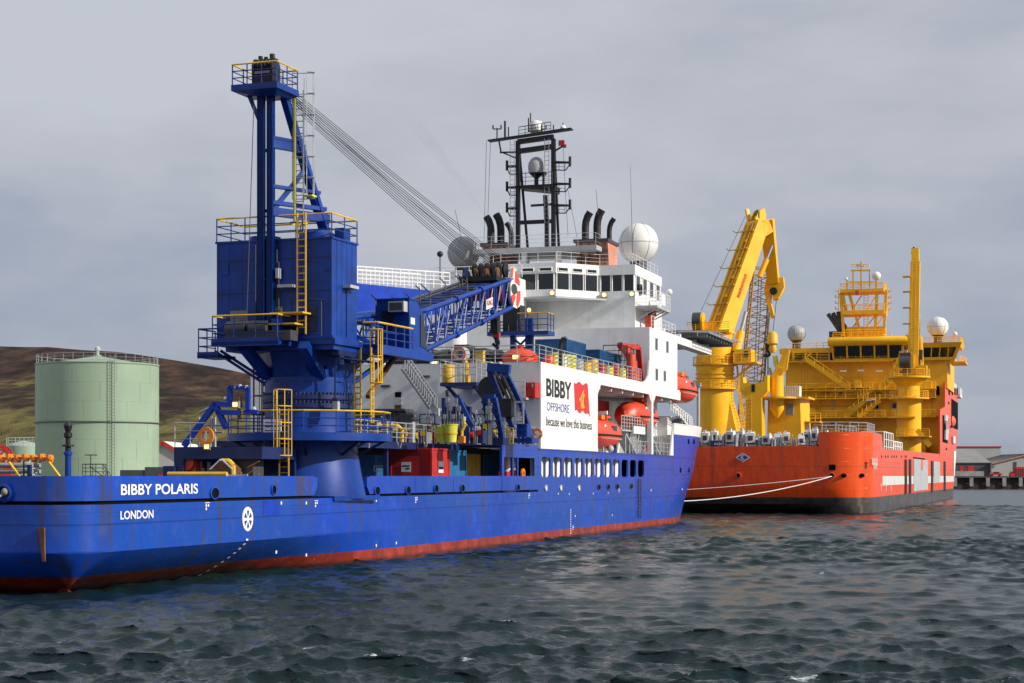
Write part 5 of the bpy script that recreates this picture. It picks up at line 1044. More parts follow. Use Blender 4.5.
# two blue launching A-frames
def aframe(label, s_, pts, w, mat, extra):
    t = thing('launch_frame', label, 'launch frame', A, (s_, A.S(pts[0][1][0], 0, s_)[1], 6.6))
    for (p, q) in pts:
        a, b = A.S(p[0], p[1], s_), A.S(q[0], q[1], s_+.4); m = MB(mat); m.beam(a, b, w, w*1.3, (1, 0, 0)); l = part('leg', m, t)
        m = MB('navy')
        for k in range(6): u = .1+.15*k; c = lerp(a, b, u); m.cbox((c[0]-.2, c[1], c[2]), .25, w*1.25, .12)
        part('leg_bracket', m, l)
    extra(t); return t
def ex1(t):
    m = MB('crane_blue'); a, b = A.S(488, 367, 48), A.S(510, 369, 48); m.beam(a, b, .5, .55); m.beam(A.S(493, 372, 48), A.S(507, 375, 48), .3, .3); part('cross_beam', m, t)
    m = MB('black'); c = A.S(492, 389, 49.3); m.lathe(c, [(.85, -.45), (.85, -.36), (.5, -.36), (.5, .36), (.85, .36), (.85, .45)], 22, 'x'); part('umbilical_drum', m, t)
    m = MB('red'); m.cbox(A.S(490, 396, 49.3), .7, .8, .5); part('motor', m, t)
    m = MB('crane_blue'); a, b = A.S(517.5, 424, 47.6), A.S(528, 437, 47.6); m.box((47.4, b[1], b[2]), (48.2, a[1], a[2]))
    for k in range(3): y = b[1]+(a[1]-b[1])*(k+.5)/3; m.box((47.34, y-.05, b[2]), (47.4, y+.05, a[2]))
    for k in range(3): z = b[2]+(a[2]-b[2])*(k+.1)/2.2; m.box((47.33, b[1], z-.05), (47.4, a[1], z+.05))
    m.box((47, A.S(532, 0, 47)[1], 6.66), (48.6, A.S(511, 0, 47)[1], 6.95)); part('cage', m, t)
    m = MB('galv'); a, b = A.S(515, 402, 47.3), A.S(523, 424, 47.3)
    for y in (a[1], b[1]): m.beam((47.3, y, b[2]), (47.3, y, a[2]), .12, .12, (1, 0, 0))
    m.beam((47.3, a[1], a[2]), (47.3, b[1], a[2]), .12, .12, (1, 0, 0)); part('guide_rail', m, t)
    m = MB('black')
    for p, q in (((500, 374), (513, 398)), ((503, 376), (515, 404)), ((495, 372), (508, 398))): m.bar(A.S(*p, 47.7), A.S(*q, 47.7), .10, 6)
    m.cbox(A.S(508, 408, 48.5), 1.2, .8, 1.2); part('hydraulic_ram', m, t)
    m = MB('light_grey'); m.ball(A.S(491, 364.5, 48), .2, 8, 6); m.ball(A.S(500, 364.5, 48), .2, 8, 6); part('beacon', m, t)
aframe('large blue launch frame leaning over the deck beside the lettered wall', 48.2, [((489, 369), (513.5, 430)), ((504, 369), (523, 408)), ((523, 408), (530, 436))], .30, 'crane_blue', ex1)
def ex2(t):
    m = MB('crane_blue'); m.beam(A.S(484, 397.5, 45), A.S(495, 397.5, 45), .35, .4); part('cross_beam', m, t)
    m = MB('galv'); m.tube([A.S(489, 399, 44.9), A.S(490, 410, 44.9), A.S(488, 416, 44.9)], .10, 6); m.cbox(A.S(489, 413, 44.9), .35, .35, .9); part('hook', m, t)
    m = MB('navy'); m.box((44.8, A.S(504, 0, 45)[1], 6.5), (46.0, A.S(490, 0, 45)[1], 6.95)); part('base', m, t)
aframe('smaller blue launch frame left of the large one', 45, [((484.5, 398), (492, 442)), ((494.5, 398), (502.5, 440))], .30, 'crane_blue', ex2)
a, b = A.S(504.5, 428, 46.6), A.S(513, 443, 46.6); t = thing('gate', 'small yellow barred gate between the two blue launch frames', 'gate', A, (46.6, a[1], 6.64)); m = MB('yellow')
for k in range(4): y = a[1]+(b[1]-a[1])*k/3; m.beam((46.6, y, b[2]), (46.6, y, a[2]), .07, .07, (1, 0, 0))
for k in range(5): z = b[2]+(a[2]-b[2])*k/4; m.beam((46.6, a[1], z), (46.6, b[1], z), .07, .07)
part('bars', m, t)
for k, (px, py) in enumerate(((531.5, 437), (537, 434))):
    c = A.S(px, py, 54.2); m = MB('orange'); m.lathe((54.2, c[1], c[2]), [(.22, -.06), (.40, -.06), (.40, .06), (.22, .06)], 16, 'x'); m.use('letter_white'); m.box((54.13, c[1]-.4, c[2]-.06), (54.14, c[1]-.2, c[2]+.06)); solo('lifebuoy', ('orange lifebuoy low beside the large launch frame', 'orange lifebuoy at the corner of the lettered wall')[k], 'lifebuoy', m, A, (54.2, c[1], c[2]))
# --- upper deck (z 12.42)
ZU = 12.43
c = A.S(520, 361, 58); r_ = 18/F*127.5
t = thing('red_tank', 'squat red domed tank on the upper deck under the boom rest', 'tank', A, (58, c[1], ZU)); m = MB('boat_red'); m.lathe((58, c[1], ZU), [(r_*.98, 0), (r_, .1), (r_, .55), (r_*.97, .62), (r_*.7, .95), (r_*.45, 1.08), (.0001, 1.12)], 32); part('shell', m, t); m = MB('boat_red'); m.lathe((58, c[1], ZU+.55), [(r_, -.06), (r_+.06, -.06), (r_+.06, .06), (r_, .06)], 32); part('flange', m, t); m = MB('red'); m.lathe((58, c[1], ZU+1.05), [(.28, 0), (.28, .22), (.0001, .25)], 12); part('hatch', m, t)
c = A.S(548.5, 361, 58.5); t = thing('small_red_tank', 'small red domed pot on the upper deck right of the large red tank', 'tank', A, (58.5, c[1], ZU)); m = MB('boat_red'); m.lathe((58.5, c[1], ZU), [(.42, 0), (.42, .45), (.3, .62), (.0001, .66)], 18); part('shell', m, t); m = MB('grey'); m.bar((58.5, c[1], ZU+.6), (58.5, c[1], ZU+.85), .08, 6); part('valve', m, t)
a, b = T(545, 0, 3.4)[0], T(569, 0, 3.4)[0]
s1 = A.T(567, 350, 3.4)[0]; container('blue container left of the black vent on the upper deck', s1, s1+6, 3.4, A.S(535, 350, s1)[1], ZU, A.S(550, 339, s1)[2], 'box_blue')
s1 = A.T(600, 355, 2.2)[0]; container('blue open topped container beside the red deck crane on the upper deck', s1, A.T(621, 355, 2.2)[0], 2.2, A.S(573, 355, s1)[1], ZU, A.S(590, 349.5, s1)[2], 'box_blue')
m = MB('black'); c = A.S(560.5, 358, 61); m.tube([(61, c[1], ZU), (61, c[1], ZU+1.5), (61, c[1]-.05, ZU+1.8), (61, c[1]-.25, ZU+2.05), (61.1, c[1]-.4, ZU+1.95)], .15, 10); m.ball((61, c[1]-.1, ZU+1.85), .17, 10, 7); solo('gooseneck_vent', 'black bent vent pipe standing among the blue containers', 'vent', m, A, (61, c[1], ZU))
rng = random.Random(3)
kinds = ['lime', 'lime', 'cream_white', 'lime', 'lime', 'light_grey', 'yellow', 'yellow', 'red', 'lime', 'red', 'lime']
xs = [553, 557, 561, 566, 571, 578, 586, 593, 601, 608, 615, 621]
for k, (px, mt) in enumerate(zip(xs, kinds)):
    q = T(px, 366, .9); d = drum('drum', {'lime': 'pale yellow', 'cream_white': 'white', 'light_grey': 'grey', 'yellow': 'deep yellow', 'red': 'red'}[mt]+' drum on the upper deck edge, '+('first', 'second', 'third', 'fourth', 'fifth', 'sixth', 'seventh', 'eighth', 'ninth', 'tenth', 'eleventh', 'last')[k]+' of the row from the stern', (q[0], .9, ZU), .42, rng.uniform(.9, 1.25), mt, 'drums along the upper deck edge', 'light_grey' if k % 3 else None)
# red knuckle crane on the upper deck
q = T(633, 380, .9); s0 = min(q[0], 86.2); t = thing('deck_crane', 'small red knuckle boom crane folded on the upper deck before the white block', 'crane', A, (s0, .9, ZU))
m = MB('boat_red'); m.lathe((s0, .9, ZU), [(.5, 0), (.42, 1.2), (.36, 2.5)], 14); part('column', m, t)
m = MB('red'); m.beam((s0, .9, ZU+2.2), (s0-.4, 1.9, ZU+3.3), .4, .45, (1, 0, 0)); m.beam((s0-.4, 1.9, ZU+3.3), (s0+1.5, .6, ZU+3.2), .40, .42); m.beam((s0+1.5, .6, ZU+3.2), (s0+2.3, .5, ZU+.4), .36, .40, (0, 1, 0)); part('knuckle_arm', m, t)
m = MB('boat_red'); m.cbox((s0-.3, 1.3, ZU+2.9), .8, .6, .7); m.cbox((s0+.3, .8, ZU+1.5), .6, .5, .9); m.cbox((s0+.9, .7, ZU+.7), .7, .5, 1.2); part('winch', m, t)
m = MB('black'); m.tube([(s0-.8, 1.6, ZU+3.5), (s0-.2, 1.3, ZU+2.5), (s0+.3, 1.1, ZU+1)], .08, 5); m.tube([(s0+1.9, .8, ZU+3.5), (s0+2.6, .7, ZU+2)], .08, 5); part('hose', m, t)
m = MB('black'); m.rail([(s0-3.0, 2.6, ZU+1.7), (s0-3.0, 1, ZU+1.7), (s0+2.4, 1, ZU+1.7), (s0+2.4, 2.6, ZU+1.7)], 1.4, 1.1, .035, 2)
for ds in (-3.0, 0, 2.4): m.bar((s0+ds, 2, ZU), (s0+ds, 2, ZU+1.7), .07, 5)
part('guard_frame', m, t)
# boom rest: blue platform on legs under the boom tip
t = thing('boom_rest', 'blue railed platform on lattice legs holding the boom tip', 'boom rest', A, (61, A.S(520, 0, 61)[1], ZU)); s_ = 61
m = MB('crane_blue'); a, b = A.S(487, 326, s_), A.S(548, 329, s_); zf = A.S(520, 331, s_)[2]; m.box((s_, b[1], zf-.3), (s_+1.8, a[1], zf)); part('platform', m, t)
m = MB('crane_blue')
for px in (513, 528, 531): y = A.S(px, 0, s_+1)[1]; m.beam((s_+1, y, ZU), (s_+1, y, zf+1.0), .35, .35, (1, 0, 0))
m.beam((s_+1, A.S(497.5, 0, s_+1)[1], ZU), (s_+1, A.S(497.5, 0, s_+1)[1], zf-.3), .2, .2, (1, 0, 0)); m.beam(A.S(499, 345, s_+1), A.S(490, 330, s_+1), .18, .18, (1, 0, 0)); m.beam(A.S(513, 352, s_+1), A.S(529, 336, s_+1), .15, .15, (1, 0, 0)); m.beam(A.S(513, 338, s_+1), A.S(529, 352, s_+1), .15, .15, (1, 0, 0)); part('leg', m, t)
m = MB('crane_blue'); m.rail([(s_+1.7, b[1]+.05, zf), (s_+.1, b[1]+.05, zf), (s_+.1, A.S(517, 0, s_)[1], zf)], 1.3, .8, .035, 2, top='yellow', post='crane_blue'); part('railing', m, t)
m = MB('black'); m.rail([(s_+.1, A.S(508, 0, s_)[1], zf), (s_+.1, a[1], zf)], .7, .8, .04, 2); c = A.S(512, 318, s_+1); m.cbox((s_+1.5, c[1], zf+1.0), 1.4, 1.3, 2.0); part('saddle', m, t)
c = A.S(529, 310, s_); m = MB('lamp'); m.ball((s_, c[1], c[2]), .15, 10, 6); lpx = part('lamp', m, t)
for k, (px, py, s_, nm) in enumerate(((515.5, 357, 55.6, 'lit orange floodlight on the upper deck rail in front of the red tank'), (434.5, 363.5, 55.6, 'lit orange floodlight on the upper deck rail above the gangway'))):
    c = A.S(px, py, s_); t = thing('floodlight', nm, 'lamp', A, c); m = MB('grey'); m.cbox((c[0]+.1, c[1], c[2]), .25, .5, .4); m.bar((c[0]+.1, c[1], ZU), (c[0]+.1, c[1], c[2]), .04, 5); part('housing', m, t); m = MB('lamp'); m.cbox((c[0]-.04, c[1], c[2]), .04, .40, .28); part('lens', m, t)
# clutter on the upper deck under the boom: dark winches, reel of hose, yellow box
a, b = A.S(378, 0, 58), A.S(500, 0, 58); t = thing('mooring_winch', 'row of dark winch machinery on the upper deck below the boom', 'winch', A, (60, (a[1]+b[1])/2, ZU)); m = MB('dark_grey')
for k in range(7): y = b[1]+(a[1]-b[1])*(k+.5)/7; m.cbox((60, y, ZU+.5+.15*(k % 3)), 1.6, (a[1]-b[1])/8.5, 1.0+.3*(k % 3)); m.lathe((59.6, y, ZU+.7), [(.5+.1*(k % 2), -.3), (.5+.1*(k % 2), .3)], 14, 'y')
part('machinery', m, t)
m = MB('black'); [m.lathe((58.8, b[1]+(a[1]-b[1])*(k+.2)/5, ZU+.6), [(.3, -.5), (.3, .5)], 12, 'y') for k in range(5)]; part('drum', m, t)
c = A.S(461, 350, 57); t = thing('hose_reel', 'coil of red and white hose standing on the upper deck under the boom', 'hose reel', A, (57, c[1], ZU)); m = MB('cream_white')
for k in range(6): m.lathe((57-.3+.12*k, c[1], c[2]-.3), [(.30+.04*(k % 3), -.05), (.50+.05*(k % 2), -.05), (.50+.05*(k % 2), .05), (.30+.04*(k % 3), .05)], 18, 'x')
part('coil', m, t); m = MB('boat_red'); m.lathe((56.6, c[1], c[2]-.3), [(.40, -.05), (.50, -.05), (.50, .05), (.40, .05)], 16, 'x'); part('red_coil', m, t); m = MB('dark_grey'); m.cbox((57, c[1], ZU+.15), .8, 1.6, .3); part('stand', m, t)
c = A.S(480, 359, 55.9); t = thing('yellow_box', 'yellow grit box by the rail of the upper deck under the boom', 'box', A, (55.9, c[1], ZU)); m = MB('yellow'); m.cbox((55.9, c[1], ZU+.4), .5, .6, .8); part('body', m, t); m = MB('yellow'); m.cbox((55.9, c[1], ZU+.84), .56, .66, .08); part('lid', m, t)
# long blue girder with white handrail beyond the crane house
t = thing('gantry_girder', 'long bright blue box girder with white handrails behind the crane house', 'girder', A, (70, 20, 12.4))
s_ = 62; a, b = A.S(330, 283, s_), A.S(432, 293, s_+10)
m = MB('blue'); m.hexa([(a[0], a[1]-1.5, A.S(345, 327, s_)[2]), (b[0], b[1]-1.5, A.S(430, 313, s_+10)[2]), (b[0], b[1]+1, A.S(430, 313, s_+10)[2]), (a[0], a[1]+1, A.S(345, 327, s_)[2]), (a[0], a[1]-1.5, a[2]), (b[0], b[1]-1.5, b[2]), (b[0], b[1]+1, b[2]), (a[0], a[1]+1, a[2])]); part('box_beam', m, t)
m = MB('white'); m.rail([(a[0], a[1]-1.5, a[2]), (b[0], b[1]-1.5, b[2]+.3)], 1.25, .9, .045, 3); m.rail([(a[0], a[1]+1, a[2]), (b[0], b[1]+1, b[2]+.3)], 1.25, .9, .045, 3); part('handrail', m, t)
m = MB('white'); m.lathe((66, (a[1]+b[1])/2, 12.3), [(.9, 0), (.9, 4.5)], 16); m.lathe((78, b[1], 12.3), [(.9, 0), (.9, 4.5)], 16); part('support', m, t)
m = MB('white'); a, b = A.S(428, 0, 86), A.S(520, 0, 86); z0_, z1_ = 12.42, A.S(475, 278, 86)[2]; m.box((86.5, b[1]+.4, z0_), (89.1, a[1], z1_)); m.rail([(86.6, a[1], z1_), (86.6, b[1], z1_)], 1.1, 1.2, .03); part('port_house', m, shipA)
m = MB('black'); c = A.S(440, 280, 86.6); m.bar((86.6, c[1], z1_), (86.6, c[1], z1_+2.2), .05, 5); m.ball((86.6, c[1], z1_+2.3), .28, 10, 6); part('searchlight', m, shipA)
# --- lifeboats
def lifeboat(label, s0, L, t_, z, H, Wd, canopy_aft=True):
    t = thing('lifeboat', label, 'lifeboat', A, (s0+L/2, t_, z), 'red enclosed lifeboats')
    n, k = 16, 14; vs = []
    for i in range(n+1):
        u = i/n; e = max(0.0, 1-abs(2*u-1)**3.2)**.5; e = max(e, .03)
        for j in range(k):
            a = 2*math.pi*j/k; ca, sa = math.cos(a), math.sin(a); w_ = Wd/2*e*math.copysign(abs(ca)**.75, ca)
            hh = H*.46*(sa if sa > 0 else sa*(.86))*(e**.6)+(.18*H*abs(2*u-1)**2 if sa < 0 else 0)
            vs.append((s0+L*u, t_+w_, z+H*.46+hh))
    fs = [(i*k+j, (i+1)*k+j, (i+1)*k+(j+1) % k, i*k+(j+1) % k) for i in range(n) for j in range(k)]+[tuple(range(k)), tuple(n*k+j for j in range(k))[::-1]]
    m = MB('boat_red').idx(vs, fs); part('hull', m, t)
    m = MB('boat_red'); m.hexa([(s0+L*.62, t_-.55, z+H*.8), (s0+L*.80, t_-.5, z+H*.75), (s0+L*.80, t_+.5, z+H*.75), (s0+L*.62, t_+.55, z+H*.8), (s0+L*.64, t_-.45, z+H*1.06), (s0+L*.77, t_-.42, z+H*1.04), (s0+L*.77, t_+.42, z+H*1.04), (s0+L*.64, t_+.45, z+H*1.06)]); cp = part('conning_cupola', m, t)
    m = MB('glass'); m.box((s0+L*.66, t_-.54, z+H*.86), (s0+L*.76, t_-.5, z+H*.98)); part('window', m, cp)
    m = MB('black')
    vs2 = []
    for i in range(2, n-1): u = i/n; e = max(0., 1-abs(2*u-1)**3.2)**.5; vs2.append((s0+L*u, t_-Wd/2*e-.03, z+H*.46))
    m.tube(vs2, .07, 5); part('fender', m, t)
    m = MB('letter_white')
    for i in range(16): u = .2+.6*i/16; e = (1-abs(2*u-1)**3.2)**.5; m.cbox((s0+L*u, t_-Wd/2*e*.985, z+H*.36), .09, .06, .09)
    m.cbox((s0+L*.32, t_-Wd*.42, z+H*.70), .5, .06, .3); m.cbox((s0+L*.55, t_-Wd*.43, z+H*.68), .9, .05, .35); part('marking', m, t)
    m = MB('orange'); m.cbox((s0+L*.45, t_-.3, z+H*.98), 1.1, .8, .35); part('life_raft_box', m, t)
    m = MB('dark_grey'); m.box((s0+L*.5, t_-Wd*.475, z+H*.56), (s0+L*.62, t_-Wd*.45, z+H*.74)); part('hatch', m, t)
    return t
lifeboat('large red lifeboat with black fender beside the lettered wall', 71.4, 11.2, 1.6, 6.5, 2.8, 2.9)
lifeboat('red lifeboat hanging behind the white pillar of the boat recess', 86.5, 9.6, 1.6, 8.3, 3.0, 3.0)
lifeboat('red lifeboat hung high forward of the white accommodation block', 100.6, 10.6, 1.0, 11.3, 3.0, 3.0)
# davits, stairs, platforms in the recess
for k, (s_, z_, lab) in enumerate(((71.5, 9.6, 'white davit arm over the large red lifeboat'), (80.6, 9.6, 'white davit arm at the forward end of the large lifeboat'), (85.5, 11.4, 'white davit arm over the lifeboat behind the pillar'), (97, 11.4, 'white davit arm at the forward end of the recess'))):
    t = thing('davit', lab, 'davit', A, (s_, 4, 6.37), 'white boat davits'); m = MB('white'); m.beam((s_, 4.9, 6.37), (s_, 4.2, z_), .35, .45, (1, 0, 0)); part('post', m, t); m = MB('white'); m.beam((s_, 4.3, z_), (s_, 1.6, z_+.15), .3, .4, (1, 0, 0)); part('arm', m, t); m = MB('galv'); m.bar((s_, 1.8, z_-.9), (s_, 1.8, z_+.1), .04, 5); part('fall', m, t)
t = thing('stairway', 'grey stairs and railed landing in the boat recess by the white pillar', 'stairs', A, (86, 3, 6.37)); m = MB('light_grey'); m.beam((83.0, 1.2, 8.3), (87.5, 1.2, 6.4), 1.0, .12); m.box((80.8, .4, 8.25), (89.6, 3.6, 8.37)); m.rail([(80.8, .45, 8.37), (89.5, .45, 8.37)], 1.15, 1.0, .035, 3); m.beam((90.9, 1.0, 8.8), (96, 1.0, 6.4), 1.0, .12); part('flight', m, t)
m = MB('light_grey'); m.rail([(84, .25, 6.38), (99.5, .25, 6.38)], 1.1, 1.6, .022, 2); m.rail([(90.7, .3, 9.0), (93, .3, 7.9), (96.5, .3, 6.4)], 1.1, 1.0, .025, 2); part('handrail', m, t)
m = MB('white'); m.box((84.2, .2, 8.1), (88.5, .35, 8.75)); m.box((81.5, 3.0, 6.4), (83, 4.5, 8.2)); part('locker', m, t)
m = MB('red'); m.box((84.0, 3.3, 8.4), (88, 5.0, 11.0)); part('red_panel', m, t); m = MB('red'); m.cbox((89.2, .18, 6.95), .5, .05, .5); part('red_panel', m, t)
m = MB('light_grey')
for s_ in (72.5, 76, 83.6, 85.1, 88.2): m.bar((s_, .8, 6.37), (s_, .8, 8.3), .07, 6)
for k in range(5): m.tube([(91+.8*k, 2.0, 6.4), (91.4+.8*k, 1.6, 7.2), (91.2+.8*k, 1.4, 8.3)], .07, 5)
part('pipework', m, t)
m = MB('navy'); m.prism([(72.2, .5, 6.4), (73.0, .5, 6.4), (72.2, .5, 7.1)], (0, .3, 0)); m.prism([(78.5, .5, 6.4), (79.4, .5, 6.4), (79.4, .5, 7.2)], (0, .3, 0)); m.use('light_grey'); m.ball((77.6, .6, 6.7), .3, 10, 7); part('boat_chock', m, t)
# forecastle gear
c = A.T(680, 420, 2.0); t = thing('tarpaulin_bundle', 'dark blue tarpaulin covered gear on the forecastle', 'gear', A, (c[0], 2, 9.2)); m = MB('navy'); m.ball((c[0], 2.0, c[2]-.1), .95, 14, 8, .55); part('cover', m, t); m = MB('light_grey'); m.cbox((c[0], 2.0, 8.8), 1.2, 1.2, 1.2); part('stand', m, t)
t = thing('anchor_windlass', 'white windlass and rails on the forecastle behind the white bulwark', 'windlass', A, (106, 6, 8.3)); m = MB('white'); m.rail([(101, .6, 10.6), (112, .8, 9.4)], .9, 1.2, .05, 3); m.cbox((107, 3, 9.2), 2, 2, 2.2); m.beam((102, 1.2, 11.9), (111.5, 1.2, 9.5), .25, .3); part('frame', m, t); m = MB('grey'); m.lathe((109.5, 2.0, 9.7), [(.6, -.8), (.6, .8)], 16, 'y'); m.cbox((112, 1.6, 9.7), 1.5, .8, .6); part('drum', m, t)
m = MB('light_grey'); c = A.T(698.5, 410, 3); m.bar((c[0], 3, 8.3), (c[0], 3, A.T(698.5, 384, 3)[2]), .16, 8); m.cbox((c[0], 3, A.T(698.5, 385, 3)[2]), .5, .5, .4); solo('jackstaff', 'grey jackstaff post on the forecastle edge', 'post', m, A, (c[0], 3, 8.3))
# --- stern deck: pipe rack, winch house, A-frame, posts
SZ = 3.35
a = A.S(49, 478, 0)[1]; t = thing('pipe_rack', 'rack of grey pipes with yellow straps on the stern deck', 'rack', A, (0, a, SZ)); m = MB('galv')
for r in range(5):
    for k in range(4): z = 3.95+.245*r; m.bar((-1.5+.28*k, a, z), (-1.5+.28*k, a+7.5, z), .095, 8)
part('pipe_bundle', m, t); m = MB('navy')
for y in (a+.1, a+2.5, a+5): [m.box((x_, y, SZ), (x_+.05, y+.05, 5.1)) for x_ in (-1.68, -.5)]
m.box((-1.75, a-.22, SZ), (-1.6, a-.08, 4.95)); part('rack_post', m, t); m = MB('yellow')
for px in (17, 57): p, q = A.S(px-8, 462, -1.75), A.S(px+4, 478, -1.75); m.beam(p, q, .05, .12, (1, 0, 0))
part('strap', m, t)
t2 = thing('float_string', 'row of orange floats lying on top of the grey pipe rack', 'floats', A, (-1, a+2, 5.3))
for k in range(7):
    q = A.S(2+8*k, 461, -1.0); m = MB('orange'); m.lathe((-1.0, q[1], 5.22), [(.05, -.13), (.12, -.11), (.145, 0), (.12, .11), (.05, .13)], 12, 'y'); m.cbox((-1.0, q[1], 5.19+.05*(k % 2)), .34, .07, .30); m.beam((-1.15, q[1]-.12, 5.12), (-1.15, q[1]+.12, 5.34), .04, .05, (1, 0, 0)); part('float', m, t2)
t = thing('deck_post', 'slim blue post with black valve head on the stern deck', 'post', A, A.S(68, 478, .5)); q = A.S(68, 478, .5); m = MB('crane_blue'); m.lathe((.5, q[1], SZ), [(.13, 0), (.13, 2.0), (.18, 2.02), (.18, 2.12), (.1, 2.2)], 14); part('pipe', m, t); m = MB('black'); m.lathe((.5, q[1], SZ+2.2), [(.12, 0), (.12, .15), (.25, .16), (.25, .22), (.1, .24), (.1, .5), (.17, .55), (.17, .7), (.1, .75), (.14, .85), (.18, 1.0), (.1, 1.15), (.0001, 1.16)], 14); part('valve_head', m, t)
# stair platform and grey cabin standing on the quay
D_ = 190.0
def Q(px, py, d=D_): return P(px, py, d)
t = thing('stair_platform', 'black railed stair platform in front of the green tank', 'platform', W, Q(93, 478)[:2]+(2.3,)); m = MB('black'); a, b = Q(82.5, 475.5), Q(103, 475.5); m.box((a[0], D_, a[2]-.4), (b[0], D_+1.5, a[2])); m.rail([(a[0], D_, a[2]), (b[0], D_, a[2]), (b[0]+1.0, D_, a[2]-1.4)], 1.2, .9, .04, 2); m.rail([(a[0], D_+1.4, a[2]), (b[0], D_+1.4, a[2])], 1.2, .9, .04, 2)
for x in (a[0], b[0]-.1): m.box((x, D_, 2.3), (x+.1, D_+.1, a[2]))
part('platform', m, t); m = MB('black'); c = Q(89.5, 455); m.bar((c[0], D_+.5, a[2]), (c[0], D_+.5, c[2]), .05, 5); m.beam((c[0]-.6, D_+.5, c[2]), (c[0]+.7, D_+.5, c[2]), .1, .1); m.beam((c[0]-.1, D_+.4, a[2]+1), (c[0]+1.2, D_+.4, a[2]), .08, .08); part('lamp_mast', m, t)
t = thing('grey_cabin', 'low dark grey cabin on the quay right of the stair platform', 'cabin', W, Q(142, 478, 185)[:2]+(2.3,)); a, b = Q(120, 470, 185), Q(166, 467, 185); m = MB('dark_grey'); m.box((a[0], 185, 2.25), (b[0], 188, a[2])); m.box((Q(145, 0, 185)[0], 184.9, 2.25), (b[0]+.05, 188.1, b[2])); part('wall', m, t); m = MB('red'); c = Q(129, 476.5, 184.9); m.box((c[0], 184.95, c[2]-.3), (c[0]+.7, 185, c[2])); c = Q(160, 475, 184.85); m.box((c[0]-.2, 184.86, c[2]-.3), (c[0]+.4, 184.9, c[2]+.1)); part('notice', m, t)
# winch house on the stern with deck above
t = thing('winch_house', 'dark blue open fronted winch house on the stern with a railed top', 'house', A, (14, A.S(214, 0, 14)[1], SZ)); s_ = 14
a, b = A.S(174, 447, s_), A.S(262, 447, s_); zr = a[2]; zl_ = A.S(215, 459, s_)[2]
m = MB('navy'); m.box((s_, b[1], zl_), (s_+4, a[1], zr)); m.box((s_, a[1]-.5, SZ), (s_+4, a[1], zl_)); m.box((s_+3.8, b[1], SZ), (s_+4, a[1]-2.9, zl_)); p, q = A.S(165, 466, s_), A.S(176, 478, s_); m.box((s_-.2, q[1], SZ), (s_+2, p[1], p[2])); part('body', m, t)
m = MB('galv'); m.rail([(s_+.1, a[1], zr), (s_+.1, b[1]+3, zr)], 1.15, .9, .03, 2); part('railing', m, t)
m = MB('boat_red'); c = A.S(190, 469, s_+.7); m.cbox((s_+.8, c[1], c[2]), .8, .9, .8); m.lathe((s_+.5, c[1], c[2]+.35), [(.45, -.3), (.45, .3)], 14, 'x'); part('red_cover', m, t)
m = MB('light_grey')
for k, px in enumerate((196, 200, 203, 209)): c = A.S(px, 474, s_+1); m.bar((s_+1, c[1], SZ), (s_+1, c[1], 4.9+.3*(k % 2)), .10, 6); m.ball((s_+1, c[1], 4.6), .2, 8, 6)
part('pipework', m, t)
m = MB('rust'); c = A.S(221, 470, s_-1); m.prism([(s_-1, c[1]+.5, 4.55), (s_-1, c[1]+.48, 4.85), (s_-1, c[1]+.05, 5.22), (s_-1, c[1]-.1, 5.22), (s_-1, c[1]-.52, 4.85), (s_-1, c[1]-.54, 4.55)], (1.2, 0, 0)); m.use('cream_white'); m.beam((s_-1.02, c[1]+.56, 4.82), (s_-1.02, c[1]+.02, 5.28), .06, .06); m.beam((s_-1.02, c[1]-.06, 5.28), (s_-1.02, c[1]-.6, 4.82), .06, .06); m.use('light_grey'); [m.beam((s_-1.1, c[1]+1.6-1.0*k, SZ), (s_-1.1, c[1]+1.6-1.0*k, 4.6), .07, .07, (1, 0, 0)) for k in range(4)]; m.beam((s_-1.1, c[1]+1.9, 4.5), (s_-1.1, c[1]-1.4, 4.55), .07, .07); m.cbox((s_-1, c[1]-.2, 4.3), .8, 1.2, .3); part('tent_cover', m, t)
m = MB('yellow'); c = A.S(233, 470, s_-.8); m.tube([(s_-.8, c[1]+.6, 5.2), (s_-.8, c[1]+.2, 5.2), (s_-.8, c[1], 5.0), (s_-.8, c[1], 4.2)], .13, 8); part('yellow_pipe', m, t)
m = MB('dark_grey'); c = A.S(247, 466, s_+1); m.cbox((s_+1, c[1], 4.6), 1.2, 1.2, 2); m.use('orange'); [m.beam((s_-.2, c[1]-.6, 4.0+.3*k), (s_-.2, c[1]-1.2, 4.3+.3*k), .02, .09, (1, 0, 0)) for k in range(4)]; part('machinery', m, t)
m = MB('yellow'); p, q = A.S(168, 474.5, 8.5), A.S(227, 474.5, 8.5); m.bar((8.5, p[1], 4.58), (8.5, q[1], 4.58), .11, 8); m.bar((8.5, p[1]-.2, SZ), (8.5, p[1]-.2, 4.58), .08, 6); m.bar((8.5, q[1]+.2, SZ), (8.5, q[1]+.2, 4.58), .08, 6); solo('guard_bar', 'thick yellow guard bar along the stern bulwark', 'guard bar', m, A, (8.5, q[1], SZ))
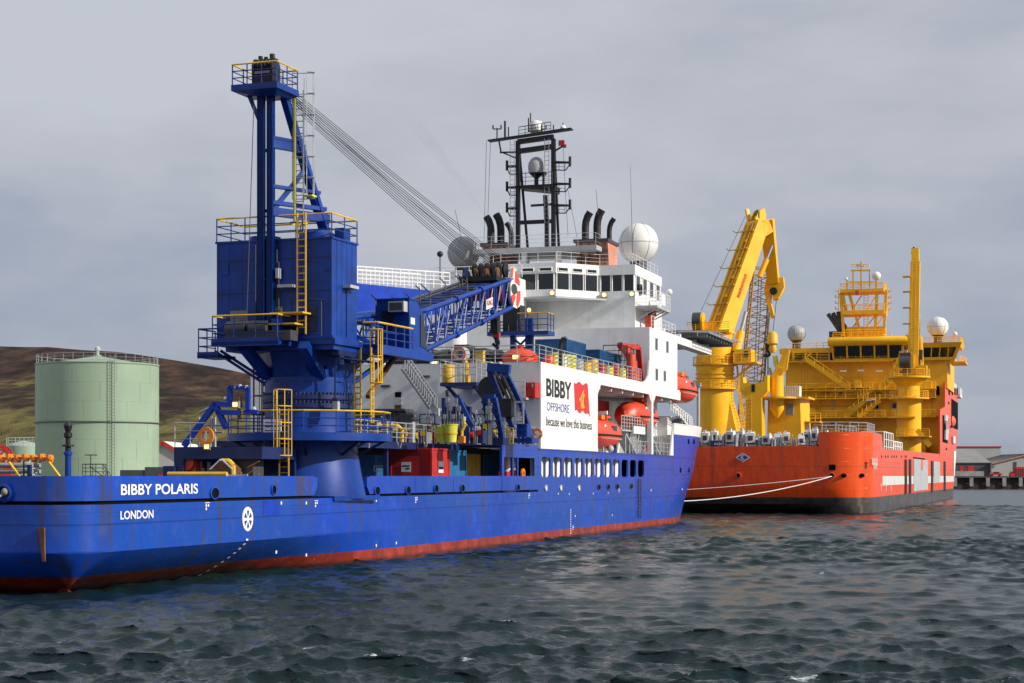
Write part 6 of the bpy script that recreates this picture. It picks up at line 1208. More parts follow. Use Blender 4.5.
# blue A-frame on top
s_ = 15; t = thing('stern_frame', 'blue steel lifting frame on top of the winch house beside the crane', 'frame', A, (15, A.S(210, 0, 15)[1], zr)); m = MB('blue')
for p, q in (((184, 446), (216, 403)), ((214, 404), (241, 405)), ((216, 406), (226, 428)), ((217, 412), (240, 413))): m.beam(A.S(*p, s_), A.S(*q, s_), .24, .26, (1, 0, 0))
part('boom', m, t); m = MB('blue')
for p, q in (((230, 404), (230, 387)), ((248, 412), (248, 388)), ((229, 387), (249, 388.5)), ((244, 412), (258, 412))): m.beam(A.S(*p, s_), A.S(*q, s_), .20, .20, (1, 0, 0))
part('hoop', m, t); m = MB('light_grey')
for px, py in ((225.5, 398.5), (235.5, 387.5), (240, 386.5), (246.5, 387.5), (254, 409)): m.ball(A.S(px, py, s_), .12, 8, 6)
part('beacon', m, t); m = MB('galv')
for px in (199, 204, 211.5, 215): m.bar(A.S(px, 447, s_+.5), A.S(px, 417, s_+.5), .07, 6)
for p, q in (((199, 413), (211, 407)), ((199, 425), (222, 425)), ((203, 432), (223, 432))): m.bar(A.S(*p, s_+.5), A.S(*q, s_+.5), .06, 5)
part('mast_pipes', m, t); m = MB('rust'); c = A.S(238, 400, s_); m.lathe(c, [(.16, -.12), (.16, .12)], 12, 'x'); m.bar(c, (c[0], c[1]-.1, c[2]-.9), .08, 5); part('hook', m, t)
for k, (px, py, nm) in enumerate(((235, 404.5, 'lit orange work lamp on the blue lifting frame'), (206.5, 446.5, 'lit orange work lamp on the front edge of the winch house'))):
    c = A.S(px, py, 13.9); t = thing('work_lamp', nm, 'lamp', A, c); m = MB('grey'); m.cbox((c[0]+.12, c[1], c[2]), .2, .34, .34); part('housing', m, t); m = MB('lamp'); m.cbox((c[0]-.01, c[1], c[2]), .05, .22, .2); part('lens', m, t)
c = A.S(206, 436, 13.8); m = MB('orange'); m.lathe((13.8, c[1], c[2]), [(.24, -.06), (.42, -.06), (.42, .06), (.24, .06)], 18, 'x'); solo('lifebuoy', 'orange lifebuoy on the rail of the winch house', 'lifebuoy', m, A, (13.8, c[1], c[2]))
# exhaust haze from both funnels
s = NT('exhaust'); vol = s.n('ShaderNodeVolumePrincipled'); vol.inputs['Color'].default_value = (.12, .12, .12, 1); s.t.nodes.remove(s.b)
nn = s.noise(.35, 4, (1, 1, 1)); s2 = s.n('ShaderNodeSeparateXYZ'); s.l(s.tc.outputs['Generated'], s2.inputs[0])
fa = s.math('MULTIPLY', s.ramp(s2.outputs[1], 1.05, -.1), s.ramp(nn, .30, .85)); s.l(s.math('MULTIPLY', fa, .11), vol.inputs['Density']); s.l(vol.outputs[0], s.o.inputs['Volume'])
for nm, x0, y0, x1, y1, s_ in (('thin dark exhaust drifting up from the right hand funnel', 594, 212, 572, 186, 96), ('thin dark exhaust drifting from the funnel beside the boom ropes', 490, 222, 402, 108, 96)):
    a, b = A.S(x0, y0, s_), A.S(x1, y1, s_); vs = []; m = MB('exhaust')
    n = 8; ring = []
    for i in range(n+1):
        u = i/n; c = lerp(a, b, u); r = .35+u*(1.8 if x0 > 550 else 4.6)
        ring.append([(c[0]+r*math.cos(2*math.pi*j/10), c[1]+r*.8*math.sin(2*math.pi*j/10), c[2]+.9*r*math.sin(2*math.pi*j/10)) for j in range(10)])
    vs = [p for r_ in ring for p in r_]; m.idx(vs, [(i*10+j, i*10+(j+1) % 10, (i+1)*10+(j+1) % 10, (i+1)*10+j) for i in range(n) for j in range(10)]+[tuple(range(10)), tuple(n*10+j for j in range(10))])
    solo('exhaust_smoke', nm, 'smoke', m, A, a, kind='stuff')
# ================================================================ THE RED SHIP
shipB = thing('construction_ship', 'red hulled offshore construction ship with yellow superstructure and white stripe', 'ship', B, (90, 15, 0))
RB, BB, LB = 4.6, 30.0, 15.0
def bowB(z): s1 = 160+(z-.5)*1.22 if z < 12.5 else 174.6+(z-12.5)*.2; return s1, 190+z*.5
def halfB(z, s_from=None):
    s1, s2 = bowB(z); pts = []
    d = max(0, 3.6-z); d = .10*d*d
    if s_from is None:
        for t in (15, 11, 8, 6, RB+.2): pts.append((d+max(0, 1.25-z)*2.6*min(1, max(0, (t-4.6)/3.4)), t))
        for i in range(13):
            a = R(90*i/12); pts.append((RB-RB*math.cos(a)+d*(1-i/12), RB-RB*math.sin(a)+.15*d*(i/12)))
        pts += [(RB+(s1-RB)*i/40, 0) for i in range(1, 40)]
    else: pts += [(s_from+(s1-s_from)*i/5, 0) for i in range(5)]
    pts += [(s1+(s2-s1)*u/20, LB*(u/20)**2) for u in range(21)]
    return pts
def bothB(h, z): return [(s, t, z) for s, t in h]+[(s, 2*LB-t, z) for s, t in h[::-1][1:]]
m = MB('hull_red'); loft(m, [bothB(halfB(z), z) for z in (-2, -1, 0, .6, 1.2, 1.8, 2.4, 3.2, 4, 5, 6, 7, 7.9)]); part('hull', m, shipB)
m = MB('dark_grey'); m.face(bothB(halfB(6.8), 6.8)[:-1]); part('deck', m, shipB)
# raised quarter bulwark with sloping ends and wall-top coaming
q = [(0, t) for t in (5.6, RB+.2)]+[(RB-RB*math.cos(R(7.5*i)), RB-RB*math.sin(R(7.5*i))) for i in range(13)]+[(9, 0), (13.2, 0)]
zB = B.z if 0 else None
m = MB('hull_red'); m.wall([(0, 5.9)]+q+[(13.8, 0)], 7.9, 9.62, .5); m.prism([(13.8, 0, 7.9), (15.6, 0, 7.9), (13.8, 0, 9.6)], (0, .4, 0)); part('quarter_bulwark', m, shipB)
m = MB('hull_red'); m.prism([(15.6, .03, 7.9), (121, .03, 7.9), (121, .03, 8.45)], (0, .4, 0)); m.wall([(0, 24), (0, 6)], 7.9, 8.0, .5); part('sheer_strake', m, shipB)
m = MB('galv'); m.rail([(.7, 5.6, 9.62), (1.6, 2.5, 9.62), (4.6, .8, 9.62), (13, .8, 9.62)], 1.15, 1.5, .045, 2); m.rail([(3.5, 7, 8.6), (3.5, 4, 8.6), (13, 3, 8.6)], 1.9, 2.0, .05, 3); part('railing', m, shipB)
# forward shell: steps up to the tall block
def shellB(z, s0): return [(s, t, z) for s, t in halfB(z, s0)]
m = MB('hull_red'); m.prism([(121.6, 0, 7.9), (137, 0, 7.9), (137, 0, 22.1), (135.8, 0, 22.1), (135.8, 0, 17.5), (129, 0, 17.0), (121.6, 0, 16.4)], (0, .3, 0)); part('side_shell', m, shipB)
def strip(mb, z0, z1, s0, s1, n=10):
    zs = [z0+(z1-z0)*i/6 for i in range(7)]; rings = []
    for z in zs:
        h = halfB(z, s0); rings.append([(s, t, z) for s, t in h]+[(s, 2*LB-t, z) for s, t in h[::-1][1:]])
    loft(mb, rings)
m = MB('hull_red'); strip(m, 7.9, 22.2, 137, 190); bwB = part('bow', m, shipB)
m = MB('white'); h = [(s, t) for s, t in halfB(8, 150) if s < 186]
for z0, z1 in ((4.52, 9.6),):
    a = [(s, t-.06, z0) for s, t in halfB(z0, 163) if s < 181]; b_ = [(s, t-.06, z1) for s, t in halfB(z1, 163)][:len(a)]
    m.idx(a+b_, [(i, i+1, len(a)+i+1, len(a)+i) for i in range(len(a)-1)])
part('bow_patch', m, bwB)
def B0(px, py, t=0): return B.T(px, py, t)
# boat recess and smaller openings as flat black painted shade, fender slots, scraped plates, stripe marks
def plate(mat, x0, y0, x1, y1, nm, t=-.06, root=shipB):
    a, b = B0(x0, y1, t), B0(x1, y0, t); m = MB(mat); m.box((a[0], t, a[2]), (b[0], t+.05, b[2])); return part(nm, m, root)
for x0, x1, y0, y1 in ((904.5, 906.3, 459.5, 494), (908.8, 910.6, 459.5, 493.5), (931, 932.6, 461, 492), (943.6, 945.2, 461.5, 491)):
    a, b = B0(x0, y1), B0(x1, y0); m = MB('black'); m.box((a[0], -.12, a[2]), (b[0], -.01, b[2])); part('fender', m, shipB)
plate('light_grey', 914, 460.5, 928, 491, 'side_door'); plate('fade_red', 921.2, 460, 923.2, 470, 'door_gap', -.1); plate('light_grey', 934, 462, 940, 482, 'side_door')
plate('void', 942.8, 417.5, 947.8, 442, 'side_opening_shade'); plate('void', 951.8, 403, 958, 427, 'boat_opening_shade', -.10)
a = B0(945.5, 440, -.2); m = MB('light_grey'); [m.tube([(a[0]+ds, -.2, a[2]), (a[0]+ds+1.0, -.25, a[2]+2), (a[0]+ds-.4, -.2, a[2]+3.4), (a[0]+ds+.8, -.2, a[2]+4.6)], .28, 6) for ds in (-1, 1.4, 3.4)]; part('hanging_gear', m, shipB)
for x0 in (949.5, 952.6, 955.2, 957.4): plate('void', x0-.7, 388.5, x0+.5, 394.5, 'window')
for px, py in ((949, 403), (948, 420), (946.5, 449), (951, 427)): plate('void', px-.5, py-.9, px+.5, py+.9, 'vent')
m = MB('void')
for k, px in enumerate((881.8, 885.5, 888, 892, 894.2, 896.5, 901.8, 905.2, 906.5)): a = B0(px, 456.6, -.02); m.box((a[0]-.35, -.03, a[2]-.16), (a[0]+.5, -.02, a[2]+.16))
a, b = B0(913, 457.6), B0(925, 458); m.box((a[0], -.03, a[2]-.1), (b[0], -.02, a[2]+.1)); part('scupper', m, shipB)
# lettering of the quarter, too small to read: rows of strokes
m = MB('letter_white')
for (px, py, n, h_) in ((872.0, 461.5, 6, .42), (873.6, 466, 4, .36), (881, 487, 1, .5), (886, 487.5, 1, .5), (891, 487.5, 1, .5)):
    for k in range(n): a = B0(px+1.0*k, py, -.03); m.box((a[0], -.03, a[2]-h_), (a[0]+.34, -.02, a[2]+h_)); m.box((a[0], -.03, a[2]+h_*.2), (a[0]+.62, -.02, a[2]+h_*.5))
part('quarter_lettering', m, shipB)
# transom marks
def BT(px, py, s=0): return B.S(px, py, s)
def tr_face(mb, pts, s=-.06): mb.face([(s, t, z) for _, t, z in (BT(*p) for p in pts)])
m = MB('letter_white'); tr_face(m, [(735.5, 457.5), (743, 453), (750.5, 457.5), (743, 462)]); m.use('letter_blue'); tr_face(m, [(737.3, 457.5), (743, 454.1), (748.7, 457.5), (743, 460.9)], -.08)
c = BT(743, 457.5); m.use('letter_white')
for k in range(7):
    a0_, a1_ = R(55+36*k), R(55+36*(k+1)); m.face([(-.10, c[1]+r*math.cos(a), c[2]+r*math.sin(a)) for r, a in ((.16, a0_+math.pi), (.27, a0_+math.pi), (.27, a1_+math.pi), (.16, a1_+math.pi))])
m.box((-.11, c[1]-.02, c[2]-.03), (-.1, c[1]+.2, c[2]+.03)); part('emblem', m, shipB)
def trhole(px, py, w_, h_, mat='void', ring='fade_red'):
    c = BT(px, py); m = MB(ring); m.lathe((-.02, c[1], c[2]), [(h_*.95, 0), (h_, -.12), (h_*.78, -.14), (h_*.72, 0)], 18, 'x'); m.use(mat); m.lathe((-.05, c[1], c[2]), [(.0001, 0), (h_*.74, 0)], 18, 'x'); part('fairlead', m, shipB)
trhole(738.5, 475.5, .4, .34); trhole(832, 475.4, .4, .34)
m = MB('void'); a, b = BT(829, 464.5), BT(835.5, 470); m.box((-.05, b[1], b[2]), (.05, a[1], a[2])); part('stern_window', m, shipB)
for px, ss in ((843.5, 0), (861.5, 0)):
    # on the curved quarter: solve the column on the arc
    best = min(range(0, 91), key=lambda d_: abs(CX+F*B.w((RB-RB*math.cos(R(d_)), RB-RB*math.sin(R(d_)), 0))[0]/B.w((RB-RB*math.cos(R(d_)), RB-RB*math.sin(R(d_)), 0))[1]-px)); aa = R(best)
    c = (RB-(RB+.04)*math.cos(aa), RB-(RB+.04)*math.sin(aa), BT(px, 475.4)[2]); m = MB('void'); m.ball(c, .34, 14, 8, .75); part('fairlead', m, shipB)
a = BT(832, 475.4)
for k, (e_, sag, nm) in enumerate((((-12, 27.5, 2.6), .3, 'upper white mooring line from the red transom towards the quay'), ((-34, 27, 2.4), 1.5, 'lower sagging white mooring line from the red transom towards the quay'))):
    st = (-.15, a[1], a[2]-.1); m = MB('letter_white'); pts = [tuple((1-u)*x+u*y-(4*sag*u*(1-u) if i == 2 else 0) for i, (x, y) in enumerate(zip(st, e_))) for u in [j/20 for j in range(21)]]; m.tube(pts, .03+.018*k, 6); solo('mooring_line', nm, 'rope', m, B, st)
# --- yellow superstructure
GS = 136.0
def G(px, py, s=GS): return B.S(px, py, s)
zb_, z1_, z2_, z3_ = 7.0, G(865, 417)[2], G(865, 388.5)[2], G(865, 360)[2]
m = MB('gold'); m.box((138.2, .2, zb_), (165, 29.6, z1_)); m.box((137.2, .25, z1_), (165, 29.7, z2_)); m.box((138.0, -.3, z2_), (160, 30.2, z3_)); sp = part('superstructure', m, shipB)
m = MB('gold'); m.box((138.0, 21.4, z3_), (158, 30.2, z3_+.3)); m.hexa([(136.5, G(870, 0, 136.5)[1], z2_+.2), (138, G(870, 0, 136.5)[1], z2_+.2), (138, 30.2, z2_+.2), (136.5, 30.2, z2_+.2), (136.5, G(870, 0, 136.5)[1], z2_+.35), (138, G(870, 0, 136.5)[1], z2_+.35), (138, 30.2, z2_+.35), (136.5, 30.2, z2_+.35)])
for z in (z1_, G(865, 398)[2], z2_-.2): m.box((134.6, 1.6, z-.18), (138.2, 29.6, z)); m.rail([(134.7, 29.5, z), (134.7, 1.7, z)], 1.2, 1.8, .038, 3)
m.rail([(135.5, 29.8, z3_), (135.5, 21.5, z3_)], 1.2, 1.6, .038, 3); m.rail([(135.9, 20.8, z3_+.1), (135.9, 10.8, z3_+.1)], 1.1, 1.5, .038, 3); m.box((135.6, 21.4, z3_-.2), (138.2, 30, z3_)); m.box((135.8, 9.5, z3_-.3), (138.2, 21.4, z3_+.02))
wkB = part('walkway', m, sp)
m = MB('gold')
for p, q in (((806, 359), (850, 389)), ((905, 360), (880, 390)), ((868, 398), (845, 417)), ((873, 389), (858, 398)), ((900, 360), (885, 388)), ((880, 400), (858, 417))):
    a, b = G(*p, 135), G(*q, 135); m.beam(a, b, .9, .16, (1, 0, 0)); m.bar((134.6, a[1], a[2]+1.1), (134.6, b[1], b[2]+1.1), .038, 4)
    for k in range(6): c = lerp(a, b, k/5); m.bar((134.6, c[1], c[2]), (134.6, c[1], c[2]+1.1), .045, 4)
part('outside_stair', m, sp)
# panelled, rounded shoulders of the port side wall
m = MB('gold_dark')
for k in range(16): t = 21.6+.55*k; m.box((137.93, t, z2_+.4), (137.99, t+.06, z3_-.2))
part('panel_rib', m, sp)
for (x0, y0, x1, y1, mt) in ((876, 391, 881, 395.5, 'glass'), (888.5, 391.5, 890.5, 395, 'glass'), (892.5, 403.5, 896.5, 408, 'glass'), (876, 404.5, 878.5, 408.5, 'void'), (831, 422.5, 834, 426, 'glass'), (839, 391.5, 842, 396, 'void'), (832, 401, 834, 409, 'gold_dark'), (811, 423, 816, 436, 'gold_dark'), (871, 356, 879, 358, 'gold_dark')):
    s_ = 137.15 if y0 < 417 else 138.15
    a, b = G(x0, y0, s_), G(x1, y1, s_); m = MB('light_grey'); m.box((s_-.05, b[1]-.12, b[2]-.12), (s_+.03, a[1]+.12, a[2]+.12)); f = part('window', m, sp); m = MB(mt); m.box((s_-.08, b[1], b[2]), (s_-.04, a[1], a[2])); part('pane', m, f)
m = MB('red')
for px, py in ((824.5, 392.5), (827.5, 392.2), (873, 405.5)): c = G(px, py, 137); m.lathe(c, [(.25, -.1), (.5, -.1), (.5, .1), (.25, .1)], 12, 'x')
m.use('letter_white')
for px, py in ((869, 400), (873, 399.5), (843, 371), (861, 370.5), (879, 371)): c = G(px, py, 134.4); m.cbox(c, .3, 1.1, .25)
part('deck_fitting', m, sp)
m = MB('gold_dark')
for px, y0, y1 in ((806, 392, 440), (820, 392, 415), (848, 362, 387), (858, 362, 387), (890, 395, 416), (838, 420, 440), (862, 398, 440), (816, 420, 438)): a, b = G(px, y0, 137.0), G(px, y1, 137.0); m.bar(a, b, .13, 5)
for y, x0, x1 in ((377, 815, 868), (383, 872, 905), (406, 806, 866), (425, 806, 880)): m.bar(G(x0, y, 137.0), G(x1, y, 137.0), .10, 5)
part('pipework', m, sp)
m = MB('gold')
for px, y, w_, h_ in ((812, 412, 1.4, 1.6), (852, 411, 1.0, 1.8), (836, 434, 1.8, 2.0), (868, 434, 1.4, 2.4), (884, 413, 1.0, 1.4), (858, 384, 1.2, 1.5)): c = G(px, y, 136.6); m.cbox(c, 1.0, w_, h_)
part('deck_locker', m, sp)
# bridge
zr_ = G(865, 345.5, 135)[2]; zt_ = G(865, 336.5, 135)[2]; tL, tR_ = G(833, 0, 135)[1], G(902, 0, 135)[1]; zw_ = z3_+.3
m = MB('gold'); m.hexa([(136, tR_, z3_), (150, tR_, z3_), (150, tL, z3_), (136, tL, z3_), (136, tR_, zw_), (150, tR_, zw_), (150, tL, zw_), (136, tL, zw_)])
m.box((137.2, tR_+.3, zw_), (150, tL-.3, zr_))
for k in range(6): t = tR_+(tL-tR_)*k/5; m.beam((135.9, t, zw_), (135.3, t+(.25 if k == 5 else -.25 if k == 0 else 0), zr_+.1), .28, .28, (0, 1, 0))
brB = part('bridge', m, shipB)
m = MB('gold'); rr = (zt_-zr_)/2
for k in range(1): m.lathe((135.4, tR_-.9, zr_+rr), [(.0001, -.05), (rr*.9, 0), (rr, .3), (rr, tL-tR_+1.4), (rr*.85, tL-tR_+1.9), (.0001, tL-tR_+2.0)], 24, 'y')
m.box((135.4, tR_-.9, zr_+.05), (150, tL+1, zt_-.05)); m.hexa([(133.5, tR_-2.3, zr_+.2), (150, tR_-2.3, zr_+.2), (150, tR_-.7, zr_), (135.0, tR_-.7, zr_), (135, tR_-2.3, zt_+.1), (150, tR_-2.3, zt_+.1), (150, tR_-.7, zt_+.2), (135.0, tR_-.7, zt_+.2)]); part('bridge_roof', m, brB)
for k in range(5):
    t0_ = tR_+(tL-tR_)*k/5+.2; t1_ = tR_+(tL-tR_)*(k+1)/5-.2; m = MB('glass'); m.hexa([(135.98, t0_, zw_), (136.05, t0_, zw_), (136.05, t1_, zw_), (135.98, t1_, zw_), (135.5, t0_, zr_+.05), (135.57, t0_, zr_+.05), (135.57, t1_, zr_+.05), (135.5, t1_, zr_+.05)]); part('window', m, brB)
# wings
a, b = G(781, 351), G(834, 359); m = MB('gold'); m.box((136.6, b[1], a[2]-.45), (146, a[1]+.4, a[2]+.5)); m.beam(G(800, 364, 136), G(812, 352, 136), .3, .4, (1, 0, 0)); [m.beam((136.6, b[1]+1+2.3*k, b[2]-.4), (136.6, b[1]+1+2.3*k, a[2]), .2, .2, (0, 1, 0)) for k in range(4)]; m.box((138.5, b[1], b[2]-.5), (146, a[1], a[2])); wp = part('bridge_wing', m, brB); m = MB('glass'); m.box((138.4, b[1]+.3, b[2]-.1), (138.49, a[1]-.4, a[2]-.5)); part('window', m, wp)
a, b = G(922, 342.5), G(960, 357); sA_ = 137.5; m = MB('gold'); m.hexa([(136.8, b[1], a[2]-.9), (147, b[1], a[2]-.9), (147, a[1], a[2]-.9), (136.8, a[1], a[2]-.9), (136.5, b[1]-.3, a[2]), (147, b[1]-.3, a[2]), (147, a[1], a[2]), (136.5, a[1], a[2])]); m.box((137.4, b[1]+1.2, b[2]-.4), (146, a[1], b[2]+.15)); m.box((138, .2, z3_-1), (160, 9, z3_))
for k in range(5): t = b[1]+.6+(a[1]-b[1]-.8)*k/4; m.beam((137.5, t+.2, b[2]), (136.9, t, a[2]-.7), .22, .22, (0, 1, 0))
m.beam((137.5, b[1]+1.4, b[2]-.6), (137.0, b[1]+.2, a[2]-.5), .5, .6, (0, 1, 0)); m.rail([(138, b[1]+.3, b[2]-.7), (147, b[1]-.6, b[2]-.7)], 1.1, 1.4, .05, 2); m.box((137.6, b[1]-.9, b[2]-1.0), (147, b[1]+2, b[2]-.7)); m.rail([(137.4, a[1], a[2]), (137.4, b[1], a[2]), (147, b[1], a[2])], 1.1, 1.5, .05, 2); wp = part('bridge_wing', m, brB)
m = MB('glass'); m.hexa([(137.6, b[1]+1.3, b[2]+.1), (138, b[1]+1.3, b[2]+.1), (138, a[1], b[2]+.1), (137.6, a[1], b[2]+.1), (137.1, b[1]+.4, a[2]-.9), (138, b[1]+.4, a[2]-.9), (138, a[1], a[2]-.9), (137.1, a[1], a[2]-.9)]); part('window', m, wp)
m = MB('gold'); m.box((138.1, .1, 14), (160, 8.6, z3_)); m.box((137.0, 2.6, z1_), (138.1, 8.6, z2_+1.2)); m.rail([(136.9, 8.4, z2_-3), (136.9, 2.6, z2_-3)], 1.2, 1.4, .038, 3); [m.beam((136.9, 3+1.6*k, z1_), (136.9, 4.2+1.6*k, z1_+3), .2, .2, (1, 0, 0)) for k in range(4)]; part('starboard_tower', m, sp)
m = MB('gold_dark'); a, b = G(927, 411, 137), G(940, 449, 137); m.box((128, 3, 7), (138, 8.8, b[2]+1)); m.use('void'); a, b = G(936.5, 386, 136.9), G(939.5, 395, 136.9); m.box((136.85, b[1], b[2]), (137.1, a[1], a[2])); part('side_recess', m, sp)
m = MB('white'); m.box((176, -.6, 21.0), (184, 1.5, 21.5)); m.rail([(176, -.5, 21.5), (184, -.5, 21.5)], 1.4, 2, .06, 3); m.use('gold'); m.rail([(165, .3, 22.1), (178, .3, 22.1)], 1.6, 1.5, .06, 3); part('side_platform', m, shipB)
m = MB('gold'); m.rail([(138, 29.8, G(865, 349)[2]), (138, 21.5, G(865, 349)[2])], 1.5, 1.5, .05, 2); m.rail([(137, 21, zt_), (137, 10, zt_)], 1.0, 1.5, .05, 2); part('roof_railing', m, brB)
# radomes
for px, py, r_, mt in ((796.5, 333.5, 1.75, 'radome_grey'), (938, 327, 1.95, 'radome')):
    c = G(px, py, 141); m = MB(mt); m.ball(c, r_, 28, 18); rd = part('radome', m, shipB); m = MB('dark_grey'); m.lathe((c[0], c[1], c[2]-r_-1.1), [(.8, 0), (.8, 1.2), (1.2, 1.45)], 14); part('stand', m, rd)
    m = MB('light_grey'); m.lathe(c, [(r_+.02, -.03), (r_+.03, 0), (r_+.02, .03)], 28); [m.tube([(c[0]+(r_+.015)*math.cos(b)*math.cos(k*.785), c[1]+(r_+.015)*math.cos(b)*math.sin(k*.785), c[2]+(r_+.015)*math.sin(b)) for b in [R(-90+9*j) for j in range(41)]], .025, 4) for k in range(4)]; part('panel_seam', m, rd)
c = G(955, 334, 139); m = MB('radome'); m.ball(c, .45, 14, 9); m.use('gold'); m.bar((c[0], c[1], c[2]-1.6), c, .1, 6); part('small_radome', m, shipB)
# mast
sM = 141.0
def K(px, py, s=sM): return B.S(px, py, s)
m = MB('gold')
for x0, y0, x1, y1 in ((844, 336, 840.5, 293), (884, 334, 886, 290), (846, 311, 842.5, 293), (861, 334, 849, 293), (875, 333, 877, 293)): m.beam(K(x0, y0), K(x1, y1), .55, .5, (1, 0, 0)); a, b = K(x0, y0, sM+5), K(x1, y1, sM+5); m.beam(a, b, .4, .4, (1, 0, 0))
for p, q in (((848, 334), (861, 316)), ((861, 334), (875, 316)), ((866, 312), (878, 293)), ((870, 334), (884, 316)), ((852, 310), (862, 295))): m.bar(K(*p, sM+2), K(*q, sM+2), .12, 5)
m.ladder(K(866, 335, sM+1), K(866, 290, sM+1), (0, 1, 0), .8, .5, .06); [m.bar(K(x, 336, sM+1), K(x, y, sM+1), .10, 5) for x, y in ((856, 322), (872, 326), (879, 324))]
mB_ = part('mast', m, shipB)
m = MB('gold'); a, b = K(846, 337), K(884, 326); m.box((sM+.5, b[1], a[2]-.5), (sM+4.5, a[1], b[2])); a, b = K(829, 337), K(846, 333); m.box((sM+.5, b[1], a[2]-.5), (sM+4.5, a[1], b[2])); part('mast_house', m, mB_)
m = MB('gold')
for x0, x1, y0, y1 in ((840.5, 884, 293, 288.5), (842, 884.5, 315, 309.8)): a, b = K(x0, y0), K(x1, y1); m.box((sM-.8, b[1], a[2]), (sM+5.5, a[1], b[2])); m.rail([(sM-.7, a[1], b[2]), (sM-.7, b[1], b[2]), (sM+5, b[1], b[2])], 1.15, 1.2, .06, 3)
m.rail([(sM-1, K(845, 0)[1], zt_+.1), (sM-1, K(886, 0)[1], zt_+.1)], 1.6, 1.2, .06, 3); part('mast_platform', m, mB_)
m = MB('gold')
for x0, y0, x1, y1, w_ in ((847, 289, 847, 279, .3), (853, 289, 853, 270, .25), (861, 289, 861, 261.5, .25), (869.5, 289, 869.5, 269, .2), (876, 289, 876, 280, .3)): m.beam(K(x0, y0), K(x1, y1), w_, w_, (1, 0, 0))
m.beam(K(851, 270.5), K(870, 270.5), .2, .3); m.beam(K(847, 282), K(877, 282), .2, .2); m.rail([K(852, 269), K(869, 269)], .9, 1, .05, 1); m.bar(K(856, 265.5), K(864, 266), .08, 5)
for px, y0 in ((839, 291), (888, 291)):
    sg = -1 if px < 850 else 1
    for k in range(4): a = K(px, y0+6*k); b = K(px+3.5*sg, y0+6*k+.5); m.bar(a, b, .07, 4); m.bar(b, (b[0], b[1], b[2]+.5), .12, 5)
    m.bar(K(px+.5*sg, y0-3), K(px+.5*sg, y0+20), .06, 4)
part('mast_top', m, mB_)
m = MB('radome'); m.ball(K(876.5, 276), .85, 18, 12); m.ball(K(846.5, 279), .32, 12, 8); m.use('boat_red'); m.cbox(K(857, 293, sM-1), .2, .7, .9); part('radome', m, mB_)
for px in (829, 833, 837): m = MB('dark_grey'); m.tube([K(px+12, 335, sM+1), K(px+10, 330, sM+1), K(px+2, 318, sM+1), K(px-1+(px-829)*.3, 314-(px-829)*.3, sM+1)], .42, 10); part('exhaust_pipe', m, mB_)
m = MB('dark_grey'); a, b = K(829, 336), K(846, 331); m.box((sM, b[1], a[2]-.3), (sM+3, a[1], b[2])); part('exhaust_base', m, mB_)
# --- starboard deck crane with its boom upright
sC = 96.0; c = B.S(909, 450, sC)
def Cc(px, py, s=sC): return B.S(px, py, s)
dk = thing('deck_crane', 'slim yellow deck crane with upright boom on the starboard side of the red ship', 'crane', B, (sC, c[1], 7)); tc_ = c[1]; zc_ = lambda y: Cc(909, y)[2]
m = MB('gold'); m.lathe((sC, tc_, 6.8), [(2.0, 0), (2.0, zc_(402)-6.8), (2.3, zc_(400)-6.8), (2.3, zc_(398)-6.8), (1.8, zc_(397)-6.8), (1.7, zc_(380)-6.8), (2.4, zc_(376)-6.8)], 28); part('pedestal', m, dk)
m = MB('gold'); zz_ = zc_(398); m.lathe((sC, tc_, zz_-.2), [(2, 0), (3.3, 0), (3.3, .2), (2, .2)], 20); m.rail([(sC+3.2*math.cos(k*.4488), tc_+3.2*math.sin(k*.4488), zz_) for k in range(15)], 1.15, 1.2, .038, 3); zz_ = zc_(376.5); m.lathe((sC, tc_, zz_-.3), [(1.6, 0), (3.5, 0), (3.5, .3), (1.6, .3)], 20); m.rail([(sC+3.4*math.cos(k*.4488), tc_+3.4*math.sin(k*.4488), zz_) for k in range(15)], 1.1, 1.3, .038, 2)
a, b = Cc(889, 417, sC-1), Cc(916, 417, sC-1); m.box((sC-3, b[1], a[2]-.2), (sC+2, a[1], a[2])); a, b = Cc(897, 436, sC-2.5), Cc(930, 436, sC-2.5); m.box((sC-4, b[1], a[2]-.2), (sC+1, a[1], a[2])); m.rail([(sC-4, a[1], a[2]), (sC-4, b[1], a[2])], 1.1, 1.2, .038, 3); m.beam(Cc(917, 430, sC-3), Cc(930, 446, sC-3), .8, .15, (1, 0, 0)); part('walkway', m, dk)
m = MB('gold'); m.lathe((sC, tc_, zc_(386)), [(1.8, 0), (3.1, zc_(378)-zc_(386))], 20); m.box((sC-2.4, tc_+.9, zc_(371)), (sC-.6, tc_+2.4, zc_(368))); m.box((sC-2, tc_-3.0, zc_(376)), (sC, tc_-1.6, zc_(366))); m.beam((sC-1.9, tc_+2.0, zc_(376)), (sC-1.9, tc_+1.2, zc_(352)), .35, .4, (0, 1, 0)); m.box((sC-1.6, tc_-.9, zc_(376)), (sC+1.6, tc_+.9, zc_(355))); m.beam((sC-1.2, tc_-1.2, zc_(376)), (sC-.8, tc_-1.2, zc_(350)), .5, .7, (0, 1, 0)); hd_ = part('slew_housing', m, dk)
m = MB('dark_grey'); a, b = Cc(900, 373, sC-1), Cc(911, 353, sC-1); m.box((sC-2.1, b[1], a[2]), (sC-1.0, a[1], b[2])); m.lathe((sC-1.6, (a[1]+b[1])/2, (a[2]+b[2])/2), [(1.2, -.8), (1.2, .8)], 18, 'y'); part('winch_drum', m, dk)
m = MB('gold'); a, b = Cc(913.5, 356, sC), Cc(915.5, 262, sC+1.2); m.beam(a, b, 2.2, 1.7, (0, 1, 0), 1.7, 1.5); m.beam(b, Cc(915.3, 249, sC+1.4), 1.5, 1.2, (0, 1, 0)); bm_ = part('boom', m, dk)
m = MB('gold_dark')
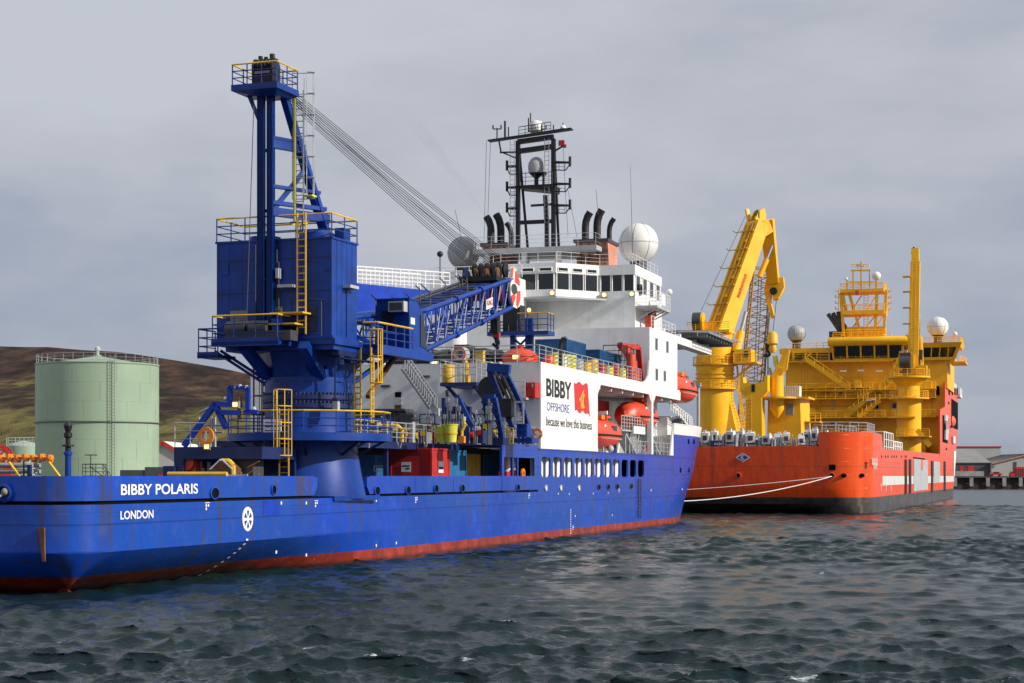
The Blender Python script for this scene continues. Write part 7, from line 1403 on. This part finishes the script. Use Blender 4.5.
for y in (345, 324, 308, 292, 277): a = Cc(907, y, sC-.5); m.box((sC-.9, a[1]-.6, a[2]), (sC+.6, a[1]+.7, a[2]+.15))
m.ladder(Cc(912.5, 350, sC-1.1), Cc(914.5, 255, sC-.1), (0, 1, 0), .6, .5, .05); part('boom_ladder', m, bm_)
m = MB('black'); [m.beam(Cc(x, 254, sC+1), Cc(x+.4, 248 - (x == 913.5), sC+1), .3, .25, (1, 0, 0)) for x in (912, 913.5, 917)]; part('boom_sheave', m, bm_)
m = MB('gold_dark'); a = Cc(921.5, 375, sC); b = Cc(918.5, 300, sC+1); m.bar(a, lerp(a, b, .5), .42, 10); m.use('galv'); m.bar(lerp(a, b, .5), b, .22, 8); part('luffing_cylinder', m, dk)
m = MB('dark_grey'); a, b = Cc(919, 372, sC+.5), Cc(923, 350, sC+.5); m.use('cyan_box') if 0 else None; m.box((sC-.2, b[1], a[2]), (sC+1.5, a[1], b[2])); part('operator_cab', m, dk)
# --- main yellow crane
sK = 44.0; kc = B.S(715, 440, sK); tK = kc[1]
def Kc(px, py, s=sK): return B.S(px, py, s)
mk = thing('main_crane', 'large yellow knuckle boom crane on the port side of the red ship', 'crane', B, (sK, tK, 7)); zk = lambda y: Kc(715, y)[2]; rk = 18.6/F*B.w((sK, tK, 0))[1]
m = MB('gold'); m.lathe((sK, tK, 6.8), [(rk*1.0, 0), (rk*.98, zk(388)-6.8), (rk*.98, zk(372)-6.8), (rk*1.02, zk(371)-6.8), (rk*1.02, zk(366)-6.8), (rk*.97, zk(365)-6.8), (rk*.97, zk(336)-6.8)], 40); m.hexa([(sK-2.4, tK-4.4, 6.8), (sK+2, tK-4.8, 6.8), (sK+2, tK+2, 6.8), (sK-2.4, tK+2, 6.8), (sK-1, tK-2.0, zk(392)), (sK+1, tK-2.2, zk(392)), (sK+1, tK+1, zk(392)), (sK-1, tK+1, zk(392))]); part('pedestal', m, mk)
m = MB('gold_dark')
for y, w_ in ((389, 1.22), (365, 1.2), (374, 1.05), (378, 1.05)): m.lathe((sK, tK, zk(y)), [(rk*.95, -.12), (rk*w_, -.12), (rk*w_, .12), (rk*.95, .12)], 36)
m.rail([(sK+rk*1.2*math.cos(k*.3927), tK+rk*1.2*math.sin(k*.3927), zk(389)) for k in range(17)], 1.1, 1.2, .05, 2); m.rail([(sK+rk*1.18*math.cos(k*.3927), tK+rk*1.18*math.sin(k*.3927), zk(365)) for k in range(17)], 1.1, 1.2, .05, 2)
m.ladder((sK-.4, tK-rk-1.6, 7), (sK-.4, tK-rk-.6, zk(366)), (1, 0, 0), .8, .5, .07); m.ladder((sK+1.0, tK-rk-2.0, 7), (sK+.4, tK-rk-.9, zk(390)), (1, 0, 0), .8, .5, .07); part('walkway_ring', m, mk)
m = MB('gold'); a, b = Kc(734, 362, sK-2), Kc(751, 349, sK-2); m.box((sK-2, b[1], a[2]), (sK+1.5, a[1], b[2])); m.box((sK-2.3, b[1]-.9, a[2]-.25), (sK+1.5, a[1], a[2])); m.rail([(sK-2.2, a[1], a[2]), (sK-2.2, b[1]-.8, a[2])], 1.2, 1, .05, 2); m.beam((sK-1, b[1], a[2]-.3), (sK-.5, tK-2, a[2]-3.0), .3, .3, (1, 0, 0)); cb = part('cab', m, mk); m = MB('glass'); a2, b2 = Kc(744, 357, sK-2.1), Kc(748, 351, sK-2.1); m.box((sK-2.08, b2[1], a2[2]), (sK-2.0, a2[1], b2[2])); part('window', m, cb)
m = MB('gold'); a, b = Kc(689, 331, sK-1), Kc(731, 331, sK-1); m.box((sK-2.5, b[1], a[2]-.4), (sK+2.5, a[1], a[2])); m.rail([(sK-2.4, a[1], a[2]), (sK-2.4, b[1], a[2])], 1.1, 1.2, .038, 3); m.box((sK-1, Kc(718, 0)[1], a[2]), (sK+1.5, Kc(702, 0)[1], zk(323))); dkp = part('winch_platform', m, mk)
c = Kc(697.5, 321.5, sK-1.2); m = MB('dark_grey'); m.lathe(c, [(1.3, -.6), (1.3, .6)], 22, 'y'); m.use('gold'); m.lathe((c[0], c[1]-.75, c[2]), [(1.0, -.2), (1.25, -.15), (1.25, .15)], 22, 'y'); part('winch_drum', m, dkp)
# boom: box girder leaning forward to starboard
b0 = Vector(Kc(717, 338, sK)); 
bt_ = Vector(B.S(757.5, 224, sK+5.6)); d_ = (bt_-b0)
side_v = Vector((math.cos(R(-28)), math.sin(R(-28)), 0))
hz = Vector((d_.x, d_.y, 0)).normalized(); rgt = Vector((hz.y, -hz.x, 0))
m = MB('gold'); m.beam(tuple(b0), tuple(bt_), 3.3, 2.5, (0, 0, 1), 2.9, 2.1); m.beam(tuple(b0-d_*.06), tuple(b0+d_*.02), 3.0, 2.4, (0, 0, 1)); bmk = part('boom', m, mk)
dn = d_.normalized(); nrm = rgt.cross(dn).normalized()
if nrm.z < 0: nrm = -nrm
m = MB('gold_dark')
for k in range(6):
    c = b0+d_*(.10+.16*k)+nrm*1.35; m.beam(tuple(c-rgt*1.7), tuple(c+rgt*1.5), .16, .16); m.beam(tuple(c-rgt*2.5), tuple(c-rgt*1.6), .10, .12); m.bar(tuple(c-rgt*2.5), tuple(c-rgt*2.5+nrm*.7), .06, 4)
for r_ in (-.95, .15, .8): m.bar(tuple(b0+d_*.05+nrm*1.32+rgt*r_), tuple(b0+d_*.97+nrm*1.2+rgt*r_), .09, 5)
m.ladder(tuple(b0+d_*.05+nrm*1.45+rgt*.5), tuple(b0+d_*.95+nrm*1.35+rgt*.5), tuple(rgt), .7, .5, .05)
for k in range(5): c = b0+d_*(.16+.16*k)+nrm*1.6+rgt*.7; m.cbox(tuple(c), .5, .5, .4)
part('boom_walkway', m, bmk)
m = MB('gold')
e_ = bt_+dn*.2
for r_ in (-.7, .3): m.prism([tuple(e_+rgt*r_-nrm*.9), tuple(e_+rgt*r_+nrm*1.1), tuple(e_+rgt*r_+nrm*.9+dn*1.5), tuple(e_+rgt*r_+nrm*.2+dn*2.2), tuple(e_+rgt*r_-nrm*.5+dn*1.4)], tuple(rgt*.35))
m.beam(tuple(e_+nrm*.9-rgt*1.0), tuple(e_+nrm*1.5-rgt*1.6+dn*1.6), .5, .4); part('boom_head', m, bmk)
m = MB('black'); 
for r_ in (.0,): m.lathe(tuple(e_+dn*1.0+nrm*.3), [(.95, -.25), (.8, 0), (.95, .25)], 18, 'y')
part('head_sheave', m, bmk)
# folded jib
j0 = Vector(B.S(767, 226, sK+6.5)); j1 = Vector(B.S(773.5, 283, sK+8.5)); m = MB('gold'); m.beam(tuple(bt_-dn*1.4-nrm*.2), tuple(j0), 2.4, 2.0, (0, 0, 1)); m.beam(tuple(j0+Vector((0, 0, .9))), tuple(j1), 1.9, 2.3, (1, 0, 0), 1.6, 1.6); jb = part('jib', m, mk)
m = MB('gold'); q0 = Vector(B.S(777, 278, sK+8.5)); m.prism([tuple(Vector(B.S(x, y, sK+8.0))) for x, y in ((766, 279), (783, 277), (784, 287), (778, 299), (773, 300), (772, 289), (770, 300), (774, 316), (771, 318), (766, 300), (764, 290))], (1.2, 0, 0)); part('jib_head', m, jb)
m = MB('black'); m.lathe(tuple(B.S(773.5, 291, sK+7.8)), [(.55, -.2), (.45, 0), (.55, .2)], 18, 'x', sy=1); part('sheave', m, jb)
m = MB('gold'); p, q = Vector(B.S(759.5, 277, sK+5.0)), Vector(B.S(772.5, 245, sK+6.5)); m.bar(tuple(p), tuple(p.lerp(q, .55)), .42, 12); m.use('galv'); m.bar(tuple(p.lerp(q, .5)), tuple(q), .2, 10); part('jib_cylinder', m, jb)
m = MB('gold'); p, q = Vector(B.S(736, 352, sK-.5)), Vector(B.S(746, 312, sK+1.5)); m.bar(tuple(p), tuple(p.lerp(q, .5)), .62, 12); m.use('galv'); m.bar(tuple(p.lerp(q, .4)), tuple(q), .28, 10); part('luffing_cylinder', m, mk)
cen = b0+d_*.45+rgt*1.62; yd = dn; cpv = cen-dn*1.9-nrm*.25
words('HUISMAN', bmk, tuple(cpv+rgt*.05), tuple(dn), tuple(nrm), 4.0, .6, 'boat_red', .01) if 0 else None
m = MB('boat_red')
for k in range(7):
    for j in (0, .26): c = cpv+dn*(.55*k+j)+rgt*.04; m.prism([tuple(c), tuple(c+dn*.11), tuple(c+dn*.11+nrm*.5), tuple(c+nrm*.5)], tuple(rgt*.015))
    c = cpv+dn*(.55*k)+rgt*.04+nrm*(.2 if k % 2 else .4); m.prism([tuple(c), tuple(c+dn*.35), tuple(c+dn*.35+nrm*.1), tuple(c+nrm*.1)], tuple(rgt*.02))
part('boom_marking', m, bmk)
m = MB('wire'); m.bar(tuple(B.S(745.5, 216, sK+4.5)), tuple(B.S(701, 311, sK)), .035, 4); m.bar(tuple(B.S(776.5, 299, sK+8)), tuple(B.S(773, 331, sK+8)), .05, 4); m.bar(tuple(B.S(767.5, 316, sK+8)), tuple(B.S(767.5, 344, sK+8)), .10, 4); part('hoist_rope', m, mk)
c = B.S(772.5, 341, sK+8); m = MB('yellow'); m.lathe(c, [(.3, 1.4), (.55, 1.2), (.75, .9), (.85, -.4), (.5, -.6), (.6, -1.3), (.4, -1.7)], 16); m.use('black'); q = B.S(767.5, 347, sK+8); m.cbox(q, .5, .5, 1.2); m.tube([(q[0], q[1], q[2]-.5), (q[0], q[1]-.4, q[2]-1.0), (q[0], q[1]-.1, q[2]-1.4), (q[0], q[1]+.5, q[2]-1.1)], .2, 7); part('hook_block', m, mk)
# --- U-shaped boom saddle, deck house with small crane, white container
sU = 30.0
def U(px, py, s=sU): return B.S(px, py, s)
t = thing('boom_saddle', 'yellow forked boom rest standing on the red ship deck', 'boom rest', B, (sU, U(755, 0)[1], 7)); m = MB('gold'); zz_ = lambda y: U(755, y)[2]
m.prism([(sU, U(x, y)[1], U(x, y)[2]) for x, y in ((745.5, 440), (762, 440), (761.5, 398), (767.5, 391), (767.5, 375), (764, 376), (763.5, 382), (758, 383), (743.5, 383), (743, 377), (739.5, 376), (740, 391), (746, 398))], (2.6, 0, 0)); part('column', m, t)
m = MB('black'); [m.cbox(U(x, 388, sU-.05), .1, .3, 1.0) for x in (752.5, 753.8)]; m.use('gold_dark'); m.ladder(U(748.5, 438, sU-.15), U(748.5, 396, sU-.15), (0, 1, 0), .8, .5, .06); part('ladder', m, t)
sH = 34.0
def Hh(px, py, s=sH): return B.S(px, py, s)
t = thing('deck_house', 'yellow deck house with one grey window on the red ship', 'house', B, (sH, Hh(790, 0)[1], 7)); a, b = Hh(768, 399), Hh(800, 399); a0_, b0_ = Hh(766.5, 440), Hh(802, 440)
m = MB('gold'); sB2 = sH+5.6; m.hexa([(sH, b0_[1], 7), (sB2, b0_[1]-.6, 7), (sB2, a0_[1], 7), (sH, a0_[1], 7), (sH, b[1], a[2]), (sB2, b[1]-.5, a[2]), (sB2, a[1], a[2]), (sH, a[1], a[2])]); m.box((sH-.5, b[1]-1.2, a[2]), (sB2+.4, a[1]+.8, a[2]+.25)); part('wall', m, t)
m = MB('gold_dark'); m.rail([(sH+3, b[1]-.9, a[2]-3), (sH+3, b[1]-2.4, a[2]-3)], 1.1, .8, .05, 2); m.box((sH+2, b[1]-2.4, a[2]-3.2), (sH+5, b[1]-.3, a[2]-3)); part('side_balcony', m, t)
p, q = Hh(786, 404, sH-.06), Hh(793, 414, sH-.06); m = MB('light_grey'); m.box((sH-.12, q[1]-.1, q[2]-.1), (sH+.02, p[1]+.1, p[2]+.1)); f = part('window', m, t); m = MB('grey'); m.box((sH-.16, q[1], q[2]), (sH-.11, p[1], p[2])); part('pane', m, f)
t = thing('small_deck_crane', 'small yellow folded crane on a pedestal beside the yellow deck house', 'crane', B, (sH-1, Hh(777, 0)[1], 14)); sc_ = sH-1
def Sx(px, py, s=sH-1): return B.S(px, py, s)
yc = Sx(777, 0)[1]; m = MB('gold'); m.lathe((sc_, yc, Sx(777, 418)[2]), [(.2, 0), (.95, 1.2), (.95, Sx(777, 401)[2]-Sx(777, 418)[2]), (1.2, Sx(777, 399)[2]-Sx(777, 418)[2]), (.9, Sx(777, 397)[2]-Sx(777, 418)[2]), (.85, Sx(777, 376)[2]-Sx(777, 418)[2])], 22); part('pedestal', m, t)
m = MB('gold_dark'); zq_ = Sx(777, 399)[2]; m.lathe((sc_, yc, zq_), [(1.2, 0), (2.6, 0), (2.6, .25), (1.2, .25)], 22); part('platform', m, t)
m = MB('gold'); m.beam(Sx(776, 378), Sx(781, 368), 1.2, 1.2, (1, 0, 0)); m.beam(Sx(779, 372), Sx(787, 349), .7, .8, (1, 0, 0)); m.beam(Sx(785, 370), Sx(788, 350), .5, .6, (1, 0, 0)); part('boom', m, t)
m = MB('lime'); m.tube([Sx(775, 356), Sx(776, 364), Sx(778, 367)], .35, 8); m.use('galv'); m.tube([Sx(769, 368), Sx(771, 374), Sx(776, 376)], .25, 6); m.use('black'); m.cbox(Sx(771, 382), .8, .8, 1.6); part('hoses', m, t)
a, b = Hh(784, 386, sH+3.5), Hh(799, 398, sH+3.5); t = thing('container', 'white container on the roof of the yellow deck house', 'container', B, (sH+3.5, a[1], b[2])); m = MB('cream_white'); m.box((sH+3.5, b[1], Hh(785, 398.5)[2]+.1), (sH+6, a[1], a[2]))
part('body', m, t); m = MB('light_grey'); [m.box((sH+3.42, b[1]+(a[1]-b[1])*k/6-.05, b[2]+.1), (sH+3.5, b[1]+(a[1]-b[1])*k/6+.05, a[2])) for k in range(7)]; part('rib', m, t)
# --- white and grey reel drives along the stern
rng = random.Random(11); proto = None
spots = [(706, 2), (715, 4), (731.5, 1), (741, 4), (751, 1.5), (759.5, 5), (768, 1.2), (778, 4), (786.5, 1.5), (801, 1), (808, 4), (815, 1.4), (828, 1), (834, 4)]
for k, (px, s_) in enumerate(spots):
    c = B.S(px, 448, 1+s_); loc = (1+s_, c[1], 6.8)
    lab = 'white and grey reel drive frame on the red stern, '+('first', 'second', 'third', 'fourth', 'fifth', 'sixth', 'seventh', 'eighth', 'ninth', 'tenth', 'eleventh', 'twelfth', 'thirteenth', 'last')[k]+' from the blue bow'
    if proto is None:
        proto = thing('reel_drive', lab, 'machine', B, loc, 'reel drives along the red stern'); x, y, z = loc
        m = MB('galv')
        for dy in (-.75, .75): m.prism([(x-.8, y+dy-.05, z), (x+.8, y+dy-.05, z), (x+.45, y+dy-.05, z+2.2), (x+.1, y+dy-.05, z+2.75), (x-.45, y+dy-.05, z+2.6)], (0, .1, 0))
        m.box((x-.8, y-.8, z), (x+.8, y+.8, z+.2)); part('frame', m, proto)
        m = MB('cream_white'); m.hexa([(x-.62, y-.45, z+1.7), (x+.3, y-.5, z+1.6), (x+.3, y+.5, z+1.6), (x-.62, y+.5, z+1.7), (x-.5, y-.4, z+2.85), (x+.2, y-.4, z+3.05), (x+.2, y+.4, z+3.05), (x-.5, y+.45, z+2.9)]); m.cbox((x-.1, y+.15, z+3.1), .3, .35, .3); part('gearbox', m, proto)
        m = MB('dark_grey'); m.box((x-.66, y-.22, z+2.0), (x-.5, y+.26, z+2.55)); m.cbox((x, y, z+.85), .7, 1.25, .9); part('opening', m, proto)
        m = MB('galv'); m.lathe((x-.35, y-.1, z+1.25), [(.40, -.5), (.28, -.42), (.28, .42), (.40, .5)], 14, 'y'); m.beam((x-.85, y-.7, z+.2), (x-.5, y+.5, z+1.7), .08, .08); part('roller', m, proto)
        m = MB('light_grey'); m.cbox((x+.3, y+.95, z+1.1), .5, .3, 1.9); m.bar((x-.3, y+.95, z+1.2), (x-.3, y+.95, z+2.4), .12, 8); part('motor', m, proto)
    else: dup(proto, B, loc, lab, rng.uniform(-.35, .35), (rng.uniform(.85, 1.15), rng.choice((-1, 1))*rng.uniform(.75, 1.2), rng.uniform(.74, 1.1)))
for nm, x0, x1, y0, s_, mt in (('dark blue cargo box with white lettering strip on the red stern', 708.5, 730, 440.5, .9, 'box_blue'), ('dark blue cargo box among the reel drives on the red stern', 748.5, 768, 440, 3.2, 'box_blue'), ('white tarpaulin covered box among the reel drives on the red stern', 772, 784, 437, 2.5, 'cream_white')):
    a, b = B.S(x0, y0, 1+s_), B.S(x1, y0, 1+s_); t = thing('cargo_box', nm, 'box', B, (1+s_, a[1], 6.8)); m = MB(mt); m.box((1+s_, b[1], 6.8), (3.4+s_, a[1], a[2])); bd = part('body', m, t); m = MB('galv'); [m.box((.94+s_, y-.05, 6.85), (1+s_, y+.05, a[2]-.05)) for y in (a[1]-.15, (a[1]+b[1])/2, b[1]+.15)]; part('post', m, t)
    if 'strip' in nm: m = MB('letter_white'); [m.box((.9+s_, (a[1]+b[1])/2-.75+.28*k, a[2]-.55), (.92+s_, (a[1]+b[1])/2-.55+.28*k, a[2]-.30)) for k in range(5)]; part('marking', m, t)
# white railing baskets along the starboard side
a = B.T(884, 445, 1.2); t = thing('cargo_basket', 'white barred cargo baskets by the starboard rail of the red ship', 'basket', B, (a[0], 1.2, 6.9)); m = MB('white'); zz_ = a[2]+1.0
e1 = B.T(893, 445, 1.2)[0]; e2 = B.T(902, 445, 1.2)[0]; m.rail([(a[0], 1.2, 7.4), (e1, 1.2, 7.4)], 2.9, 3.4, .07, 2); m.rail([(e1+1, 1.2, 7.4), (e2, 1.2, 7.4)], 1.9, 2.6, .08, 2); m.rail([(a[0], 1.2, 7.4), (a[0], 4.2, 7.4)], 2.9, 1.0, .06, 3); part('bars', m, t)
# lifeboat in the forward recess of the red ship
a = B.T(953.5, 418, -.3); t = thing('lifeboat', 'small pale red lifeboat in the side recess of the red ship', 'lifeboat', B, (a[0]+4, .3, a[2]-2)); m = MB('fade_red'); m.lathe((a[0]-2, .55, a[2]-.6), [(.3, 0), (.9, .8), (1.1, 2.5), (1.1, 6), (.8, 7.6), (.2, 8.2)], 18, 'x', sy=1.2); part('hull', m, t); m = MB('white'); m.cbox((a[0]+2, .4, a[2]+.8), 2, .9, .6); part('cupola', m, t); m = MB('white'); m.box((a[0]-1, -.4, a[2]-5), (a[0]+5, -.15, a[2]-3.6)); part('chock', m, t)
# --- lattice boom crane standing on the quay beyond the red ship
D_ = 320.0
t = thing('lattice_crane', 'rusty yellow lattice boom crane on the quay behind the yellow crane', 'crane', W, P(746, 476, D_)[:2]+(2.3,)); a, b = P(745, 462, D_), P(763, 268, D_); m = MB('ochre'); w_ = 1.75
def sq(c, w): return [(c[0]-w, c[1]-w, c[2]), (c[0]+w, c[1]-w, c[2]), (c[0]+w, c[1]+w, c[2]), (c[0]-w, c[1]+w, c[2])]
md = lerp(a, b, .25); m.lattice(sq(md, w_), sq(b, w_), 18, .17, .085); part('boom', m, t); m = MB('ochre'); m.lattice(sq(a, .9), sq(md, w_), 6, .17, .085); part('boom_foot', m, t)
m = MB('wire')
for px in (757, 760, 766.5, 768): p, q = P(px-6, 450, D_-2), P(px+2, 272, D_-2); m.bar(p, q, .06, 4)
p, q = P(768, 318, D_-2), P(768, 380, D_-2); m.bar(p, q, .12, 4); part('rope', m, t); m = MB('gold_dark'); c = P(744, 464, D_); m.box((c[0]-3, D_-3, 2.4), (c[0]+4, D_+3, 6)); part('carrier', m, t)
